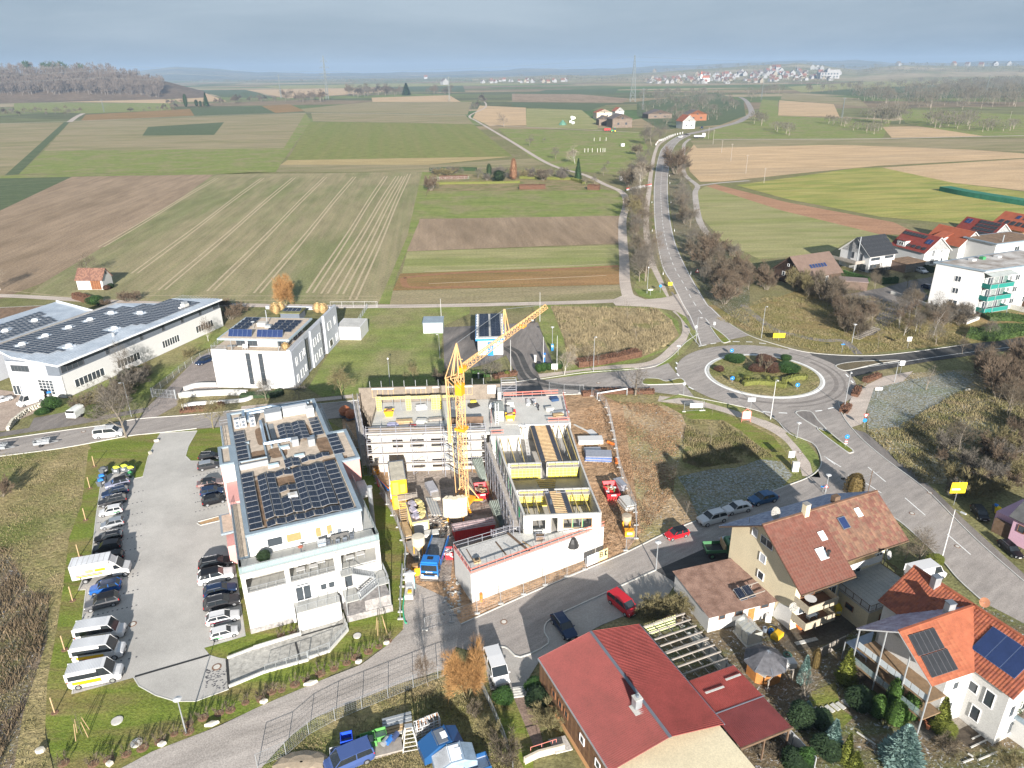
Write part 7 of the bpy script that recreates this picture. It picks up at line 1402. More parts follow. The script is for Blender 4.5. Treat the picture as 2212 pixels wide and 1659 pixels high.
def on_hill(H,px,py):
 x0,x1,n,cols,d0,d1=H;u,zt=cols[max(0,min(n,round((px-x0)/(x1-x0)*n)))];d=ray(px,py);L=hy(d[0],d[1]);
 for k in rA(400):
  t=k/399;dd=d0+(d1-d0)*t;z=zt*(t*t*(3-2*t))-.5
  if CAMH+d[2]/L*dd<=z or dd*0>1:return(d[0]/L*dd,d[1]/L*dd,z)
 return(d[0]/L*d1,d[1]/L*d1,zt)
HG=ground_mat('far_hill_forest',(.06,.075,.05),(.12,.12,.08),(.17,.15,.1),0,.003,.004,.0012,.02,.6,bm=0);HG2=ground_mat('hill_fields',(.13,.15,.07),(.2,.18,.1),(.3,.25,.17),12,.0015,.006,.0016,.02,.4,bm=0)
hill('distant_hills',pL(-300,168,0,163,280,157,380,143,480,150,560,156,700,158,900,156,1075,152,1120,148,1300,149,1400,143,1500,140,1680,132,1850,130,1970,137,2212,130,2500,128),8500,12500,HG,.8)
hill('town_hill',pL(1020,172,1106,166,1200,162,1310,163,1420,155,1500,150,1600,143,1720,136,1760,140,1850,150,1950,140,2100,143,2300,140,2500,140),3700,6500,HG2,.5)
hill('forest_hill',pL(-500,142,0,158,200,158,300,163,360,176,415,190,440,196),2350,3000,ground_mat('forest_floor',(.1,.08,.055),(.14,.11,.08),No,0,.01,.01,.01,.1,.5,bm=0),.3,60)
def far_tree_mass(name,lb,items,tw,n=26,tr=BARK,seed=4,wid=.26):
 R=np.random.default_rng(seed);V=[];Fc=[];MI=[];k=0
 for(x,y,z,h,w_)in items:
  V+=[(x-.35,y,z),(x+.35,y,z),(x,y,z+h*.9)];Fc.append((k,k+1,k+2));MI.append(0);k+=3
  a=R.uniform(0,6.28,n);rr=np.sqrt(R.uniform(0,1,n))*w_*.5;zz=z+h*(.32+.66*R.uniform(0,1,n)**.8);sc=np.sqrt(np.clip(1-((zz-z)/h-.55)**2*3.2,.1,1))
  bx_=x+np.cos(a)*rr*sc;by_=y+np.sin(a)*rr*sc;L=h*R.uniform(.1,.22,n);ww=h*wid*.07
  for i in rA(n):
   dx=co(a[i])*L[i]*.5;dy=si(a[i])*L[i]*.5;V+=[(bx_[i]-ww,by_[i],zz[i]-L[i]*.4),(bx_[i]+ww,by_[i],zz[i]-L[i]*.4),(bx_[i]+dx,by_[i]+dy,zz[i]+L[i]*.6)];Fc.append((k,k+1,k+2));MI.append(1);k+=3
 me=bpy.data.meshes.new(name);me.from_pydata(V,[],Fc);me.materials.append(tr);me.materials.append(tw);me.polygons.foreach_set('material_index',MI);me.update()
 return tag(lo(name,me),lb,'wood',No,'stuff')
R=random.Random(5);it=[]
for i in rA(1500):
 px=R.uniform(-260,352);py=R.uniform(158,212)if px<250 else R.uniform(186,214)if px>300 else R.uniform(170,213)
 p=on_hill(HILLS[2],px,py)if py<206 else(*G((px,min(213,py))),0)
 it.append((*p,R.uniform(24,38),R.uniform(12,20)))
far_tree_mass('forest','brown leafless forest covering low hill at upper left',it,mat('far_twigs_brown',(.105,.085,.07),.9,.3,.05),46,mat('far_trunk_grey',(.2,.18,.16),.9,.1,.1))
it=[(*on_hill(HILLS[2],px,160+R.random()*6),R.uniform(34,44),16)for px in[100,108,116,122,130,138,145,62,66,180]]
far_tree_mass('conifer_group','dark conifers standing above leafless forest',it,ND['dark'],40,BARK,6,.8)
it=[]
for pl,nn,hr in HILLSCRUB:
 for q in spt(cB,pl,nn,6,hs(str(pl))+1):it.append((q[0],q[1],0,R.uniform(*hr)*.8,R.uniform(*hr)*1.1))
far_tree_mass('hillside_scrub','grey-brown scrub and orchards covering hillside beyond farm',it,mat('far_twigs_grey',(.085,.078,.06),.9,.3,.05),110,BARK,7)
it=[]
for(x0,x1,y0,y1,nn)in[(400,1100,176,181,120),(1110,1400,168,180,90),(1386,1800,150,186,150),(1800,2212,148,160,80),(1500,2200,141,150,120)]:
 for _ in rA(nn):
  px,py=R.uniform(x0,x1),R.uniform(y0,y1);p=on_hill(HILLS[1],px,py)if px>1030 and py<178 else(*G((px,max(py,170))),0);it.append((*p,R.uniform(14,26),R.uniform(20,50)))
far_tree_mass('far_tree_clumps','dark tree clumps around distant town',it,mat('far_twigs_dark',(.09,.085,.06),.9,.3,.05),30,BARK,8,.8)
TM=[];TW1=mat('town_wall',(.27,.27,.27),.8,.1,.1);FT2=mat('town_tile',(.17,.07,.045),.8,.1,.3)
for wm,rm,w_,d_,h_ in[(TW1,FT2,15,12,8),(TW1,FG,14,16,8),(mat('town_wall_cream',(.25,.22,.17),.8,.1,.1),FT2,16,12,7),(TW1,mat('tile_town_brown',(.13,.08,.065),.8,.1,.3),14,13,8)]:
 mb=MB().bx(-w_/2,w_/2,-d_/2,d_/2,0,h_,wm).add([(-w_/2,-d_/2,h_),(-w_/2,d_/2,h_),(-w_/2,0,h_+7),(w_/2,-d_/2,h_),(w_/2,d_/2,h_),(w_/2,0,h_+7)],[(0,2,1),(3,4,5),(0,3,5,2),(1,2,5,4)],rm)
 mb.mi[-4:]=[0,0,1,1];mb.ms=[wm,rm];mb.mi[:6]=[0]*6;TM.append(mb.mesh('town_house'))
def town(px,py,sc):
 p=on_hill(HILLS[1],px,py)if py<177 else(*G((px,py)),0)
 o=lo('town_house',cH2(TM),No,(p[0],p[1],p[2]-1),cH2([0,.4,1.2,1.57,2.2]),sc);tag(o,'tiny white-walled house in distant town','house','houses of distant town')
for _ in rA(190):
 px=R.gauss(1600,110)
 if px<1386 or px>1815:px=R.uniform(1386,1812)
 yb=np.interp(px,[1386,1450,1520,1600,1700,1812],[170,168,162,158,152,152]);py=R.uniform(yb,min(181,yb+24));town(px,py,R.uniform(.9,1.5)*(1 if py>165 else 1.25))
for _ in rA(26):town(R.uniform(1040,1230),R.uniform(175.5,180),R.uniform(.9,1.6))
for x,y in pL(1664,152,1672,150,1680,151,1755,150,1766,151,1775,152,1414,154,2060,141,2090,140,2120,139,2150,138,2180,138,1940,142,960,183,920,168):town(x,y,2.)
t=on_hill(HILLS[1],1790,170);o=tng('white_apartment_slab','long white apartment slab at right end of distant town',SS[58],(t[0],t[1],t[2]),0,No,3.2);pt('wall',MB().bx(-16,14,-6,6,0,9,TW1).bx(-6,14,-6,6,9,13,TW1),o)
for k in rA(6):
 for z in(2,6):pt('window',MB().bx(-14+k*4.6,-11.6+k*4.6,-6.2,-6.02,z,z+2,GL),o)
t=(*G((1521,177)),0);o=tng('church','white church with pointed tower in middle of distant town','church',t,0,No,2.6);pt('wall',MB().bx(-5,9,-4,4,0,7,W2).bx(-8,-4.5,-2,2,0,13,W2),o);pt('roof',MB().add(pM(-8.2,-2.2,13,-4.3,-2.2,13,-4.3,2.2,13,-8.2,2.2,13,-6.25,0,20),pM(0,1,4,1,2,4,2,3,4,3,0,4),FT).add(pM(-5,-4.3,7,9.3,-4.3,7,9.3,0,11,-5,0,11,-5,4.3,7,9.3,4.3,7),[(0,1,2,3),(3,2,5,4)],FT),o)
SO=(-24.2,109.3,0);SR=rad(2.5);MS=Matrix.Translation(SO)@Matrix.Rotation(SR,4,'Z')
def oS(name,mb,x,y,z,lb,ct,gp=No,rz=0,sc=No,kd=No):return so1(name,mb,lb,ct,gp,tp(MS@Vt((x,y,z))),SR+rz,sc,kd=kd)
def SL(c,p,z=0.):
 g=G(c(*p),z);v=MS.inverted()@Vt((g[0],g[1],z));return(v.x,v.y)
BLK=mat('calcium_silicate_block',(.62,.58,.5),.85,.1,.9,fine=.1);IN=mat('mineral_board_brown',(.2,.17,.14),.9,.15,1.2,fine=.12);CORE=mat('concrete_core',(.3,.32,.3),.8,.15,1)
B=tng('building_shell','unfinished concrete and block building shell with open floors behind crane',SS[58],SO,SR);Z=7.5
mb=MB();ops=[(3.6,5.4,4.7,6.3),(6.6,9.,4.7,6.3),(10.2,12.6,4.7,6.3),(13.8,16.6,4.7,6.3),(6.6,9.,.6,2.2),(10.2,12.6,.6,2.4),(15.,18.6,.6,2.4)]
wo1(mb,0,18.7,0,7.1,0,.3,ops,BLK);wo1(mb,.3,12.5,0,7.1,0,.3,[(3,5,4.7,6.3),(7,9,4.7,6.3)],BLK,'y');mb.bx(18.4,18.7,.3,12.6,0,7.1,BLK).bx(.3,18.4,12.3,12.6,0,7.1,BLK).bx(.3,18.4,1.8,2.,0,7.1,CD);pt('wall',mb,B)
mb=MB();R=random.Random(2)
for j in rA(11):
 z=.33+j*.62
 for i in rA(19):
  x=i*1.+(.5 if j%2 else 0)
  if x<18.6 and not any(o[0]-.2<x+.02<o[1]+.2 and o[2]-.2<z<o[3]+.2 for o in ops):mb.q6(x,-.012,z,.03,.02,.6,CD)
 mb.bx(0,18.7,-.02,-.002,z-.32,z-.3,CD)if not any(o[2]<z-.31<o[3]for o in ops)else No
pt('mortar_joints',mb,B,kd=STF)
pt('floor_slab',MB().bx(-.3,20.4,-.8,12.7,7.1,7.5,CL).bx(18.7,25.5,3.,13.,0,7.42,CL).bx(20.4,25.5,-2.2,3.,0,7.46,CL),B)
pt('right_floor_slab',MB().bx(23.,34.5,1.9,13.4,0,7.5,CL),B)
pt('rear_wall',MB().bx(-3.6,22.6,13.,13.3,0,10.4,IN).bx(-3.6,-3.3,11.5,13.,0,9.5,IN),B)
for x0,x1 in pL(-1.2,2.8,5.,8.8,10.,11.4,12.6,17.4):
 mb=MB().bx(x0,x1,12.88,12.98,10.05,10.3,W2).bx(x0,x1,12.9,12.98,8.45,8.55,WOOD);n=max(1,round((x1-x0)/1.))
 for k in rA(n+1):mb.bx(x0+(x1-x0-.1)*k/n,x0+(x1-x0-.1)*k/n+.1,12.9,12.98,8.55,10.05,WOOD)
 pt(SS[23],mb,B)
pt(SS[23],MB().bx(20.2,21.8,12.7,12.98,8.6,10.3,W2),B)
pt('parapet_boards',MB().bx(-.3,7.5,.2,.35,7.5,8.5,IN).bx(7.5,17,.2,.35,7.5,8.4,IN).bx(-.3,-.15,.3,12,7.5,8.,IN).bx(13.5,19.3,2.8,2.9,7.52,8.8,mat('formply_brown',(.14,.09,.06),.7,.2,1)),B)
pt('stair_core',MB().bx(21.2,22.9,3.4,7.6,7.42,9.4,CORE).bx(22.,22.6,9.6,12,7.42,10.2,CL).bx(20.8,23,9.2,9.5,7.42,8.4,CL).bx(23.5,24.4,3.4,7,7.42,8.6,CR),B)
def formpanel(x,y,z,w_,h_,rz=0,par=B):
 mb=MB().q6(0,0,0,w_,.06,h_,FY)
 n=max(2,round(h_/.5));
 for k in rA(n+1):mb.q6(0,-.06,-h_/2+h_*k/n,w_,.07,.07,mat('formwork_rib',(.45,.42,.25),.6,.1,2))
 for k in rA(max(1,round(w_/.6))+1):mb.bo((-w_/2+w_*k/max(1,round(w_/.6)),-.08,0),(.07,.09,h_),MS1['formwork_rib'])
 o=lo('formwork_panel',mb.mesh('formwork_panel'),par,(x,y,z),rz)
for x in(.5,5.8,10.4,11.4):formpanel(x,9.2,8.9,.9,2.8)
for k in rA(6):formpanel(1.6+k*2.3,9.2,10.,2.2,.45)
for x,y,z in pM(3,9.2,8.4,4.4,9.2,8.4,8.,9.2,8.4,9.2,9.2,8.4,13.6,9.2,8.4,15,9.2,8.4):pt('prop',MB().c6(x,y,7.5,x,y,9.9,.06,.06,STE,5),B)
pt('beam',MB().e6(15.2,.4,9.5,15.2,5.5,9.4,.35,.25,CL),B)
B2=tng('open_wing','roofless concrete wing with yellow formwork walls and timber slab beams on site',SS[58],SO,SR)
WL=pL(24.6,-26.1,23.6,-19.4,22.5,-11.4,20.9,1.6);WRt=pL(35.2,-26.,34.7,-19.2,34.3,-11.3,34.,1.8)
mb=MB()
def wseg(a,b,z0,z1,m,t=.3):mb.be((a[0],a[1],(z0+z1)/2),(b[0],b[1],(z0+z1)/2),t,z1-z0,m)
for a,b in zip(WL[:-1],WL[1:]):wseg(a,b,0,4.4,CL)
for a,b in zip(WRt[:-1],WRt[1:]):wseg(a,b,2.2,7.5,CR,.25)
for a,b in zip(WL[:-1],WL[1:]):
 A=Vt((*a,0));Bv=Vt((*b,0))
 n=4
 for k in rA(n):
  p=A.lerp(Bv,k/n+.02);q=A.lerp(Bv,k/n+.13);mb.e6(p.x,p.y,5.8,q.x,q.y,5.8,.28,2.8,CL)
 mb.e6(A.x,A.y,7.3,Bv.x,Bv.y,7.3,.3,.4,CL).e6(A.x,A.y,4.9,Bv.x,Bv.y,4.9,.3,.6,CL)
ops=[(25.7,27.5,5.1,6.7),(28.3,29.2,4.6,7.),(30.,34.,5.2,6.8)]
wo1(mb,24.6,35.2,4.6,7.5,-26.2,-25.9,ops,CL)
mb.bx(22.9,28.2,-11.5,-11.25,4.6,7.4,CR).bx(29.,34.3,-11.5,-11.25,4.6,7.4,CR).bx(23.8,28.5,-19.45,-19.2,4.6,7.4,CR).bx(29.4,34.8,-19.45,-19.2,4.6,7.4,CR)
mb.bx(21,25.3,1.5,1.75,4.6,7.4,CL);pt('wall',mb,B2)
pt('floor_slab',MB().pr(pL(24.6,-26,35.2,-26,34.1,1.8,21,1.8),4.3,4.6,mat('slab_wet',(.3,.28,.25),.8,.25,.5,c2=(.42,.4,.37))),B2)
for y,xs in((-11.6,(23.4,28.1,29.2,34.)),(-19.55,(24.2,28.4,29.6,34.5))):
 for a,b in((xs[0],xs[1]),(xs[2],xs[3])):
  n=4;w_=(b-a)/n
  for k in rA(n):formpanel(a+w_*(k+.5),y,5.95,w_*.97,2.6,0,B2)
  mb=MB().bx(a,b,y-.9,y-.15,6.95,7.02,PK);rl1(mb,[(a,y-.9),(b,y-.9)],.9,SF,7.,1.3,0,rails=(1,.55));pt('working_platform',mb,B2)
def slabbeams(x0,x1,y0,y1,slant):
 for k,(a,b)in en([(x0,x0+.7),(x1-.7,x1)]):
  pt('formwork_sheet',MB().pr([(a+slant[0],y0),(b+slant[0],y0),(b+slant[1],y1),(a+slant[1],y1)],7.42,7.46,mat('formply_black',(.05,.055,.07),.5,.2,2)),B2)
 n=int((y1-y0)/.45)
 for k in rA(n):
  t=(k+.5)/n;s=slant[0]*(1-t)+slant[1]*t;y=y0+(y1-y0)*t;pt(SS[42],MB().e6(x0+.65+s,y,7.38,x1-.65+s,y,7.38,.09,.18,WOOD),B2)
 for x in(x0-.1,x0+.75,x1-.75,x1+.1):pt('timber_bearer',MB().e6(x+slant[0],y0,7.3,x+slant[1],y1,7.3,.1,.2,WOOD),B2)
slabbeams(27.6,30.9,-11.,1.4,(.6,-.2));slabbeams(28.,31.,-25.8,-19.9,(.3,-.1))
YB=mat('beam_h20_yellow',(.58,.44,.16),.7,.15,2)
for xa,xb,y0,y1 in[(22.7,21.8,-11,-.2),(24.2,23.1,-11,-.2),(25.6,24.9,-10.7,.3),(31.6,31.1,-10.8,.6),(33.,32.4,-10.8,.6),(34.,33.6,-10.8,.6),(25.4,24.9,-25.6,-20.2),(26.8,26.3,-25.6,-20.2),(32.4,31.9,-25.6,-20.2),(33.9,33.4,-25.6,-20.2)]:
 pt(SS[42],MB().e6(xa,y0,7.1,xb,y1,7.1,.12,.2,YB),B2)
 for t in(.05,.3,.55,.8,.97):mb=MB();x=xa+(xb-xa)*t;y=y0+(y1-y0)*t;mb.c6(x,y,4.6,x,y,7.,.045,.045,STE,5);pt('prop',mb,B2)
for k in rA(5):pt(SS[42],MB().e6(27.3+.1*k,-12.7-k*.55,4.9,30.4-.1*k,-12.6-k*.55,4.9,.12,.18,YB),B2)
for y in(-17,-15,-7,-3,-23):mb=MB();x=np.interp(y,[-26,-19.4,-11.4,1.6],[24.6,23.6,22.5,20.9]);mb.c6(x-.1,y,4.6,x-.1,y,7.1,.07,.07,mat('prop_green',(.03,.42,.18),.5,.05,1),6);pt('green_prop',mb,B2)
for x in(31.3,32.7):pt('green_prop',MB().c6(x,-26.,5.2,x,-26.,6.8,.08,.08,MS1['prop_green'],6),B2)
mb=MB();
for x in(30,31.2,32.6,34.):mb.q6(x,-26.22,6.,.1,.06,1.6,WOOD)
mb.q6(32,-26.22,5.22,4.1,.06,.1,WOOD).q6(32,-26.22,6.78,4.1,.06,.1,WOOD);pt(SS[23],mb,B2)
pt('edge_beam',MB().bx(25.3,34.1,1.55,1.85,7.1,7.55,W2),B2)
for k in rA(9):pt(SS[42],MB().e6(25.7+k*.95,.6,7.25,25.7+k*.95,1.6,7.25,.12,.2,WOOD),B2)
def ladder(p,q,lb,w_=.5,grp=No,m=No):
 t=tng('ladder',lb,'ladder',tp(MS@Vt(p)),SR,grp);d=Vt(q)-Vt(p);s=Vt((0,0,1)).cross(d);s=s.normalized()if s.length>1e-3 else Vt((1,0,0));m=m or W2
 for k in(-1,1):pt('stile',MB().be(tp(s*(k*w_/2)),tp(s*(k*w_/2)+d),.07,.07,m),t)
 n=int(d.length/.32)
 for k in rA(1,n):mb=MB();c=d*(k/n);mb.be(tp(c-s*(w_/2)),tp(c+s*(w_/2)),.05,.05,m);pt('rung',mb,t)
ladder((26.7,-9,4.6),(26.3,1.2,7.9),'white ladder lying on timber slab formwork of open wing');ladder((21.6,2.2,7.5),(21.7,3.4,11.),'aluminium ladder leaning on grey stair core',.55)
B3=tng('front_annex','low white-walled concrete annex with red edge rails at street corner of site',SS[58],SO,SR)
PL=pL(14.8,-29.3,17.1,-34.7,35.9,-25.3,35.6,-23.5,34.,-26.,24.5,-26.15,23.2,-25.7)
pt('wall',MB().pr(PL,0,4.58,WH,CL),B3)
pt('deck',MB().pr(pL(15.5,-29.5,17.3,-33.8,24.9,-30.,24.,-26.2,23.2,-26.),4.6,4.63,CR),B3)
RR1=mat('guard_board_red',(.62,.17,.13),.7,.15,2)
mb=MB();E=pL(14.8,-29.3,17.1,-34.7,35.9,-25.3)
for a,b in zip(E[:-1],E[1:]):mb.be((*a,4.9),(*b,4.9),.06,.16,RR1).be((*a,5.45),(*b,5.45),.06,.14,RR1)
for q in rs(E,1.2):mb.bo((*q,5.),(.05,.05,1.),STE)
pt('edge_rail',mb,B3)
mb=MB();rl1(mb,[(14.8,-29.2),(23.5,-25.5)],1.1,SF,4.6,2.1,0,rails=(1,.5));pt('edge_rail',mb,B3)
pt('plank',MB().e6(22.2,-26,4.68,25,-30.5,4.68,.35,.05,WD).e6(20.5,-28,4.68,21.8,-31,4.68,.2,.05,WD).e6(16.5,-29.4,4.68,17.6,-32.5,4.68,.12,.05,WD).e6(21.6,-28.5,4.7,23.1,-30.3,4.7,.14,.1,STE).e6(24.2,-28.2,4.7,25.4,-29.8,4.7,.14,.1,WOOD),B3,kd=STF)
mb=MB()
for l in[[(23.2,13.2),(33.5,13.7)],[(34.4,13.3),(34.1,2.)],[(30.5,2.),(34.2,2.)],[(20.6,.8),(20.7,6)],[(20.5,-2.1),(22.6,-2)]]:
 mb.be((*l[0],8.5),(*l[1],8.5),.06,.16,RR1).be((*l[0],8.),(*l[1],8.),.06,.16,RR1)
 for q in rs(l,1.8):mb.bo((*q,8.),(.05,.05,1.1),STE)
pt('guard_rail',mb,B)
def scaffold(name,lb,x0,y0,x1,y1,h,lv=2.,bay=2.5,dep=.75,base=0,stairs=No,out=1,front=Tr):
 t=tng(name,lb,SS[59],tp(MS@Vt((x0,y0,base))),SR);d=Vt((x1-x0,y1-y0,0));L=d.length;d.normalize();n=Vt((d.y,-d.x,0))*out;nb=max(1,round(L/bay));bw=L/nb;nl=int(h/lv)
 for i in rA(nb+1):
  mb=MB()
  for k in(0,dep):p=d*(i*bw)+n*k;mb.cy(tp(p),tp(p+Vt((0,0,h+1.))),.05,.05,SF,5)
  for l in rA(nl+1):a=d*(i*bw)+Vt((0,0,l*lv));mb.be(tp(a),tp(a+n*dep),.05,.05,SF)
  pt('frame',mb,t)
 for l in rA(1,nl+1):
  for i in rA(nb):
   a=d*(i*bw)+Vt((0,0,l*lv));b=a+d*bw;pt('deck',MB().be(tp(a+n*dep*.5),tp(b+n*dep*.5),dep*.9,.06,PK),t)
   mb=MB()
   for f in(.5,1.):
    mb.be(tp(a+n*dep+Vt((0,0,f))),tp(b+n*dep+Vt((0,0,f))),.05,.05,SF);
    if front:mb.be(tp(a+Vt((0,0,f))),tp(b+Vt((0,0,f))),.04,.04,SF)
   mb.be(tp(a+n*dep+Vt((0,0,.12))),tp(b+n*dep+Vt((0,0,.12))),.04,.18,mat('toeboard',(.45,.42,.4),.8,.1,2));pt('guard_rail',mb,t)
 for i in rA(0,nb,3):
  for l in rA(nl):a=d*(i*bw)+n*dep+Vt((0,0,l*lv));pt('brace',MB().cy(tp(a),tp(a+d*bw+Vt((0,0,lv))),.035,.035,SF,4),t)
 return t
scaffold(SS[59],'tall steel scaffold across front wall of site building',-.6,-.35,19.6,-.35,8.2,2.,2.6,.8,out=1)
scaffold(SS[59],'steel scaffold tower along left side of site building',-.9,-.8,-3.9,12.6,8.6,2.,2.5,.8,out=-1)
scaffold(SS[59],'narrow scaffold along left wall of open wing',23.9,-26.5,20.3,-1.6,6.2,2.,2.5,.9,out=-1)
scaffold(SS[59],'small scaffold tower behind rear wall, right of insulation boards',22.8,13.6,25.6,13.6,10.,2.,2.8,.9,out=-1)
scaffold(SS[59],'scaffold bays in front of annex roof edge beside blue tarpaulin stack',20.2,-26.4,23.8,-24.9,4.2,2.,1.9,.7,out=-1)
t=tng('stair_scaffold','zigzag aluminium stair flights on front scaffold beside crane',SS[59],tp(MS@Vt((12.6,-2.,0))),SR)
for l in rA(4):
 mb=MB();s=1;a=(0,0,.2+l*2+2.-0.);b=(2.6,0,.2+l*2)
 for y in(-.3,.3):mb.e6(a[0],y,a[2],b[0],y,b[2],.06,.22,STE).e6(a[0],y,a[2]+1,b[0],y,b[2]+1,.04,.04,STE)
 for k in rA(9):mb.bo((a[0]+(b[0]-a[0])*(k+.5)/9,0,a[2]+(b[2]-a[2])*(k+.5)/9),(.26,.6,.04),STE)
 pt('stair_flight',mb,t)
mb=MB()
for x in(-.1,2.8):
 for y in(-.35,.35):mb.c6(x,y,0,x,y,9.2,.05,.05,SF,5)
pt('tower_frame',mb,t)
for k in rA(11):mb=MB().q6(0,0,.6,.09,.09,1.7,STE);oS('edge_post',mb,-1.5+k*2.1,13.2,10.2,'grey edge protection post on top of rear wall','post','edge posts on rear wall')
cb=MS.inverted()@Vt(gP(cE,886,1085));MXC,MYC=cb.x,cb.y
tipw=G(cM(1000,66),24.5);tv=MS.inverted()@Vt((*tipw,24.5));ja=a2(tv.y-MYC,tv.x-MXC);JL=hy(tv.x-MXC,tv.y-MYC)
T=tng('tower_crane','tall orange-yellow tower crane standing in middle of building site','crane',tp(MS@Vt((MXC,MYC,0))),SR+ja)
s=.5;HM=22.8
mb=MB();th=.075;z=1.2;dz=1.25;k=0
while z<HM:
 z2=min(HM,z+dz);cs=[(s,s),(-s,s),(-s,-s),(s,-s)]
 for i in rA(4):
  a,b=cs[i],cs[(i+1)%4];mb.be((*a,z),(*a,z2),th*1.2,th*1.2,CY).be((*a,z2),(*b,z2),th*.8,th*.8,CY)
  if k%2:mb.be((*a,z),(*b,z2),th*.8,th*.8,CY)
  else:mb.be((*b,z),(*a,z2),th*.8,th*.8,CY)
 z=z2;k+=1
pt('mast',mb,T)
for z,a,b in pM(13.8,1.6,.4,20.4,1.1,1.8,1,2.6,.5):pt('mast_collar',MB().q6(0,0,z,a,a,b,CO),T)
mb=MB()
for a in(.785,2.356,3.927,5.498):mb.be((0,0,1.),(3.*co(a),3.*si(a),.3),.3,.35,CO).bo((3.*co(a),3.*si(a),.1),(.7,.7,.2),CD)
for a in(.785,2.356,3.927,5.498):mb.be((s*co(a)*1.2,s*si(a)*1.2,3.6),(2.4*co(a),2.4*si(a),.7),.14,.14,CY)
pt('base_frame',mb,T)
mb=MB();top=HM+1.;jh=1.;n=26;z0=HM+.3
P_=[];
for k in rA(n+1):x=.8+(JL-.8)*k/n;P_.append(((x,-.55,z0),(x,.55,z0),(x,0,z0+jh*(1-.35*k/n))))
for a,b in zip(P_[:-1],P_[1:]):
 for i in rA(3):mb.be(a[i],b[i],.1,.1,CY)
 [mb.be(p,q_,.05,.05,CY)for p,q_ in((a[0],b[2]),(a[1],b[2]),(b[0],b[2]),(b[1],b[2]),(a[0],b[1]),(b[0],b[1]))]
pt('jib',mb,T)
apx=(-.4,0,HM+5.)
mb=MB();
for y in(-.45,.45):mb.be((.5,y,HM),apx,.14,.14,CY).be((-1.,y,HM),apx,.14,.14,CY).e6(-.2,y,HM,-3.4,y,HM+.6,.14,.14,CY).be(apx,(-3.4,y,HM+.6),.09,.09,CY).e6(-.7,y,HM-2.,-3.4,y,HM+.6,.1,.1,CY)
mb.e6(.3,-.5,HM+2.3,.3,.5,HM+2.3,.1,.1,CY);pt('tower_head',mb,T)
pt('backstay',MB().e6(-3.4,0,HM+.6,-2.6,0,2.4,.09,.09,CY).e6(-3.4,.35,HM+.6,-2.9,.35,12.5,.16,.16,CY).e6(-3.2,.35,12.8,-3.2,.35,17,.3,.3,CY),T)
mb=MB();sx=JL*.46;
for y in(-.3,.3):mb.e6(sx,y,z0+.9,sx+.4,y*.3,z0+5.,.12,.12,CY).e6(sx+1.6,y,z0+.9,sx+.4,y*.3,z0+5.,.12,.12,CY)
mb.cy(apx,(sx+.4,0,z0+5.),.035,.035,STE,4).c6(sx+.4,0,z0+5.,JL*.97,0,z0+.8,.035,.035,STE,4);pt('jib_bracing',mb,T)
pt('trolley',MB().q6(JL*.68,0,z0-.2,1.3,1.2,.3,CO),T)
pt('hoist',MB().q6(.9,0,z0+.2,1.4,.9,.8,CO),T)
for k in rA(5):
 mb=MB();a0=-.66+k*.265;a1=a0+.26;pl=[(3.*si(a),-3.*co(a)+1.6)for a in(a0,(a0+a1)/2,a1)]+[(2.*si(a),-2.*co(a)+1.6)for a in(a1,a0)]
 if k==0:CW=tng('crane_counterweight','big cream curved concrete counterweight at foot of crane','counterweight',tp(MS@Vt((MXC-1.4,MYC-3.6,0.))),SR+.05)
 mb.pr(pl,.9,4.2+(.15 if k%2 else 0),mat('ballast_cream',(.66,.6,.46),.8,.06,.8));pt('ballast_block',mb,CW)
mb=MB();
for x in(-1.2,1.2):mb.e6(x,-.9,0.,x,-.9,.9,.25,.25,CO).e6(x,-1.4,.8,x,1.4,.8,.2,.2,CO)
pt('ballast_frame',mb,CW)
def container(lb,x,y,z,rz,L_,W_,H_,m,roof=No,ct='container',name='site_container',door=Tr,win_=Tr):
 t=tng(name,lb,ct,tp(MS@Vt((x,y,z))),SR+rz);mb=MB().bx(0,W_,0,L_,0,H_,m);n=int(L_/.28)
 for k in rA(n):
  for X in(-.03,W_+.003-.003):mb.bx(X if X<0 else W_,(X if X<0 else W_)+.03,.1+k*.28,.22+k*.28,.2,H_-.2,m)
 for k in rA(int(W_/.28)):mb.bx(.1+k*.28,.22+k*.28,-.03,0,.2,H_-.2,m)
 pt('body',mb,t);mb=MB().bx(-.04,W_+.04,-.04,L_+.04,H_,H_+.08,DG);
 for k in rA(int(L_/.36)):mb.bx(.1,W_-.1,.12+k*.36,.28+k*.36,H_+.08,H_+.13,roof or m)
 pt('roof',mb,t)
 if door:pt('door',MB().bx(.25,1.15,-.08,-.031,.1,2.2,mat(SS[10],(.85,.6,.08),.5,.04,1)).bx(1.4,2.2,-.3,-.031,.4,1.9,MS1[SS[10]]),t)
 if win_:
  for yy in(L_*.35,L_*.7):win(t,-.06,yy,1.5,1.2,.9,'L',1,gl=mat('container_shutter',(.55,.48,.3),.6,.05,1))
 return t
RF=mat('container_roof',(.4,.37,.3),.7,.15,1)
a=SL(cV,(470,610));
container('lower yellow site office container, carrying second one',4.5,-12.,0,rad(10),6.1,2.45,2.6,YEL)
container('upper yellow site office container with ribbed grey roof',4.5,-12.,2.75,rad(10),6.1,2.45,2.6,YEL,RF)
t=tng('container_stairs','timber access stairs and landing in front of yellow containers','stairs',tp(MS@Vt((5.4,-12.2,0))),SR+rad(10));pt('landing',MB().bx(0,3.,-1.3,0,2.6,2.72,PK),t)
mb=MB();rl1(mb,pL(1.2,-1.3,3.,-1.3,3.,0),1.,WG,2.7,.9,0,rails=(1,.7,.4));pt('handrail',mb,t)
for k in rA(14):pt('step',MB().bx(.1,1.1,-1.4-k*.3,-1.15-k*.3,2.5-k*.185,2.56-k*.185,WOOD),t)
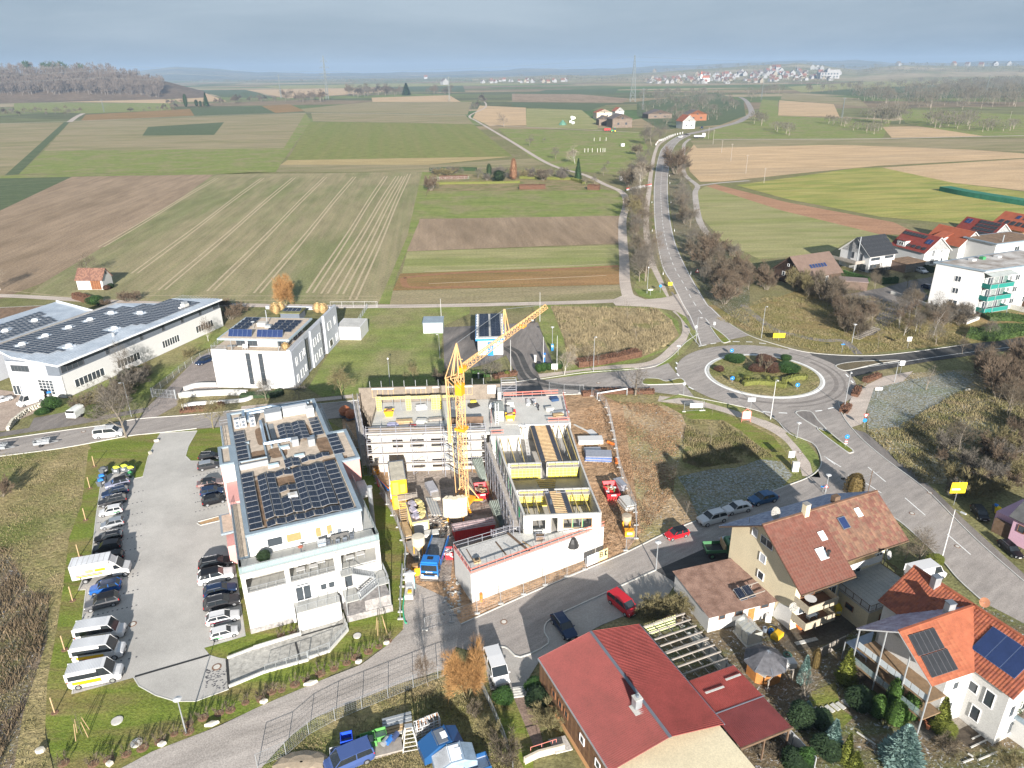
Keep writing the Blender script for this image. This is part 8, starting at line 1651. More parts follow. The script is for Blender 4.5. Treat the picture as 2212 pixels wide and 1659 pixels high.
pt('stringer',MB().e6(.05,-1.3,2.5,.05,-5.4,0.,.06,.25,WG).e6(1.15,-1.3,2.5,1.15,-5.4,0.,.06,.25,WG),t)
c2=container('cream open-topped site container filled with insulation packs',8.3,-19.4,0,rad(14),5.6,2.45,2.5,mat('container_cream',(.62,.47,.18),.6,.08,1),WD,win_=Fa,door=Fa)
pt('white_door_panel',MB().bx(.2,2.25,-.06,-.031,.4,2.2,W2),c2)
for k,(m,l)in en([(mat('foil_silver',(.55,.5,.58),.35,.3,3,metal=.4),'stack of silvery foil packs on cream container'),(mat('wool_yellow',(.58,.5,.22),.9,.2,3),'stack of yellow insulation rolls on cream container')]):
 mb=MB();R=random.Random(k)
 for i in rA(9):mb.bo((R.uniform(-.3,.3),-2.3+i*.55,.25+R.random()*.2),(.8,.5,.4),m,R.random())
 p=Matrix.Rotation(rad(14),3,'Z')@Vt((.65+k*1.15,2.8,0));oS('insulation_stack',mb,8.3+p.x,-19.4+p.y,2.6,l,SS[24],No,rad(14))
t=tng('red_storage_container','long dark red container with planks on top beside annex','container',tp(MS@Vt((14.6,-21.,0))),SR+rad(13));mb=MB().bx(0,6.1,0,2.2,0,1.6,RED)
for k in rA(20):mb.bx(.1+k*.3,.24+k*.3,-.04,0,.1,1.5,RED)
pt('body',mb,t);
for k in rA(7):pt('plank',MB().be((-.2,.2+k*.3,1.68+.05*(k%2)),(6.4,.25+k*.3,1.68+.05*(k%2)),.2,.07,mat('plank_mauve',(.42,.33,.34),.8,.2,2)),t)
def skip(lb,x,y,rz,fill,wx=2.1,L_=3.6):
 t=tng('skip',lb,'skip',tp(MS@Vt((x,y,0))),SR+rz);mb=MB();h=1.4;q=[(-wx/2*.85,-L_/2*.7),(wx/2*.85,-L_/2*.7),(wx/2*.85,L_/2*.7),(-wx/2*.85,L_/2*.7)];Q=[(-wx/2,-L_/2),(wx/2,-L_/2),(wx/2,L_/2),(-wx/2,L_/2)]
 vs=[(*p,.1)for p in q]+[(*p,h)for p in Q]+[(p[0]*.94,p[1]*.95,h)for p in Q]+[(p[0]*.94,p[1]*.95,.25)for p in q]
 fs=[(3,2,1,0)]+[(i,(i+1)%4,(i+1)%4+4,i+4)for i in rA(4)]+[(i+4,(i+1)%4+4,(i+1)%4+8,i+8)for i in rA(4)]+[(i+8,(i+1)%4+8,(i+1)%4+12,i+12)for i in rA(4)]+[(12,13,14,15)]
 mb.add(vs,fs,mat('skip_red',(.6,.04,.05),.5,.12,1));
 for i in rA(5):mb.bo((-wx/2+.2+i*(wx-.4)/4,-L_/2+.12,.75),(.08,.18,1.1),MS1['skip_red'])
 mb.q6(0,-L_/2-.02,1.2,.8,.02,.25,W2);pt('body',mb,t)
 R=random.Random(int(x*7));mb=MB()
 for i in rA(26):a=R.random()*6.28;p=(R.uniform(-wx*.32,wx*.32),R.uniform(-L_*.33,L_*.33),R.uniform(.7,1.25));m=R.choice(fill);mb.be(p,(p[0]+co(a)*.7,p[1]+si(a)*.7,p[2]+R.uniform(-.1,.3)),R.uniform(.1,.35),R.uniform(.05,.25),m)
 pt('rubble',mb,t,kd=STF)
skip('red skip full of scrap timber beside crane',18.6,-8.6,rad(8),[WD,WOOD,WG]);a=SL(cE,(1945,1010));skip('red skip full of mixed rubbish on bare earth right of wing',a[0],a[1],rad(2),[W2,GP,RED,BK,WOOD],2.2,4.2)
a=SL(cE,(790,1500));skip('small red skip half hidden at annex corner',a[0]-.3,a[1]+1.,0,[W2,WG],1.2,1.5)
def sk1(lb,c,p,n,L_,W_,t_,m,rz,jit=.05,z=0,name='material_stack',ct=SS[24],up=Tr,m2=No):
 g=SL(c,p,z)if c else p;t=tng(name,lb,ct,tp(MS@Vt((g[0],g[1],z))),SR+rz);R=random.Random(hs(lb))
 for k in rA(n):pt('layer',MB().bo((R.uniform(-jit,jit),R.uniform(-jit,jit),.05+k*t_),(W_,L_,t_*.8),m if(k%2 or not m2)else m2,R.uniform(-.03,.03)),t)
 return t
sk1('pile of grey scaffold decks beside yellow containers, upper one',cV,(830,420),6,3.2,1.4,.16,SF,rad(20));sk1('pile of scaffold decks beside cream container',cV,(870,490),5,2.4,1.2,.14,PK,rad(12))
for k in rA(8):
 g=SL(cV,(800+k*14,600));mb=MB().e6(0,-2.6,.12,0,2.6,.12,.16,.2,STE if k%2 else CL);oS('steel_beam',mb,g[0],g[1],0,'long steel beam lying right of cream container','beam','beams beside cream container',rad(14))
sk1('stack of grey boards in front of cream container',cV,(825,930),6,1.2,2.2,.18,CL,rad(8));sk1('pile of old planks along left site fence, upper',cV,(540,880),5,4.,1.2,.15,WG,rad(18),.2,m2=WOOD);sk1('pile of old planks along left site fence, lower',cV,(630,1090),5,4.,.9,.15,CL,rad(20),.2,m2=WG)
for lab,p,r in[('leaning stack of green-grey formwork panels against wing scaffold, upper',(1370,280),.35),('leaning stack of green-grey formwork panels below wing scaffold, lower',(1560,760),.3)]:
 g=SL(cV,p);t=tng('formwork_stack',lab,SS[24],tp(MS@Vt((g[0],g[1],0))),SR+r)
 for k in rA(6):pt('panel',MB().e6(k*.14-.4,-1.7,.2,k*.32-.9,1.7,2.8,1.2-.1*k,.08,mat('formwork_grey_green',(.26,.3,.27),.7,.2,2),up=(1,0,0)),t)
sk1('pile of white and grey boards on earth right of shell, upper',cE,(1795,630),6,2.,4.6,.15,W2,rad(0),.1,m2=CL);sk1('pile of grey frames right of wing',cE,(1810,700),4,1.8,3.,.15,SF,0,.1)
sk1('stack of blue scaffold stair parts right of wing',cE,(1850,745),5,2.6,4.6,.22,mat('tarp_blue',(.1,.17,.42),.6,.25,3),rad(-8),.2,m2=SF)
sk1('pale plank on earth behind wing',cE,(1725,525),1,3.6,.4,.1,CL,rad(35));sk1('white board with a black bucket on brown earth',cE,(1805,560),1,2.4,1.4,.15,W2,rad(20))
sk1('stack of scaffold braces standing against right site fence',cE,(2010,960),7,2.6,.8,.2,SF,rad(20),.2);sk1('grey slatted stack near right skip',cN,(335,990),6,3.,1.6,.2,CL,rad(15),.2,m2=WG)
def silo(lb,c,p,body,leg,r=1.,h=3.6,sc=1):
 t=tng('mortar_silo',lb,'silo',(*G(c(*p)),0),0,No,sc);pt('tank',MB().la([(.15,.8),(r,2.),(r,h),(r*.9,h+.05),(.02,h+.1)],body,16),t)
 for a in(.7,2.3,3.9,5.5):pt('leg',MB().be((r*.9*co(a),r*.9*si(a),0),(r*.9*co(a),r*.9*si(a),2.1),.12,.12,leg),t)
silo('cream round silo top behind blue tipper truck',cV,(695,1120),mat('silo_cream',(.55,.5,.4),.7,.1,1),CO,.95,3.2)
silo('dusty round mortar mixer hopper at right site fence',cN,(330,1180),mat('silo_dusty',(.4,.33,.25),.8,.15,1),CO,.75,2.6)
so1('generator',MB().q6(0,0,.9,1.4,.9,1.,CO).q6(0,0,.3,1.2,.8,.4,DG).q6(0,-.46,1.,.8,.03,.4,W2),'small orange-yellow machine at lower right corner of site',SS[64],No,gP(cN,355,1240))
for c,p,h in[(cV,(660,1340),1.8),(cV,(220,240),1.4)]:so1('mortar_bucket',MB().q6(0,0,h*.45,1.1,.9,h*.7,CO).q6(0,0,h*.9,.9,.7,.3,mat('bucket_inside',(.3,.18,.08),.8,.1,1)).q6(.4,0,h*.1,.1,.9,h*.2,DG).q6(-.4,0,h*.1,.1,.9,h*.2,DG),'orange-yellow mortar hopper beside portable toilet' if c is cV and p[0]==660 else 'small yellow box on legs at left scaffold foot',SS[64],No,(*G(c(*p)),0),.3)
for x,y,l in[(2.5,7.,'yellow debris tub on left floor'),(24.,3.9,'yellow debris tub beside stair core')]:
 mb=MB();vs=pM(-.6,-.45,0,.6,-.45,0,.6,.45,0,-.6,.45,0,-.9,-.6,1.1,.9,-.6,1.1,.9,.6,1.1,-.9,.6,1.1);mb.add(vs,[(0,1,5,4),(1,2,6,5),(2,3,7,6),(3,0,4,7),(3,2,1,0)],YEL).q6(0,0,.85,1.5,.95,.1,WD).q6(0,.1,1.05,1.,.5,.3,mat('tarp_brown',(.28,.14,.06),.8,.2,2),.4);oS('debris_tub',mb,x,y,7.5,l,'container')
t=tng('portable_toilet','white portable toilet cabin with turquoise side on gravel','toilet cabin',gP(cV,600,1470),rad(5));pt('cabin',MB().q6(0,0,1.1,1.15,1.3,2.2,W2),t);pt('roof',MB().la(pL(.85,0,.8,.12,.5,.22,.02,.26),W2,4,(0,0,2.2)),t);pt('door',MB().q6(.6,0,1.,.04,1.,1.9,mat('panel_turq_light',(.15,.55,.62),.5,.05,1)),t)
t=tng('wash_trolley','grey tool trailer with odds and ends in front of portable toilet','trailer',gP(cV,590,1560),rad(4));pt('body',MB().q6(0,0,.7,1.1,2.6,.7,CL).q6(0,.5,1.2,.8,.9,.5,STE).q6(.1,-.6,1.1,.5,.5,.3,YEL),t);
for x in(-.6,.6):pt('wheel',MB().c6(x-.08,0,.3,x+.08,0,.3,.3,.3,BK,10),t)
so1('orange_pipe',MB().c6(0,0,0,0,0,1.2,.22,.22,OG,10),'upright orange plastic pipe at annex corner','pipe',No,gP(cI,1800,335))
for x,y,s_,l in[(20,420,1.3,'leftmost'),(60,440,1.2,'rightmost')]:
 so1('mixer_drum',MB().la(pL(.3,.2,.8,.6,.95,1.2,.7,1.6,.4,1.8,.02,1.7),mat('drum_orange',(.42,.14,.06),.6,.12,1),14).q6(0,0,.3,1.6,1.2,.3,DG),'orange mixing drum beside left scaffold, %s of two'%l,'mixer','orange drums',(*G(cE(x,y+25)),0),.5,s_)
for c,a,b,l in[(cN,(185,490),(235,510),'upper orange pipe pieces on earth at site fence'),(cN,(250,625),(258,660),'lower orange pipe on earth at site fence'),(cE,(355,1060),(378,1085),'orange pipe beside yellow containers')]:
 A0,A1=G(c(*a)),G(c(*b));o=((A0[0]+A1[0])/2,(A0[1]+A1[1])/2,0);so1('orange_pipe',MB().c6(A0[0]-o[0],A0[1]-o[1],.25,A1[0]-o[0],A1[1]-o[1],.25,.25,.25,OG,8),l,'pipe',No,o)
for pts_,m,l in[(pL(235,880,300,950,330,985),BLUE,'blue pipe bundle at left site fence'),([(245,900),(262,960)],RED,'red pipe at left site fence'),([(240,885),(330,970)],OG,'orange pipe along blue bundle')]:
 P0=pts(cE,pts_);mb=MB().path([(p[0],p[1],.2)for p in P0],.14,m,6);wth('pipe_bundle',mb,l,'pipe')
mb=MB();P0=spl(pts(cI,pL(1195,270,1180,400,1195,500,1210,515)),5);mb.path([(p[0],p[1],.12)for p in P0],.1,mat('hose_green',(.05,.4,.22),.5,.05,1),6);wth('green_hose',mb,'green hose curling along site fence','hose')
def person(lb,x,y,z,rz,shirt,legs,bend=.6):
 me=bpy.data.meshes.new('body');J=[(0,0,.95),(0,.25*bend,1.25),(0,.5*bend,1.45-.1*bend),(0,.62*bend,1.58-.1*bend),(0,.7*bend,1.72-.1*bend),(.12,0,.92),(.13,.08,.5),(.13,-.05,.08),(.13,.12,.05),(-.12,0,.92),(-.14,.15,.5),(-.14,0.,.08),(-.14,.17,.05),(.2,.5*bend,1.42-.1*bend),(.26,.6*bend+.1,1.12),(.2,.75*bend+.2,.95),(-.2,.5*bend,1.42-.1*bend),(-.26,.6*bend+.1,1.12),(-.2,.75*bend+.2,.95)]
 Ed=pL(0,1,1,2,2,3,3,4,0,5,5,6,6,7,7,8,0,9,9,10,10,11,11,12,2,13,13,14,14,15,2,16,16,17,17,18)
 me.from_pydata(J,Ed,[]);o=bpy.data.objects.new('body',me);COL.objects.link(o);md=o.modifiers.new('s','SKIN');md.use_smooth_shade=Tr;R_=[.15,.17,.16,.06,.11,.1,.075,.05,.05,.1,.075,.05,.05,.07,.05,.035,.07,.05,.035]
 for v,r in zip(me.skin_vertices[0].data,R_):v.radius=(r,r)
 me.skin_vertices[0].data[0].use_root=Tr
 dg=bpy.context.evaluated_depsgraph_get();dg.update();m2=bpy.data.meshes.new_from_object(o.evaluated_get(dg));bpy.data.objects.remove(o);m2.materials.clear()
 for m in(shirt,legs,mat('skin',(.55,.33,.24),.6,0)):m2.materials.append(m)
 for p in m2.polygons:zc=p.center.z;p.material_index=1 if zc<.95 else(2 if zc>1.6-.1*bend else 0)
 t=tng('person',lb,'person',tp(MS@Vt((x,y,z))),SR+rz);lo('body',m2,t);pt('helmet',MB().la(pL(.13,0,.13,.06,.09,.12,.02,.14),W2,10,(0,.7*bend,1.76-.1*bend)),t)
person('person in dark work clothes bending over boards on right floor',29.3,7.4,7.5,2.,mat('cloth_dark',(.05,.05,.06),.9,0),mat('cloth_black',(.03,.03,.035),.9,0),1.)
person('person in an orange-brown jacket beside rear wall on upper floor',14.6,11.5,7.5,.8,mat('cloth_orange',(.4,.16,.08),.9,0),MS1['cloth_dark'],.4)
for x,y,w_,l_,r,m,l,h in[(27.6,10.4,.6,2.2,0,W2,'white foam sheet standing on right slab, left one',.5),(28.8,10.4,.6,2.2,0,W2,'white foam sheet on right slab, right one',.5),(32.6,11.6,1.5,1.8,.15,mat('tank_dark_blue',(.03,.07,.16),.4,0),'dark blue box cover on right slab corner',.5),(31.2,7.,1.6,1.,.1,CL,'pale crate beside bending person',.7),(33.,6.2,3.5,.9,.1,STE,'bundle of steel tubes on right slab',.25),(32.6,4.8,2.,.9,.1,WOOD,'timber trough on right slab',.45),(24.9,6.,.4,.4,0,RED,'small red gas bottle on right slab',.9),(24.3,9.6,1.5,1.2,0,CL,'grey pallet stack near rear core',.9),(21.2,9.,1.6,1.2,0,mat('tarp_white',(.7,.7,.7),.8,.1,2),'white tarpaulin heap near stair core',.8),(17.6,9.8,2.2,1.6,.4,BK,'crumpled black foil on middle slab',.3),(17.5,11.6,1.2,.8,0,FY,'small yellow formwork piece on middle slab',.3),(8.,9.6,2.,1.2,.3,mat('tarp_white',(.7,.7,.7)),'white and green tarp heap between formwork frames',.6),(5.4,4.,3.2,1.,.1,WOOD,'pile of boards on left floor',.5),(8.5,3.8,2.2,1.1,-.1,CL,'grey formwork boards piled on left floor',.6),(11.,4.6,3.,.9,.2,WG,'weathered planks on left floor',.4),(3.5,3.,2.,1.2,0,mat('tarp_lilac',(.45,.45,.62),.7,.2,2),'lilac foil roll on left floor',.3),(7.,2.6,1.4,.4,0,RED,'flat red box near front parapet',.25),(17.8,1.8,2.,.8,-.3,BK,'dark hose heap on slab behind crane mast',.3),(28.6,-22.8,.4,1.6,0,DG,'dark sheet on timber beams',.02)]:
 mb=MB();R=random.Random(int(x*10));n=4 if h>.2 else 1
 for k in rA(n):mb.bo((R.uniform(-.1,.1),R.uniform(-.1,.1),h*(k+.5)/n),(w_*R.uniform(.75,1),l_*R.uniform(.75,1),h/n*.92),m,R.uniform(-.15,.15))
 oS('site_material' if 'bottle' not in l else 'gas_bottle',mb,x,y,7.52,l,SS[24],No,r)
mb=MB().la(pL(.9,0,.7,.7,.4,1.3,.05,1.5),BK,9);oS('black_foil_bag',mb,31.2,-27.6,3.2,'black foil sheet hanging over annex wall','foil')
mb=MB();
for a in((-.6,-.5),(.6,-.5),(.6,.5),(-.6,.5)):mb.q6(a[0],a[1],.5,.06,.06,1.,SF)
mb.q6(0,0,.12,1.3,1.1,.1,WG).q6(0,0,.55,1.1,.8,.5,mat('scrap_brown',(.22,.15,.1),.8,.3,4));rl1(mb,pL(-.6,-.5,.6,-.5,.6,.5,-.6,.5,-.6,-.5),1.,SF,0,1,.2);oS('mesh_crate',mb,26.6,-28.,4.6,'steel mesh crate on annex deck before wing','crate')
mb=MB().q6(0,0,.2,.9,.7,.4,WOOD,.3).q6(0,0,.45,.5,.4,.2,BK,.5);oS('timber_box',mb,17.9,-32.2,4.63,'small wooden box with dark scrap on annex roof','box')
mb=MB();R=random.Random(3)
for k in rA(80):
 a,b=R.uniform(1500,1640),R.uniform(150,470);g=G(cI(a,b));s_=R.uniform(.08,.35);mb.bo((g[0],g[1],s_*.3),(s_,s_*R.uniform(.5,1.2),s_*.6),R.choice([CR,CL,STE,CD]),R.random()*3)
for k in rA(260):
 a,b=R.uniform(330,760),R.uniform(880,1180);g=SL(cV,(a+300,b-200));p=MS@Vt((g[0],g[1],0));s_=R.uniform(.06,.3);mb.q6(p.x,p.y,s_*.3,s_*2,s_*.6,s_*.5,R.choice([WOOD,WG,CL,BK]),R.random()*3)
tag(lo('rubble',mb.mesh('rubble')),'loose rubble and scraps scattered on building ground','rubble',No,'stuff')
she('site_yard',cE,pL(260,1000,500,760,1000,860,1050,1000,1250,1250,900,1380,800,1450,780,1640,560,1640,500,1400,330,1100),4,gm('site_yard_ground',(.23,.21,.185),(.33,.3,.27),(.14,.125,.11),0,.3,.3,.25,2.5,.6,bm=.8))
def fen(lb,c,l,h=2.,step=3.5,feet=Tr,name='mesh_fence',wires=.2,m=No,gp=No,world=Fa,r=.03):
 P=l if world else pts(c,l);Q=rs(P,step)
 if dI(Q[-1],P[-1])>.5:Q.append(P[-1])
 o=Vt((*P[0],0));t=tng(name,lb,'fence',tp(o),0,gp);m=m or STE
 for q in Q:mb=MB().c6(q[0]-o.x,q[1]-o.y,0,q[0]-o.x,q[1]-o.y,h,r*1.5,r*1.5,m,5);(mb.q6(q[0]-o.x,q[1]-o.y,.08,.7,.25,.16,CR)if feet else No);pt('post',mb,t)
 for a,b in zip(Q[:-1],Q[1:]):
  mb=MB();a=(a[0]-o.x,a[1]-o.y);b=(b[0]-o.x,b[1]-o.y)
  for f in(.08,1.):mb.be((*a,h*f),(*b,h*f),r,r,m)
  for f in np.arange(.08+wires,1,wires):mb.be((*a,h*f),(*b,h*f),.012,.012,m)
  n=int(dI(a,b)/.25)
  for k in rA(1,n):x,y=a[0]+(b[0]-a[0])*k/n,a[1]+(b[1]-a[1])*k/n;mb.q6(x,y,h*.54,.01,.01,h*.9,m)
  pt('mesh_panel',mb,t)
 return t
fen('temporary site fence between white building and site',cE,pL(30,560,120,700,200,830,270,980,400,1240,460,1440,450,1630));fen('short fence piece across driveway at toilet cabin',cI,pL(1180,130,1165,330,1160,480),2,2.5)
fen('temporary site fence along street kerb below annex',cJ,pL(-600,520,-270,420,85,275,255,200,410,140,560,80));fen('temporary fence at right end of site with banners',cN,pL(330,1345,420,1240,405,1040,330,860,280,720,240,480,185,230,110,140,60,120));
fen('temporary fence panels behind site beside street',cM,pL(1030,780,1160,800,1300,800),2.,3.4);fen('mesh fence panels with white sign near footpath',cN,[(790,245),(945,235)],2.2,3.6)
fen('galvanised stake fence along gravel track',cI,pL(30,1657,205,1610,325,1490,483,1357,665,1275,842,1200,1013,1130,1182,1060,1343,993,1503,930),1.9,3.,Fa,wires=.13);fen('chain link fence beside office driveway',cC,pL(1220,1110,1345,1010,1440,925,1550,850,1660,800),1.6,3,Fa);fen('stake fence at office rear garden',cO2,[(1215,370),(1300,230)],1.6,3,Fa)
fen('white post fence of allotment',cQ,pL(180,608,260,606,345,604,420,604),1.6,4,Fa,m=W2);fen('wire fence along willow garden',cI,pL(1800,1020,1900,1240,2000,1480,2050,1657),1.3,2.5,Fa)
t=tng('site_banner','white and yellow construction banner lettered BK on street fence','banner',gP(cE,1770,1545));a=Vt(gP(cE,1770,1545));b=Vt(gP(cE,1920,1480));d=(b-a);u=d.normalized();
pt('photo_panel',MB().be((0,0,1.15),tp(d*.54+Vt((0,0,1.15))),.04,1.7,mat('banner_photo',(.55,.62,.72),.6,.2,1.5)),t)
pt('yellow_panel',MB().be(tp(d*.56+Vt((0,0,1.15))),tp(d+Vt((0,0,1.15))),.04,1.7,mat('banner_yellow',(.72,.6,.3),.6,.05,1)),t)
def text(s_,loc,rz,size,m,parent=No,tilt=pI/2,name='lettering',ext=.01,align='CENTER'):
 cu=bpy.data.curves.new(name,'FONT');cu.body=s_;cu.size=size;cu.extrude=ext;cu.align_x=align;cu.align_y='CENTER';cu.resolution_u=2;o=bpy.data.objects.new('tmp',cu);COL.objects.link(o);dg=bpy.context.evaluated_depsgraph_get();dg.update();me=bpy.data.meshes.new_from_object(o.evaluated_get(dg));bpy.data.objects.remove(o);me.materials.clear();me.materials.append(m);r=lo(name,me,parent,loc);r.rotation_euler=(tilt,0,rz);return r
ab=a2(u.y,u.x);nn_=Vt((u.y,-u.x,0))*.05
text('B',tp(d*.68+nn_+Vt((0,0,1.3))),ab,1.3,BK,t);
mb=MB();q=d*.84+nn_;mb.add([tp(q+Vt((0,0,.9))),tp(q+Vt((0,0,1.75))),tp(q+u*.55+Vt((0,0,1.75))),tp(q+u*.2+Vt((0,0,1.32))),tp(q+u*.55+Vt((0,0,.9)))],pM(0,4,3,0,3,1,1,3,2),BK);pt('emblem',mb,t)
so1('white_board',MB().q6(0,0,1.3,2.6,.06,1.,W2),'blank white board on mesh fence near footpath','board',No,gP(cN,885,240),0)
mb=MB();p0,p1=G(cM(1410,850)),G(cM(1645,815));o=(p0[0],p0[1],0);mb.c6(0,0,1.4,p1[0]-p0[0],p1[1]-p0[1],1.5,.16,.16,W2,8).q6(0,0,.8,.2,.2,1.6,STE).q6(p1[0]-p0[0],p1[1]-p0[1],.8,.2,.2,1.6,STE);so1('barrier_beam',mb,'long white barrier beam behind right site corner','barrier',No,o)
def lamp(c,b,t,lb,kd='arm',arm=(0,-1.2),gp='street lamps'):
 p=c(*b);h=zat(p,c(*t));h=max(3.2,min(12,h));T=tng('street_lamp',lb,'street lamp',(*G(p),0),0,gp);pt('pole',MB().c6(0,0,0,0,0,h,.09,.05,STE if kd!=SS[74]else W2,7),T)
 mb=MB()
 if kd in('arm',SS[74]):a=Vt((arm[0],arm[1],0));mb.be((0,0,h-.03),tp(a*.6+Vt((0,0,h+.08))),.06,.06,STE).be(tp(a*.5+Vt((0,0,h+.07))),tp(a+Vt((0,0,h+.12))),.32,.12,W2)
 elif kd=='disc':mb.la(pL(.06,-.35,.18,-.1,.42,0.,.45,.06,.1,.16,.01,.18),W2,12,(0,0,h))
 else:mb.la(pL(.05,-.1,.2,.05,.22,.25,.05,.4),W2,10,(0,0,h))
 pt('lamp_head',mb,T);return T
for a in[(cG,(1175,1385),(1105,1115),'disc-headed lamp on lawn corner by car park','disc'),(cN,(568,1500),(583,1278),'disc-headed lamp beside paved yard opposite annex','disc'),(cN,(1912,880),(1925,775),'disc lamp at junction behind cream house','disc'),(cC,(1042,1290),(975,1018),'slim lamp in front of bushy warehouse bank','arm',(-.6,-.6)),(cO2,(1480,845),(1470,633),'slim lamp on green plot behind site','ball'),(cO2,(1875,625),(1868,435),'slim lamp at left edge of car wash yard','arm',(-.5,-.5)),(cM,(1380,632),(1392,350),'tall lamp on verge right of car wash','arm',(.3,-1)),(cM,(1055,465),(1055,278),'disc lamp at right edge of car wash yard','disc'),(cM,(2192,398),(2212,200),'tall lamp beside road left of roundabout arm','arm',(.8,-.8)),(cO,(722,822),(755,588),'tall white lamp in front of roundabout island',SS[74],(0,-1)),(cO,(668,345),(692,158),'tall lamp beyond roundabout on slope','arm',(.2,-.9)),(cO,(1155,757),(1197,540),'tall lamp with long head at east kerb of roundabout','arm',(-.5,-1.3)),(cO,(1200,375),(1220,265),'disc lamp beside wooden steps','disc'),(cO,(876,934),(886,858),'short lamp on grass strip south of roundabout','disc'),(cK,(1572,700),(1668,300),'very tall lamp beside main road at right',SS[74],(.6,-1.4)),(cQ,(1612,1370),(1622,1200),'tall mast lamp beside cycle path','ball'),(cO,(1450,605),(1468,488),'lamp with long crosswise head at frosty meadow corner','arm',(1.6,.2))]:
 lamp(*a)
def flag(c,b,t,lb):p=c(*b);h=zat(p,c(*t));so1('flagpole',MB().c6(0,0,0,0,0,h,.07,.04,W2,7).c6(0,0,h,0,0,h+.1,.08,.08,STE,6),lb,'flagpole','white flagpoles around car wash',(*G(p),0))
for b,t,l in[((180,278),(169,55),'white flagpole behind metal shed'),((957,233),(959,5),'tall white flagpole at back of car wash yard'),((727,650),(724,380),'white pole left of car wash exit'),((984,568),(986,358),'white pole beside blue vacuum machine'),((1091,620),(1094,348),'white pole beside car wash exit sign')]:flag(cM,b,t,l)
SB=mat('sign_blue',(.02,.2,.55),.5,0);SY=mat('sign_yellow',(.85,.62,.02),.5,0);SW=mat('sign_white',(.82,.82,.82),.5,0);SRr=mat('sign_red',(.65,.04,.04),.5,0);SGr=mat('sign_back_grey',(.38,.4,.42),.5,.05,1)
def sg1(c,b,h,lb,shape,m=SB,w_=.6,ct='sign',rz=0,txt=No,extra=No,hh=No):
 T=tng('road_sign',lb,ct,(*G(c(*b)),0),rz);pt('post',MB().c6(0,0,0,0,0,h,.04,.04,STE,6),T);mb=MB();z=h-w_*.5
 if shape=='disc':mb.c6(0,-.05,z,0,-.09,z,w_/2,w_/2,m,20)
 elif shape=='tri':mb.add([(-w_/2,-.06,z+w_*.42),(w_/2,-.06,z+w_*.42),(0,-.06,z-w_*.45),(-w_/2,-.1,z+w_*.42),(w_/2,-.1,z+w_*.42),(0,-.1,z-w_*.45)],[(0,1,2),(3,5,4),(0,3,4,1),(1,4,5,2),(2,5,3,0)],SRr);mb.add([(-w_*.3,-.105,z+w_*.3),(w_*.3,-.105,z+w_*.3),(0,-.105,z-w_*.25)],[(0,2,1)],SW)
 elif shape=='triup':mb.add([(-w_/2,-.1,z-w_*.42),(w_/2,-.1,z-w_*.42),(0,-.1,z+w_*.45),(-w_/2,-.06,z-w_*.42),(w_/2,-.06,z-w_*.42),(0,-.06,z+w_*.45)],[(0,1,2),(3,5,4),(0,3,4,1),(1,4,5,2),(2,5,3,0)],SRr);mb.add([(-w_*.28,-.105,z-w_*.28),(w_*.28,-.105,z-w_*.28),(0,-.105,z+w_*.22)],[(0,1,2)],SW)
 else:mb.bo((0,-.07,z),(w_,.05,(hh or w_*.6)),m)
 pt('sign_face',mb,T)
 if extra:extra(T,z)
 if txt:text(txt[0],(0,-.11,z+(txt[3]if len(txt)>3 else 0)),0,txt[1],txt[2],T)
 return T
def arrow(T,z,dr=1,m=SW,s=.2):
 pt('arrow',MB().q6(0,-.1,z,s*1.6,.02,s*.35,m).add([(dr*s*.3,-.11,z+s*.6),(dr*s*.3,-.11,z-s*.6),(dr*s*1.2,-.11,z)],[(0,1,2),(2,1,0)],m),T)
for b,l in[((495,610),'round blue arrow sign at left front of roundabout island'),((877,650),'round blue arrow sign at right front of roundabout island'),((492,445),'blue arrow sign at back left of roundabout island')]:sg1(cO,b,1.7,l,'disc',SB,.95,extra=lambda T,z:arrow(T,z,1,s=.26))
def ew(T,z):
 mb=MB();
 for k in rA(4):mb.q6(0,-.07,z-.75-k*.22,.45,.05,.2,SRr if k%2==0 else SW)
 pt('marker_board',mb,T);arrow(T,z,-1,s=.2)
sg1(cO,(1160,985),2.6,'blue arrow sign over a red and white marker on long traffic island','disc',SB,.85,extra=ew)
sg1(cO,(1268,870),3.,'give-way triangle above a blue roundabout sign at footpath','tri',SRr,1.,extra=lambda T,z:(lambda mb:(mb.c6(0,-.05,z-.95,0,-.09,z-.95,.42,.42,SB,18),pt('roundabout_face',mb,T)))(MB()))
sg1(cK,(678,190),2.,'small red-edged triangle sign at junction behind cream house','triup',SRr,.7);sg1(cK,(662,170),1.6,'short blue sign at junction behind cream house','rect',SB,1.,hh=.25)
def dir_panel(T,z,w_=2.6,h_=1.5):
 mb=MB();
 for k,(ww,zz)in en(pL(1.,.42,1.1,.22,.9,.02)):mb.q6(.35,-.11,z+zz,ww*.9,.02,.07,BK)
 mb.q6(-.35,-.11,z-.25,1.3,.02,.24,SW).c6(.55,-.1,z-.3,.55,-.12,z-.3,.22,.22,BK,14).c6(.55,-.121,z-.3,.55,-.125,z-.3,.14,.14,SY,14).q6(.55,-.11,z-.58,.08,.02,.2,BK).q6(.8,-.11,z-.3,.24,.02,.07,BK);pt('map_symbol',mb,T)
sg1(cK,(1668,270),4.4,'large yellow direction sign with roundabout symbol beside main road','rect',SY,2.4,hh=1.9,extra=lambda T,z:dir_panel(T,z));
sg1(cO,(768,362),3.,'yellow direction sign on slope north of roundabout','rect',SY,3.,hh=1.2,extra=lambda T,z:(lambda mb:([mb.q6(-.2,-.11,z+.3-.25*k,1.6,.02,.09,BK)for k in rA(3)],pt('lettering_lines',mb,T)))(MB()))
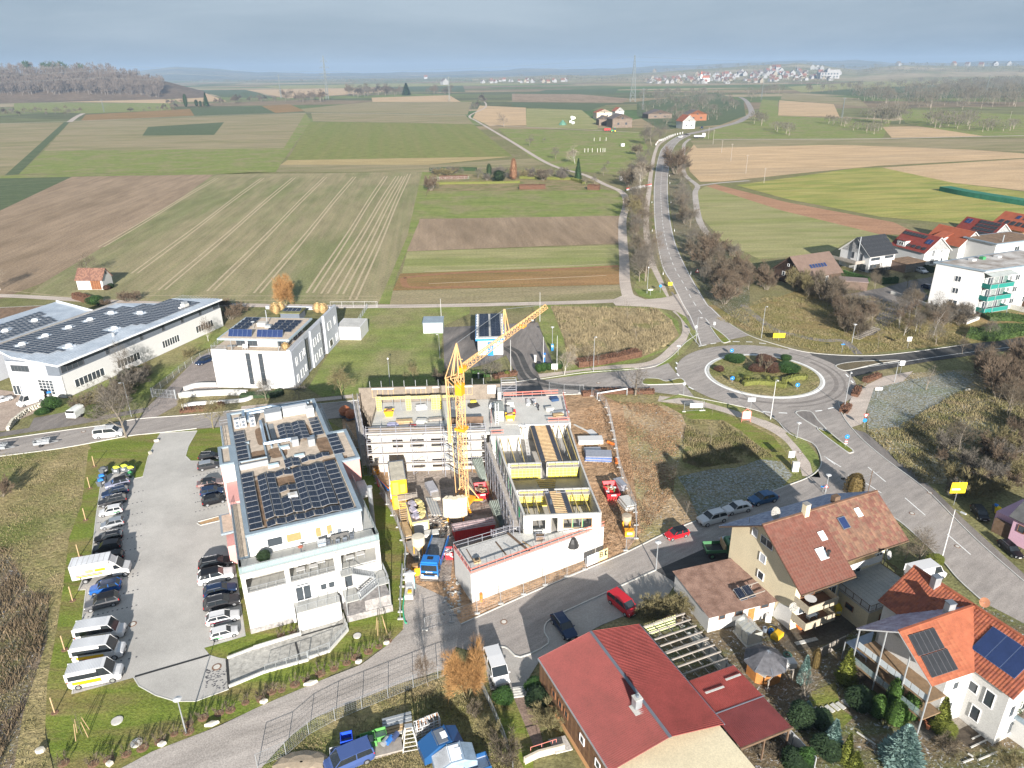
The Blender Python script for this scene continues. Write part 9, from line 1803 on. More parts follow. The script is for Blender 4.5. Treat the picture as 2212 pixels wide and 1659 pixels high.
sg1(cQ,(1766,1340),2.4,'yellow place-name sign beside country road','rect',SY,1.4,hh=1.);sg1(cQ,(1700,1365),2.6,'round blue cycle path sign at country road','disc',SB,.9);sg1(cQ,(1947,1240),1.8,'red-edged warning triangle beside road embankment','triup',SRr,1.3);sg1(cQ,(1634,1385),2.6,'white arrow signpost on grass island at track junction','rect',SW,1.4,hh=.35)
def zone(T,z):mb=MB().c6(0,-.1,z,0,-.115,z,.36,.36,SRr,18);mb.c6(0,-.116,z,0,-.12,z,.27,.27,SW,18);pt('ring',mb,T);text('30',(0,-.13,z),0,.3,BK,T)
sg1(cO,(1527,405),3.,'square zone 30 sign at foot of bank','rect',SW,1.1,hh=1.1,extra=zone);sg1(cO,(1482,560),3.4,'square zone 30 sign with crosswise board at traffic island','rect',SW,1.1,hh=1.1,extra=zone)
sg1(cO,(1140,430),2.6,'blue street name sign on a post by bright footpath','rect',SB,.9,hh=.25);sg1(cO,(1348,695),2.8,'white arrow-shaped destination sign at frosty meadow','rect',SW,1.5,hh=.6);sg1(cO,(602,780),3.6,'large grey-backed direction sign seen from behind at kerb','rect',SGr,1.6,hh=.9);sg1(cO,(178,445),2.8,'grey-backed sign at left footpath','rect',SGr,.9,hh=.4);sg1(cO,(390,290),1.8,'small grey-backed sign on upper traffic island','rect',SGr,.6,hh=.9);sg1(cO,(282,325),2.6,'round grey-backed sign with smaller plate beside upper road arm','disc',SGr,.8);sg1(cO,(210,680),3.,'round grey-backed sign at west arm kerb','disc',SGr,.7);sg1(cO,(835,1100),3.,'grey-backed sign board on verge near white cabinet','rect',SGr,1.1,hh=1.3)
sg1(cM,(1073,630),2.,'white notice board at car wash exit','rect',SW,1.4,hh=1.3);
so1('utility_cabinet',MB().q6(0,0,.9,1.1,.55,1.8,W2).q6(0,0,1.83,1.2,.6,.06,CL),'white utility cabinet beside footpath at junction','utility cabinet',No,gP(cN,1668,715))
t=tng('info_board','house-shaped red-framed information board beside footpath','notice board',gP(cN,1280,325));mb=MB();
for x in(-.85,.85):mb.q6(x,0,1.1,.12,.12,2.2,mat(SS[32],(.45,.16,.12),.7,.1,1))
mb.q6(0,0,.5,1.7,.1,.12,MS1[SS[32]]).e6(-.95,0,2.1,0,0,2.9,.14,.14,MS1[SS[32]]).e6(.95,0,2.1,0,0,2.9,.14,.14,MS1[SS[32]]);pt('frame',mb,t);pt('board',MB().q6(0,0,1.5,1.55,.06,1.6,CR),t)
def stake(c,b,t_,k):
 p=c(*b);h=min(3,max(1.6,zat(p,c(*t_))));so1('tree_stake',MB().e6(0,0,0,.05,0,h,.12,.12,WOOD).la(pL(.02,.04,.35,.05,.45,-.01),MS1['bark_mulch'],9),'bright timber tree stake on grass slope, '+k,'stake','timber stakes left of car park',(*G(p),0))
ORD=['topmost','second from top','third from top','fourth from top, behind box truck','fifth from top','sixth from top','seventh from top','lowest, by minibuses']
for k,(b,t_)in en([((450,225),(435,177)),((428,328),(418,275)),((408,480),(392,424)),((378,655),(360,597))]):stake(cR,b,t_,ORD[k])
for k,(b,t_)in en([((275,332),(238,222)),((212,722),(178,610)),((133,1220),(103,1095))]):stake(cG,b,t_,ORD[k+4]if k<2 else ORD[7])
for c,b,lab,tt in[(cG,(352,1400),'young tree tied between timber stakes on lower lawn',1120),(cI,(1010,575),'young tree in a tripod of timber stakes beside building',375)]:
 q=G(c(*b));T=tree(SS[61],q,zat(c(*b),c(b[0]-15,tt)),lab,wd_=.6);s_=T.scale[2]
 for a in(.5,2.,3.6,5.2):pt('support_stake',MB().be((.8*co(a)/(s_*.6),.8*si(a)/(s_*.6),0),(.45*co(a)/(s_*.6),.45*si(a)/(s_*.6),2.1/s_),.1/s_,.1/s_,WOOD),T)
for c,x,y,w_,l_,lab in[(cG,570,1635,.9,1.,'white stone block at track edge, lowest'),(cG,985,1480,1.1,.9,'white stone block at track edge, second from bottom'),(cG,1380,1320,1.9,.8,'long white stone block beside lamp shadow'),(cI,80,1140,1.1,.9,'white stone block left of long one on lawn edge'),(cI,450,995,2.,.8,'long white stone block in middle of lawn edge'),(cI,830,825,1.,.8,'white stone block below ramp end'),(cI,1050,675,.9,.7,'small white stone block near staked tree'),(cF,1150,225,.8,1.6,'white stone block on upper lawn beside paving'),(cF,1215,100,1.2,.8,'pale boulder at car park entrance'),(cO,1880,655,1.8,.9,'pale boulder on meadow at right'),(cG,20,1530,1.2,1.,'beige boulder at foot of slope')]:
 mb=MB().la(pL(.62,0,.66,.3,.58,.62,.01,.66),mat('limestone',(.5,.47,.4),.85,.1,2),4 if 'block' in lab else 8);o=so1('stone_block',mb,lab,'stone',No,(*G(c(x,y)),0),.6 if 'block' in lab else 0);o.scale=(w_*.62,l_*.5,.7);o.rotation_euler=(0,0,.35)
def bin4(c,p,lid,body,lab,rz=0,w_=1.25,h=1.15,ct='bin'):
 t=tng('waste_bin',lab,ct,(*G(c(*p)),0),rz);mb=MB();vs=[(-w_*.42,-.4,.15),(w_*.42,-.4,.15),(w_*.42,.4,.15),(-w_*.42,.4,.15),(-w_/2,-.5,h),(w_/2,-.5,h),(w_/2,.5,h),(-w_/2,.5,h)];mb.add(vs,[(3,2,1,0),(0,1,5,4),(1,2,6,5),(2,3,7,6),(3,0,4,7),(4,5,6,7)],body).q6(0,-.47,.7,.5,.06,.3,W2);pt('body',mb,t)
 mb=MB().la(pL(.75,0,.68,.16,.4,.26,.02,.3),lid,4,(0,0,h));o=lo('lid',mb.mesh('lid',off=(0,0,h)),t,(0,0,h),0);o.scale=(w_*.66,.78,1)
 for x in(-w_*.35,w_*.35):pt('caster',MB().c6(x-.04,-.3,.1,x+.04,-.3,.1,.1,.1,BK,8),t)
BY=mat('bin_lid_yellow',(.62,.68,.06),.5,.08,1);BG=mat('bin_grey',(.1,.11,.12),.6,.05,1);BBl=mat('bin_lid_blue',(.03,.2,.6),.45,.08,1)
bin4(cF,(815,425),BY,BG,'grey bin with lime-yellow lid, leftmost of three');bin4(cF,(895,408),BY,BG,'grey bin with lime-yellow lid, middle of three');bin4(cF,(960,425),BY,BG,'grey bin with lime-yellow lid, right of three');bin4(cF,(950,465),GP,mat('bin_green',(.03,.1,.05),.6,.05,1),'small dark green bin beside yellow-lidded ones',w_=.7,h=.95);bin4(cF,(665,510),BBl,BG,'bin with blue lid, upper of pair',rad(80));bin4(cF,(655,555),BBl,BG,'bin with blue lid, lower of pair',rad(80));bin4(cF,(680,430),BG,BG,'dark bin above blue-lidded pair',rad(80))
bin4(cC,(395,1135),BBl,BG,'blue-lidded bin behind white delivery van');
for x,l,m in[(135,'yellow-lidded bin at warehouse front, leftmost',BY),(165,'small blue bin at warehouse front',BBl),(195,'blue bin at warehouse front, middle',BBl),(235,'grey bin at warehouse front, right',BG)]:bin4(cC,(x,1100+x*.05),m,BG,l,0,.8,1.)
bin4(cK,(765,1110),mat(SS[44],(.8,.6,.02),.5,.05,1),MS1[SS[44]],'tall yellow bin beside cream house wall',w_=.8,h=1.4);bin4(cK,(2005,345),MS1[SS[44]],MS1[SS[44]],'yellow bin near pink house',w_=.7);bin4(cK,(1985,325),BBl,BG,'dark blue bin near pink house',w_=.7)
for x,y in pL(1645,765,1647,955,1720,1245,1765,635,1772,765,1796,955,1905,1243,1655,520,1768,440,1762,585):
 so1('marker_post',MB().q6(0,0,.5,.22,.22,1.,W2).q6(0,0,.85,.23,.23,.16,BK),'white roadside marker post on country road verge','marker post','marker posts along country road',(*G(cQ(x,y)),0))
mb=MB();R=random.Random(4)
for q in rs(pts(cC,pL(70,1395,110,1340,230,1250,350,1200)),.55):
 for z in(.2,.55,.85):mb.bo((q[0]+R.uniform(-.08,.08),q[1]+R.uniform(-.08,.08),z),(.5,.45,.32),mat('limestone',(.68,.64,.55)),R.random())
wth('dry_stone_wall',mb,'low stone wall beside warehouse yard entrance','wall')['kind']='structure'
t=tng('gazebo','octagonal timber gazebo with dark shingle roof in garden','gazebo',gP(cL,205,490));pt('timber_wall',MB().la([(2.,0),(2.,2.1)],WO,8),t);pt('roof',MB().la(pL(2.5,1.95,2.4,2.1,.9,3.1,.1,3.4,.01,3.45),mat('shingle_dark',(.09,.09,.1),.8,.25,2),8),t)
for k in rA(8):a=k*pI/4;pt('roof_rib',MB().be((2.42*co(a),2.42*si(a),2.12),(.1,0,3.46),.08,.05,DG),t)
t=tng('greenhouse','small glass greenhouse with grey frame beside garage','greenhouse',gP(cK,85,1290),rad(17));mb=MB()
for x in(-1,1):
 for y in(-1.3,0,1.3):mb.q6(x,y,.9,.06,.06,1.8,STE)
for y in(-1.3,-.65,0,.65,1.3):mb.e6(-1,y,1.8,0,y,2.5,.05,.05,STE).e6(1,y,1.8,0,y,2.5,.05,.05,STE)
mb.e6(0,-1.3,2.5,0,1.3,2.5,.06,.06,STE);pt('frame',mb,t);GG=mat('greenhouse_pane',(.55,.55,.5),.15,.05,1,alpha=.45)
pt('glass_wall',MB().bx(-1,-.98,-1.3,1.3,.2,1.8,GG).bx(.98,1,-1.3,1.3,.2,1.8,GG).bx(-1,1,-1.3,-1.28,.2,1.8,GG),t)
for s_ in(-1,1):pt('glass_roof',MB().sb([(s_,-1.3,1.82),(s_,1.3,1.82),(0,1.3,2.52),(0,-1.3,2.52)],.02,GG),t)
pt('base',MB().bx(-1.15,1.15,-1.5,1.5,0,.2,CL),t)
R=random.Random(9)
def cl1(lab,c,p,m,w_,l_,h_,name='garden_item',ct='garden item',sh='box',rz=No):
 mb=MB();
 if sh=='box':mb.q6(0,0,h_/2,w_,l_,h_,m).q6(0,0,h_*1.02,w_*.8,l_*.8,h_*.1,m)
 elif sh=='pot':mb.la([(w_*.3,0),(w_*.5,h_*.8),(w_*.52,h_),(w_*.4,h_)],m,10)
 elif sh=='ring':mb.la([(w_*.5,0),(w_*.55,h_*.5),(w_*.5,h_),(w_*.3,h_),(w_*.3,h_*.3)],m,12)
 so1(name,mb,lab,ct,No,(*G(c(*p)),0),R.random()*1.5 if rz is No else rz)
cl1('yellow machine cover lying in courtyard',cK,(310,1285),YEL,1.5,.9,.6,'machine_cover');cl1('blue barrel beside yellow cover',cK,(262,1255),BLUE,.6,.6,.6,'barrel','barrel','ring');cl1('coil of yellow hose in courtyard',cK,(268,1235),mat('hose_yellow',(.6,.45,.1),.6,.1,1),.9,.9,.3,'hose_coil','hose','ring');cl1('white appliance standing by garage wall',cK,(240,1160),W2,.7,.7,.9,'appliance','appliance');cl1('orange wheelbarrow at foot of balconies',cK,(490,1215),OG,1.3,.8,.55,'wheelbarrow','wheelbarrow','pot');cl1('blue kettle drum next to cream wall',cK,(215,1240),DG,.6,.6,.6,'barrel','barrel','ring')
for k in rA(5):cl1('concrete paving slab lying in a row on courtyard soil',cK,(470+k*33,1335-k*8),CL,.6,.5,.1,'paving_slab','slab',rz=.3)
for x,y,l in[(1455,805,'upper terracotta pot on terrace'),(1410,855,'left terracotta pot on terrace'),(1460,885,'middle terracotta pot on terrace'),(1470,915,'front terracotta pot on terrace')]:cl1(l,cL,(x,y),mat('terracotta',(.5,.19,.1),.8,.1,2),.6,.6,.7,'plant_pot','plant pot','pot')
cl1('white cold frame table beside gazebo',cL,(405,430),W2,1.4,1.,.7,'garden_table','table');cl1('round green pond basin in grass',cL,(392,350),mat('basin_green',(.05,.12,.1),.5,.1,1),1.,1.,.12,'pond_basin','basin','ring')
for k in rA(9):
 x,y=pL(588,790,628,780,675,778,718,766,760,752,802,742,845,722,582,830,584,890)[k];so1('stepping_stone',MB().q6(0,0,.05,.5,1.,.08,CL),'pale stepping stone in garden lawn','stepping stone','stepping stones in garden',(*G(cL(x,y)),0),rad(30))
for a,b,l in[((925,945),(1070,1043),'pale kerb edging left of blue spruce'),((1740,1180),(1820,1150),'short pale edging at lower right'),((1780,1110),(1820,1135),'short edging stone right of spruce'),((1800,1065),(2045,950),'long edging of upper vegetable bed'),((1860,1160),(2010,1097),'edging of lower vegetable bed'),((1810,1000),(1930,945),'edging of middle vegetable bed')]:mb=MB();rb1(mb,pts(cL,[a,b]),.14,0,.12,CL);wth('garden_edging',mb,l,'edging')
mb=MB();rb1(mb,pts(cL,pL(620,375,700,335,830,270)),.12,0,1.4,WG);wth('timber_fence',mb,'weathered board fence between two gardens','fence')
she('terrace_paving',cL,pL(1340,830,1420,800,1820,820,1900,900,1700,1000,1560,960,1460,1010,1370,920),5,paver_mat('terrace_slabs',(.2,.175,.145),(.26,.23,.19),30,.5,.5));she('wooden_deck',cL,pL(910,385,960,370,1260,680,1210,720,1020,650),6,mat('deck_boards',(.2,.15,.1),.85,.2,2));she('vegetable_bed',cL,pL(1640,960,1900,830,2050,950,1800,1070),5,mat('bed_soil',(.075,.06,.045),.95,.3,2,world=Tr))
t=tng('garden_arbour','pale ruined arbour of beams and firewood beside white fence','arbour',gP(cL,300,560),rad(20));pt('beam',MB().e6(-1.9,-.8,1.6,1.9,.8,1.7,.1,.1,WG).e6(-1.8,1,1.6,1.9,-.5,1.7,.1,.1,WG),t);pt('roof_piece',MB().sb(pM(-1.9,-.3,1.7,.7,1.3,1.8,.4,1.9,1.8,-2.2,.5,1.7),.1,CR),t)
for x,y in((-1.8,-.8),(1.8,.8),(-1.7,1),(1.8,-.5)):pt('post',MB().q6(x,y,.8,.12,.12,1.6,WG),t)
t=tng('entrance_steps','grey garden steps with handrail before hall entrance','steps',gP(cI,2110,1090),rad(8))
for k in rA(4):pt('step',MB().q6(0,0.+k*.32,.1+k*0.,1.5,.3,.16+.1*k,CL),t)
mb=MB();rl1(mb,[(.8,-.3),(.8,1.3)],1,STE,.1,.8,.2);pt('handrail',mb,t)
she('garden_path',cI,pL(2060,1110,2170,1090,2212,1150,2300,1500,2212,1480),8,gm('old_brown_paving',(.17,.13,.11),(.22,.17,.14),No,0,.3,.3,.1,4,.4,bm=.2))
mb=MB();rl1(mb,[G(cJ(165,1430)),G(cJ(350,1370))],1.,mat('rail_pink_red',(.6,.22,.18),.5,.05,1),.2,1.2);wth('garden_railing',mb,'reddish metal handrail beside lower garden steps','railing')
t=tng('concrete_stairs','weathered concrete steps going down beside hall','stairs',gP(cJ,330,1380),rad(22))
for k in rA(6):pt('step',MB().q6(k*.32,0,.35-.05*k,.3,1.8,.14,CR),t)
mb=MB();rb1(mb,pts(cJ,pL(120,1490,220,1440,410,1390)),.25,0,.9,mat('old_plaster',(.5,.45,.36),.9,.15,1));wth('garden_wall',mb,'old cream garden wall beside hall','wall')
TY=mat('tyre_rubber',(.025,.025,.027),.8,0);RIM=mat('rim_alloy',(.45,.46,.48),.35,0,metal=.7);CGL=mat('car_glass',(.02,.025,.03),.05,0,spec=.7);LR=mat('tail_light',(.45,.02,.02),.3,0);LW=mat('head_light',(.75,.77,.8),.15,0);TM1=mat('car_trim',(.02,.02,.022),.5,0);PLATE=mat('number_plate',(.75,.75,.75),.5,0)
def pa1(name,c,metal=.35):return mat('paint_'+name,c,.28,0,metal=metal,spec=.5)
PC=dict(white=pa1('car_white',(.6,.6,.61),0),black=pa1('car_black',(.012,.012,.015)),silver=pa1('car_silver',(.45,.47,.5),.6),dblue=pa1('car_dark_blue',(.015,.035,.09)),blue=pa1('car_blue',(.02,.12,.42)),grey=pa1('car_grey',(.16,.16,.17),.5),dgrey=pa1('car_dark_grey',(.05,.05,.055),.5),red=pa1('car_red',(.5,.015,.025),.1),brown=pa1('car_rosy_brown',(.3,.22,.21),.6),lilac=pa1('car_lilac_silver',(.36,.38,.5),.6),teal=pa1('car_steel_blue',(.03,.1,.22)),vwblue=pa1('van_blue',(.06,.1,.26),.1),green=pa1('truck_green',(.06,.17,.08),0),tblue=pa1('truck_blue',(.02,.16,.48),0),baleblue=pa1('machine_blue',(.02,.09,.24),.1))
PROF={SS[75]:dict(L=3.9,W=1.72,H=1.48,hood=.24,belt=.92,ws=(.24,.4),rw=(.9,.97),nose=.72),'suv':dict(L=4.4,W=1.84,H=1.65,hood=.26,belt=1.05,ws=(.26,.4),rw=(.88,.98),nose=.88),SS[76]:dict(L=4.7,W=1.82,H=1.47,hood=.27,belt=.92,ws=(.27,.43),rw=(.88,.98),nose=.74),'sedan':dict(L=4.5,W=1.78,H=1.43,hood=.27,belt=.92,ws=(.27,.42),rw=(.76,.88),nose=.74),SS[67]:dict(L=4.9,W=1.92,H=1.92,hood=.16,belt=1.15,ws=(.15,.3),rw=(.95,.99),nose=.95),'van':dict(L=5.6,W=2.05,H=2.5,hood=.15,belt=1.35,ws=(.14,.27),rw=(.985,.995),nose=1.)}
def cA1(rear,front,kd,col,lb,c=No,roof=No,glassback=Tr,gp=No,deco=No,scale=No):
 P=PROF[kd];a=Vt(G(c(*rear)));b=Vt(G(c(*front)));d=b-a;Lr=d.length;s=min(1.12,max(.82,Lr/P['L']))if scale is No else scale
 cen=(a+b)/2;rz=a2(d.y,d.x)
 t=tng('parked_car' if kd!='van' else 'van',lb,'car' if kd not in('van',SS[67])else 'van',(cen.x,cen.y,0),rz,gp,(s,s,s));L_,W_,H_=P['L'],P['W'],P['H'];m=PC[col];X=lambda f:L_/2-f*L_
 hb=P['belt']
 St=[(0,.45*P['nose'],P['nose']*.82,.8),(.03,.25,P['nose'],.92),(.12,.2,P['nose']+.04,.98),(P['hood'],.2,hb,1.),(.5,.2,hb+.02,1.),(.8,.2,hb+.03,1.),(.95,.22,hb+.02,.97),(1.,.4,hb-.05,.88)]
 vs=[];fs=[]
 for f,zb,zt,w_ in St:
  x=X(f);w=W_/2*w_;zm=zb+(zt-zb)*.55
  vs+=[(x,-w*.92,zb),(x,-w,zm),(x,-w*.93,zt),(x,-w*.5,zt+.03),(x,w*.5,zt+.03),(x,w*.93,zt),(x,w,zm),(x,w*.92,zb)]
 n=8
 for i in rA(len(St)-1):
  for j in rA(n):k=(j+1)%n;fs.append((i*n+j,(i+1)*n+j,(i+1)*n+k,i*n+k))
 fs.append(tp(rA(n)));fs.append(tp(rA((len(St)-1)*n,len(St)*n))[::-1])
 mb=MB().add(vs,fs,m)
 w0,w1=P['ws'];r0,r1=P['rw'];wr=W_/2*.8 if kd not in('van',SS[67])else W_/2*.88;wb=W_/2*.925
 rv=[(X(w1),-wr,H_-.04),(X(w1),wr,H_-.04),(X((w1+r0)/2),wr,H_),(X(r0),wr,H_-.05),(X(r0),-wr,H_-.05),(X((w1+r0)/2),-wr,H_)]
 rm=PC[roof]if roof else m
 mb.add(rv+[(x,y,z-.05)for x,y,z in rv],[(0,1,2,5),(5,2,3,4),(0,5,11,6),(5,4,10,11),(1,7,8,2),(2,8,9,3),(0,6,7,1),(4,3,9,10)],rm)
 for sgn in(-1,1):
  for(x0,z0,x1,z1,th)in[(X(w0+.01),hb,X(w1),H_-.05,.07),(X(r1-.01),hb,X(r0),H_-.06,.14 if kd!='van' else.3),(X((w1+r0)/2),hb,X((w1+r0)/2),H_-.03,.09)]:
   mb.e6(x0,sgn*wb,z0,x1,sgn*wr,z1,th,.05,m,up=(0,1,0))
 if kd=='van':
  mb.add([(X(.42),-wb,hb),(X(.42),-wr,H_-.03),(X(r0),-wr,H_-.05),(X(r1),-wb,hb),(X(.42),wb,hb),(X(.42),wr,H_-.03),(X(r0),wr,H_-.05),(X(r1),wb,hb)],[(0,3,2,1),(4,5,6,7),(3,7,6,2)],m)
 pt('body',mb,t)
 g=MB();gv=[(X(w0),-wb,hb),(X(w0),wb,hb),(X(r1),wb,hb),(X(r1),-wb,hb),(X(w1)-0.,-wr*.98,H_-.08),(X(w1),wr*.98,H_-.08),(X(r0),wr*.98,H_-.09),(X(r0),-wr*.98,H_-.09)]
 g.add(gv,[(0,1,5,4),(1,2,6,5),(2,3,7,6),(3,0,4,7)],CGL);pt('windows',g,t)
 R_=.33 if kd not in('van',)else.36
 for fx in(.17,.81):
  for sgn in(-1,1):
   w=MB();w.c6(0,-.11,0,0,.11,0,R_,R_,TY,14);wo_=pt('wheel',w,t,loc=(X(fx),sgn*(W_/2-.09),R_));r=MB();r.c6(0,sgn*.1,0,0,sgn*.125,0,R_*.66,R_*.6,RIM,10);pt('rim',r,wo_)
 for sgn in(-1,1):
  h=MB();h.bo((X(.025),sgn*W_*.36,P['nose']*.82),(.14,W_*.16,.14),LW);pt('headlight',h,t);h=MB();h.bo((X(.985),sgn*W_*.4,hb-.12),(.1,W_*.12,.22),LR);pt('tail_light',h,t);h=MB();h.bo((X(w0+.04),sgn*(W_/2+.07),hb+.06),(.12,.16,.12),m);pt('mirror',h,t)
 h=MB();h.bo((X(0)+.02,0,.42),(.06,W_*.75,.18),TM1);h.bo((X(0)+.055,0,.45),(.01,.5,.11),PLATE);h.bo((X(1)-.02,0,.42),(.06,W_*.75,.16),TM1);h.bo((X(1)-.055,0,.6),(.01,.5,.11),PLATE);pt('bumper_trim',h,t)
 if kd in('suv',SS[76]):h=MB();[h.be((X(w1+.03),s_*wr*.92,H_+.03),(X(r0-.03),s_*wr*.92,H_+.03),.04,.04,RIM if kd==SS[76]else TM1)for s_ in(-1,1)];pt('roof_rail',h,t)
 if deco:deco(t,X,W_,H_,hb,wb,wr)
 return t
def deco_stripe(m1,m2=No):
 def f(t,X,W_,H_,hb,wb,wr):
  mb=MB();
  for s_ in(-1,1):mb.add([(X(.3),s_*(W_/2+.012),.55),(X(.85),s_*(W_/2+.012),.4),(X(.9),s_*(W_/2+.012),.75),(X(.55),s_*(W_/2+.012),.62)],[(0,1,2,3),(3,2,1,0)],m1)
  pt('print',mb,t)
 return f
def deco_bus(t,X,W_,H_,hb,wb,wr):
 mb=MB();
 for s_ in(-1,1):mb.bo((X(.63),s_*(W_/2+0.),1.),(3.,.06,.36),mat(SS[36],(.85,.52,.01),.4,0)).bo((X(.55),s_*(W_/2+0.),.76),(2.6,.06,.09),SRr).bo((X(.68),s_*(wb-0.),1.72),(3.1,.1,.62),CGL)
 pt('side_stripe',mb,t);mb=MB()
 for k in rA(22):mb.bo((X(.36)-k*.165,0,H_+.005),(.07,W_*.78,.02),mat('roof_rib_grey',(.62,.64,.67),.4,0))
 pt('roof_ribs',mb,t)
BB='cars parked in left row';RR='cars parked beside white building'
GRN=mat('print_green',(.1,.6,.2),.4,0)
for a in[((945,525),(690,588),'suv','lilac','silver-lilac off-roader with black roof, first by bins',SS[73]),((935,612),(655,678),SS[76],'dblue','dark blue estate car, second in left row'),((915,702),(622,768),SS[76],'dgrey','dark grey estate car, third in left row'),((875,812),(632,862),SS[75],SS[74],'white small car with green print in left row'),((890,940),(645,995),SS[75],'silver','silver small car in left row'),((870,1078),(585,1135),SS[76],SS[73],'black car with rails, just below silver one'),((862,1188),(567,1240),SS[75],SS[73],'black hatchback above box truck'),((890,1290),(620,1340),SS[75],SS[73],'black car half hidden behind box truck')]:
 cA1(a[0],a[1],a[2],a[3],a[4],cF,roof=a[5]if len(a)>5 else No,gp=BB,deco=deco_stripe(GRN)if 'green print' in a[4]else No)
cA1((665,228),(415,278),'suv','blue','bright blue compact off-roader below box truck',cG,gp=BB,roof='dblue');cA1((655,335),(376,408),'suv','grey','grey off-roader with glass roof above minibuses',cG,gp=BB,roof=SS[73])
for a,b,l in[((322,650),(700,590),'white minibus with yellow stripe, uppermost of three'),((300,805),(695,745),'white minibus with yellow stripe, middle of three'),((262,1005),(680,920),'white minibus with yellow and red stripe, lowest of three')]:cA1(a,b,'van',SS[74],l,cG,gp='minibuses',deco=deco_bus)
for a in[((1650,285),(1882,262),SS[76],SS[73],'black car at upper end of right row'),((1640,395),(1870,350),SS[75],'dgrey','dark small car with silver roof, second in right row','silver'),((1635,575),(1905,532),'sedan','brown','rosy-brown convertible with black roof in right row',SS[73]),((1668,658),(1905,620),SS[75],'dblue','dark blue small car in right row'),((1685,760),(1930,698),SS[75],SS[73],'black small car above planting island')]:cA1(a[0],a[1],a[2],a[3],a[4],cF,roof=a[5]if len(a)>5 else No,gp=RR)
for a in[((1278,85),(1552,30),SS[76],SS[73],'black estate with chrome rails at top of lower right row'),((1272,200),(1555,132),'suv',SS[74],'white coupe off-roader with black roof in right row',SS[73]),((1315,302),(1580,240),SS[76],'dblue','dark blue estate with dark rear windows in right row'),((1315,405),(1605,335),SS[76],'dgrey','dark grey estate in right row'),((1335,520),(1605,458),SS[76],SS[74],'white estate with red and blue stripes in right row'),((1370,640),(1592,582),SS[75],SS[74],'white small car with green print, lowest beside building')]:
 cA1(a[0],a[1],a[2],a[3],a[4],cG,roof=a[5]if len(a)>5 else No,gp=RR,deco=deco_stripe(GRN)if 'green print' in a[4]else deco_stripe(mat('print_red',(.6,.05,.1),.4,0))if 'stripes' in a[4]else No)
cA1((752,1455),(982,1432),SS[67],SS[74],'white minivan parked on street by bare tree',cC);cA1((352,1150),(140,1218),'van',SS[74],'white delivery van at warehouse yard',cC,scale=.9);cA1((-40,1185),(92,1150),'sedan',SS[74],'white open sports car at left edge of warehouse yard',cC);cA1((1685,838),(1558,888),SS[76],'dblue','dark blue estate on office driveway',cC)
cA1((815,1210),(645,1255),SS[75],'red','small red car with black roof on street',cN,roof=SS[73],scale=.93);cA1((1112,1085),(910,1140),'suv',SS[74],'white off-roader parked behind red car',cN);cA1((1308,1008),(1108,1052),'sedan',SS[74],'old white hatchback in middle of parked row',cN);cA1((1512,930),(1312,978),'sedan','teal','steel blue sedan at end of parked row',cN);cA1((1210,1350),(1105,1270),'sedan','silver','silver car half hidden behind cream house gable',cN)
cA1((765,300),(895,410),SS[67],'red','red high-roof van on paved yard',cJ,scale=.9);cA1((345,430),(470,600),SS[76],'dblue','dark blue estate in shade of hall',cJ);cA1((1880,790),(1965,1015),SS[67],SS[74],'white minivan parked beside orange willow',cI,scale=1.05)
cA1((1290,870),(1590,800),'van',SS[74],'big white van behind terrace annex',cK,scale=1.);cA1((1825,305),(1905,405),SS[75],SS[73],'black car in front of pink house',cK);cA1((2030,570),(2170,690),SS[76],SS[73],'black car with lit tail lights beside pink house',cK)
cA1((1335,540),(1425,572),'sedan',SS[74],'white car parked among white houses',cP);cA1((1410,680),(1470,700),'sedan','dblue','dark car half hidden beside apartments',cP,scale=1)
cA1((1846,326),(1826,330),'sedan',SS[74],'white car driving on country road near farm',cQ,scale=1.6);cA1((1985,262),(1975,272),SS[75],'dblue','dark car parked at farmhouse',cQ,scale=1.6)
a,b=Vt(G(cF(385,1535))),Vt(G(cF(958,1430)));d=b-a;cen=(a+b)/2;L0=d.length
t=tng('box_truck','white box truck with yellow and red print in left row','truck',(cen.x,cen.y,0),a2(d.y,d.x));k=L0/7.
pt('box',MB().bx(-3.5*k,1.3*k,-1.1,1.1,.9,3.1,W2),t)
mb=MB().bx(-3.52*k,1.32*k,-1.12,1.12,3.1,3.14,mat('box_roof_grey',(.62,.63,.65),.5,.1,.8));
for i in rA(7):mb.bx((-3.3+i*.66)*k,(-3.27+i*.66)*k,-1.1,1.1,3.14,3.17,CR)
pt('box_roof',mb,t)
mb=MB()
for s_ in(-1,1):
 y=s_*1.115;mb.q6(-1.3*k,y,1.5,3.4*k,.01,.12,SRr).q6(-1.3*k,y,1.28,3.2*k,.01,.18,mat(SS[36],(.85,.52,.01))).q6(.1*k,y,1.95,1.3*k,.012,.4,MS1[SS[36]]).q6(-1.2*k,y,1.95,1.*k,.012,.5,mat('print_food',(.6,.35,.18),.5,.4,6))
pt('side_print',mb,t)
mb=MB();v=[(1.35*k,.5,0.),(1.35*k,2.3,0),(2.1*k,2.3,0),(2.75*k,1.45,0),(3.45*k,1.15,0),(3.5*k,.5,0)];vs=[(x,-.98,z)for x,z,_ in v]+[(x,.98,z)for x,z,_ in v];n=6;mb.add(vs,[tp(rA(n)),tp(rA(n,2*n))[::-1]]+[(i,i+n,(i+1)%n+n,(i+1)%n)for i in rA(n)],W2);pt('cab',mb,t)
mb=MB().add([(2.13*k,-.9,2.28),(2.13*k,.9,2.28),(2.77*k,.94,1.5),(2.77*k,-.94,1.5)],[(0,3,2,1)],CGL);
for s_ in(-1,1):mb.add([(1.7*k,s_*.99,1.5),(2.6*k,s_*.99,1.5),(2.1*k,s_*.99,2.15),(1.7*k,s_*.99,2.15)],[(0,1,2,3),(3,2,1,0)],CGL)
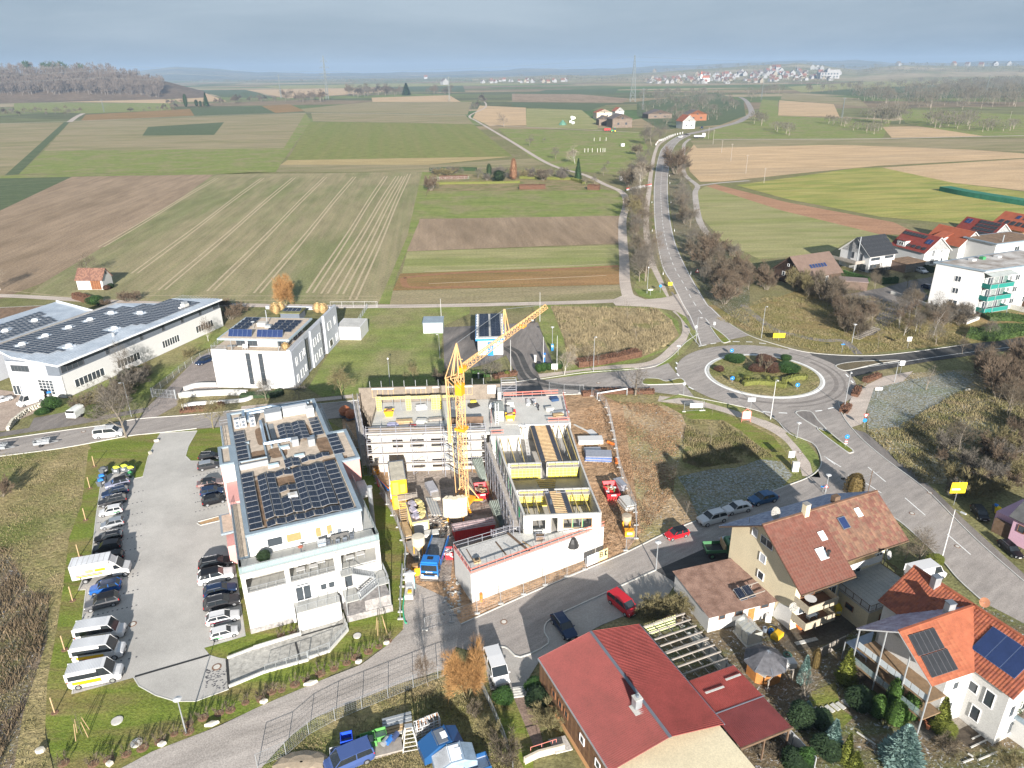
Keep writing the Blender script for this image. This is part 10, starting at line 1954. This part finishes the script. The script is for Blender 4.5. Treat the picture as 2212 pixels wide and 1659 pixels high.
pt(SS[45],mb,t);pt('wind_deflector',MB().add([(1.33*k,-.85,2.3),(2.*k,-.8,2.3),(1.33*k,-.85,3.),(1.33*k,.85,2.3),(2.*k,.8,2.3),(1.33*k,.85,3.)],[(0,1,2),(3,5,4),(1,4,5,2)],W2),t)
for x in(2.9*k,-2.*k):
 for s_ in(-1,1):w=MB();w.c6(0,-.13,0,0,.13,0,.38,.38,TY,14);wo_=pt('wheel',w,t,loc=(x,s_*.95,.38));r=MB();r.c6(0,s_*.12,0,0,s_*.15,0,.24,.22,RIM,10);pt('rim',r,wo_)
pt('chassis',MB().bx(-3.4*k,1.3*k,-.5,.5,.6,.9,TM1),t)
for s_ in(-1,1):h=MB();h.q6(3.42*k,s_*.75,.95,.14,.3,.2,LW);pt('headlight',h,t)
a,b=Vt(G(cE(690,1450))),Vt(G(cE(630,1640)));d=b-a;L0=d.length;cen=(a+b)/2
t=tng('tipper_truck','blue tipper truck facing viewer at site entrance','truck',(b.x,b.y,0),a2(d.y,d.x));m=PC['tblue']
pt('cab',MB().bx(-2.,-.1,-1.2,1.2,.7,2.75,m).bx(-1.9,-.3,-1.1,1.1,2.75,3.,m).bx(-1.5,-.9,-.4,.4,3.,3.05,TM1),t);pt(SS[45],MB().bx(-.1,-.04,-1.08,1.08,1.7,2.6,CGL).bx(-1.6,-.4,-1.23,-1.2,1.7,2.5,CGL).bx(-1.6,-.4,1.2,1.23,1.7,2.5,CGL),t)
pt('grille',MB().bx(-.1,-.02,-1.1,1.1,.95,1.35,TM1).bx(-.1,.05,-1.2,1.2,.5,.8,W2),t)
for s_ in(-1,1):h=MB();h.q6(-.02,s_*.95,1.,.12,.3,.25,LW);pt('headlight',h,t);h=MB();h.q6(-.3,s_*1.45,2.2,.12,.2,.5,TM1);pt('mirror',h,t)
pt('logo',MB().c6(-.03,-.35,1.52,0.,-.35,1.52,.13,.13,SW,12).q6(-.02,.15,1.52,.04,.6,.12,SW),t)
mb=MB();B_L=max(4.6,L0);mb.bx(-2.3-B_L,-2.3,-1.2,1.2,1.,1.15,TM1).bx(-2.3-B_L,-2.3,-1.25,-1.15,1.15,1.9,m).bx(-2.3-B_L,-2.3,1.15,1.25,1.15,1.9,m).bx(-2.4,-2.3,-1.25,1.25,1.15,2.,m).bx(-2.25-B_L,-2.4,-1.15,1.15,1.15,1.4,mat('load_soil',(.2,.2,.2),.95,.3,3));pt('tipping_body',mb,t)
for x in(-1.,-4.4,-5.5):
 for s_ in(-1,1):w=MB();w.c6(0,-.16,0,0,.16,0,.48,.48,TY,14);wo_=pt('wheel',w,t,loc=(x,s_*1.05,.48));r=MB();r.c6(0,s_*.15,0,0,s_*.18,0,.28,.26,RIM,10);pt('rim',r,wo_)
a,b=Vt(G(cN(945,1380))),Vt(G(cN(1130,1400)));d=b-a;t=tng('flatbed_truck','old green flatbed truck with boards on its bed beside brown roof','truck',(a.x,a.y,0),a2(d.y,d.x)+.25);m=PC['green']
pt('cab',MB().bx(3.,4.9,-1.,1.,.8,2.3,m).bx(3.1,4.6,-.95,.95,2.3,2.5,m).bx(3.5,4.1,-.4,.4,2.5,2.54,TM1),t);pt(SS[45],MB().bx(4.9,4.93,-.9,.9,1.5,2.2,CGL).bx(3.3,4.6,-1.03,-1.,1.5,2.2,CGL),t)
pt('bed',MB().bx(0,2.9,-1.1,1.1,1.,1.12,TM1).bx(0,2.9,-1.12,-1.06,1.1,1.6,m).bx(0,2.9,1.06,1.12,1.1,1.6,m).bx(0,.06,-1.1,1.1,1.1,1.6,m).bx(2.6,2.75,-1.1,1.1,1.2,2.3,WOOD),t)
for x in(.9,4.):
 for s_ in(-1,1):w=MB();w.c6(0,-.16,0,0,.16,0,.5,.5,TY,14);wo_=pt('wheel',w,t,loc=(x,s_*.95,.5));r=MB();r.c6(0,s_*.15,0,0,s_*.18,0,.25,.22,m,8);pt('rim',r,wo_)
def trailer(c,a,b,lb,m=STE):
 a,b=Vt(G(c(*a))),Vt(G(c(*b)));d=b-a;t=tng('car_trailer',lb,'trailer',(a.x,a.y,0),a2(d.y,d.x));mb=MB().bx(0,2.6,-.7,.7,.5,.58,m)
 for y in(-.7,.66):mb.bx(0,2.6,y,y+.04,.58,1.,m)
 for x in(0,2.56):mb.bx(x,x+.04,-.66,.66,.58,1.,m)
 rl1(mb,pL(0,-.68,2.6,-.68,2.6,.68,0,.68,0,-.68),.3,m,1.,.8);pt('box',mb,t);pt('drawbar',MB().e6(2.6,.5,.5,4.,0,.5,.07,.07,m).e6(2.6,-.5,.5,4.,0,.5,.07,.07,m),t)
 for s_ in(-1,1):w=MB();w.c6(1.1,s_*.78-.08,.3,1.1,s_*.78+.08,.3,.3,.3,TY,12);pt('wheel',w,t)
trailer(cC,(278,1525),(450,1500),'galvanised mesh-sided car trailer parked on street');trailer(cC,(-60,1560),(60,1550),'trailer at left picture edge on street')
t=tng('horse_trailer','white horse trailer with rounded roof on asphalt bay','trailer',gP(cC,610,1290),rad(-6));mb=MB();n=8;pr=[(1.*co(a),1.75+.55*si(a))for a in[pI*i/n for i in rA(n+1)]]+[(-1.,.5),(1.,.5)];k=len(pr);vs=[(x,-1.6,z)for x,z in pr]+[(x,1.5,z)for x,z in pr];mb.add(vs,[tp(rA(k))[::-1],tp(rA(k,2*k))]+[(i,(i+1)%k,(i+1)%k+k,i+k)for i in rA(k)],mat('trailer_white',(.6,.62,.6),.5,.12,1));pt('body',mb,t)
mb=MB();
for i in rA(6):mb.bx(-.85+i*.3,-.62+i*.3,-1.64,-1.6,.55,1.5,W2)
mb.bx(-.9,.9,-1.63,-1.6,1.6,2.1,TM1);pt('tailgate',mb,t)
for s_ in(-1,1):w=MB();w.c6(s_*1.05-.1,0,.33,s_*1.05+.1,0,.33,.33,.33,TY,12);pt('wheel',w,t)
cA1((912,1555),(600,1690),SS[67],'vwblue','old blue van with ribbed roof in lower yard',cI,scale=1.)
def tub(lb,c,p,m,w_,l_,h,rz,inner=No):
 t=tng('storage_crate',lb,'crate',(*G(c(*p)),0),rz);mb=MB();
 for x in(-w_/2,w_/2-.06):mb.bx(x,x+.06,-l_/2,l_/2,.1,h,m)
 for y in(-l_/2,l_/2-.06):mb.bx(-w_/2+.06,w_/2-.06,y,y+.06,.1,h,m)
 mb.bx(-w_/2+.06,w_/2-.06,-l_/2+.06,l_/2-.06,.1,h*.55,inner or m);
 for x in(-w_/2-.03,0,w_/2):mb.bx(x,x+.05,-l_/2-.03,-l_/2,.1,h,m)
 pt('body',mb,t)
tub('tall bright blue open plastic crate in lower yard',cI,(745,1510),mat('crate_bright_blue',(.02,.08,.65),.4,.05,1),1.2,1.2,1.9,rad(15),DG);tub('green open metal crate, left of pair',cI,(910,1475),mat('crate_green',(.1,.3,.08),.6,.15,1),1.5,1.4,1.1,rad(18),CR);tub('green open metal crate, right of pair',cI,(1000,1430),mat('crate_green',(.1,.3,.08)),1.4,1.2,1.,rad(18),CL);tub('white grid-framed liquid container in lower yard',cI,(655,1580),W2,1.2,1.,1.1,rad(15),CL);tub('dark green crate behind green ones',cI,(860,1465),mat('crate_dark_green',(.05,.16,.06),.6,.1,1),1.3,1.,.8,rad(18))
for k,(x,y)in en(pL(1045,1490,1075,1480,1120,1450)):so1('barrel',MB().c6(-.45,0,.32,.45,0,.32,.3,.3,[STE,BLUE,mat('barrel_dark_blue',(.05,.07,.15),.5,.1,1)][k],14).c6(.45,0,.32,.46,0,.32,.28,.28,mat('rust_plate',(.3,.13,.06),.8,.2,2),14),'barrel lying on pallet in lower yard, '+['rusty reel','blue one','dark one'][k],'barrel','barrels in lower yard',(*G(cI(x,y)),.5),1.1)
sk1('wooden pallet platform carrying barrels',cI,(1050,1510),2,1.6,3.2,.22,WG,rad(15));
for k in rA(6):g=G(cI(1130+k*2,1290+k*22));so1('metal_profile',MB().be((-1.5,0,.15+.08*(5-k)),(1.6,.35,.15+.08*(5-k)),.32,.12,STE if k<3 else(WOOD if k<5 else CL)),'long metal profile in pile of profiles and planks, lower yard','profile','pile of profiles in lower yard',(*g,0),.2)
for k in rA(3):
 g=G(cI(1330+k*45,1390-k*20));t=tng('mesh_crate','wire mesh crate with pipes in scrap heap, '+['left','middle','right'][k],'crate',(*g,0),.4)
 mb=MB();rl1(mb,pL(-.7,-.5,.7,-.5,.7,.5,-.7,.5,-.7,-.5),1.6,W2,0,.7,.16,rails=(1,.75,.5,.25,.02));pt('mesh',mb,t);mb=MB();
 for i in rA(6):mb.e6(-.5+i*.2,-.4,.2,-.4+i*.2,.4,1.7,.07,.07,mat('rust_pipe',(.35,.18,.1),.8,.2,2)if i%2 else STE)
 pt('pipes',mb,t)
t=tng('steel_stair_frame','pale steel ladder frame standing in lower yard','frame',gP(cI,1240,1500),.2);mb=MB();
for x in(-.8,.8):mb.e6(x,-.5,0,x*.4,.6,2.4,.1,.1,CL).e6(x,1.2,0,x*.4,.7,2.4,.1,.1,CL)
for k in rA(6):mb.e6(-.75+.06*k,-.45+.17*k,.2+.38*k,.75-.06*k,-.45+.17*k,.2+.38*k,.08,.06,CL)
mb.q6(0,.65,2.45,.8,.5,.1,STE);pt('frame',mb,t)
def baler(lb,c,p,rz,m,snow=Fa,L_=4.2,W_=2.2):
 t=tng('machine_hood',lb,SS[64],(*G(c(*p)),0),rz);mb=MB();pr=[(-L_/2,.4),(-L_/2,1.3),(-L_*.1,2.2),(L_*.2,2.2),(L_/2,1.6),(L_/2,.4)];n=6;vs=[(x,-W_/2,z)for x,z in pr]+[(x,W_/2,z)for x,z in pr];mb.add(vs,[tp(rA(n)),tp(rA(n,2*n))[::-1]]+[(i,i+n,(i+1)%n+n,(i+1)%n)for i in rA(n)],m);pt('body',mb,t)
 pt(SS[75],MB().q6(-0.,0,2.23,1.2,W_*.8,.06,SNOW if snow else DG).q6(.4,0,2.28,.6,.8,.04,SNOW),t);mb=MB();[mb.q6(x,0,1.45,.06,W_+.06,1.7,m)for x in(-L_*.12,L_*.2)];pt('ribs',mb,t)
 if snow:pt('snow',MB().add([(-L_/2+.05,-W_/2+.1,1.36),(-L_*.12,-W_/2+.1,2.23),(-L_*.12,W_/2-.1,2.23),(-L_/2+.05,W_/2-.1,1.36)],[(0,1,2,3),(3,2,1,0)],SNOW),t)
baler('dark blue press container in lower yard, upper one',cI,(1480,1530),.45,PC['baleblue']);baler('snow-dusted pale blue machine cover below dark blue one',cI,(1590,1660),.3,mat('machine_pale_blue',(.25,.33,.42),.5,.2,1),Tr)
tub('dark blue open trailer at bottom picture edge',cI,(1760,1680),PC['baleblue'],2.6,1.8,1.2,.35,SNOW)
so1('sand_pile',MB().la(pL(1.9,0,1.6,.25,.9,.5,.1,.6),mat('sand_pile',(.36,.29,.21),.95,.15,2),12),'heap of pale rubble at lower left of yard','heap',No,gP(cI,380,1640)).scale=(1.6,1,1)
t=tng('motorcycle','red and dark motorcycle beside balconies of cream house','motorcycle',gP(cK,590,1190),rad(80));
for x in(-.7,.7):pt('wheel',MB().c6(x,-.07,.32,x,.07,.32,.32,.32,TY,14),t)
pt('frame',MB().e6(-.6,0,.6,.3,0,.75,.3,.3,mat('moto_red',(.4,.02,.02),.3,0)).e6(-.7,0,.9,-.1,0,.85,.3,.12,BK).e6(.7,0,.35,.4,0,1.1,.08,.08,STE).e6(.42,-.35,1.1,.42,.35,1.1,.05,.05,STE).q6(0,0,.45,.5,.3,.35,DG),t)
t=tng('bicycle','dark bicycle leaning on pink panel wall','bicycle',gP(cF,1990,1205),rad(110))
for x in(-.5,.5):mb=MB().la(pL(.33,-.02,.36,0,.33,.02,.31,0,.33,-.02),TY,14);o=lo('wheel',mb.mesh('wheel'),t,(x,0,.35));o.rotation_euler=(pI/2,0,0)
pt('frame',MB().e6(-.5,0,.35,-.1,0,.8,.04,.04,RED).e6(-.1,0,.8,.35,0,.8,.04,.04,RED).e6(-.1,0,.3,.35,0,.8,.04,.04,RED).e6(.5,0,.35,.35,0,1.,.04,.04,BK).q6(-.15,0,.92,.25,.12,.06,BK),t)
t=tng('parked_truck','white tipper truck parked at field corner near farm','truck',gP(cQ,1925,330),rad(-5),No,1.7);pt('bed',MB().bx(0,4.5,-1.1,1.1,.8,1.6,W2),t);pt('cab',MB().bx(4.7,6.4,-1.1,1.1,.7,2.8,W2).bx(6.,6.42,-1,1,1.7,2.5,CGL),t)
for x in(1,2.1,5.4):pt('axle_wheels',MB().c6(x,-1.15,.45,x,1.15,.45,.45,.45,TY,12),t)
hm=bpy.data.materials.new('air');hm.use_nodes=Tr;t=hm.node_tree;t.nodes.clear()
v=N(t,'ShaderNodeVolumePrincipled');v.inputs['Density'].default_value=HAZE;v.inputs['Color'].default_value=(.42,.58,.8,1);v.inputs['Anisotropy'].default_value=0.
oo=N(t,'ShaderNodeOutputMaterial');link(t,v.outputs[0],oo.inputs['Volume'])
mb=MB().bx(-15000,15000,-200,15000,-2,210,hm);o=st('haze',mb,kd=STF)
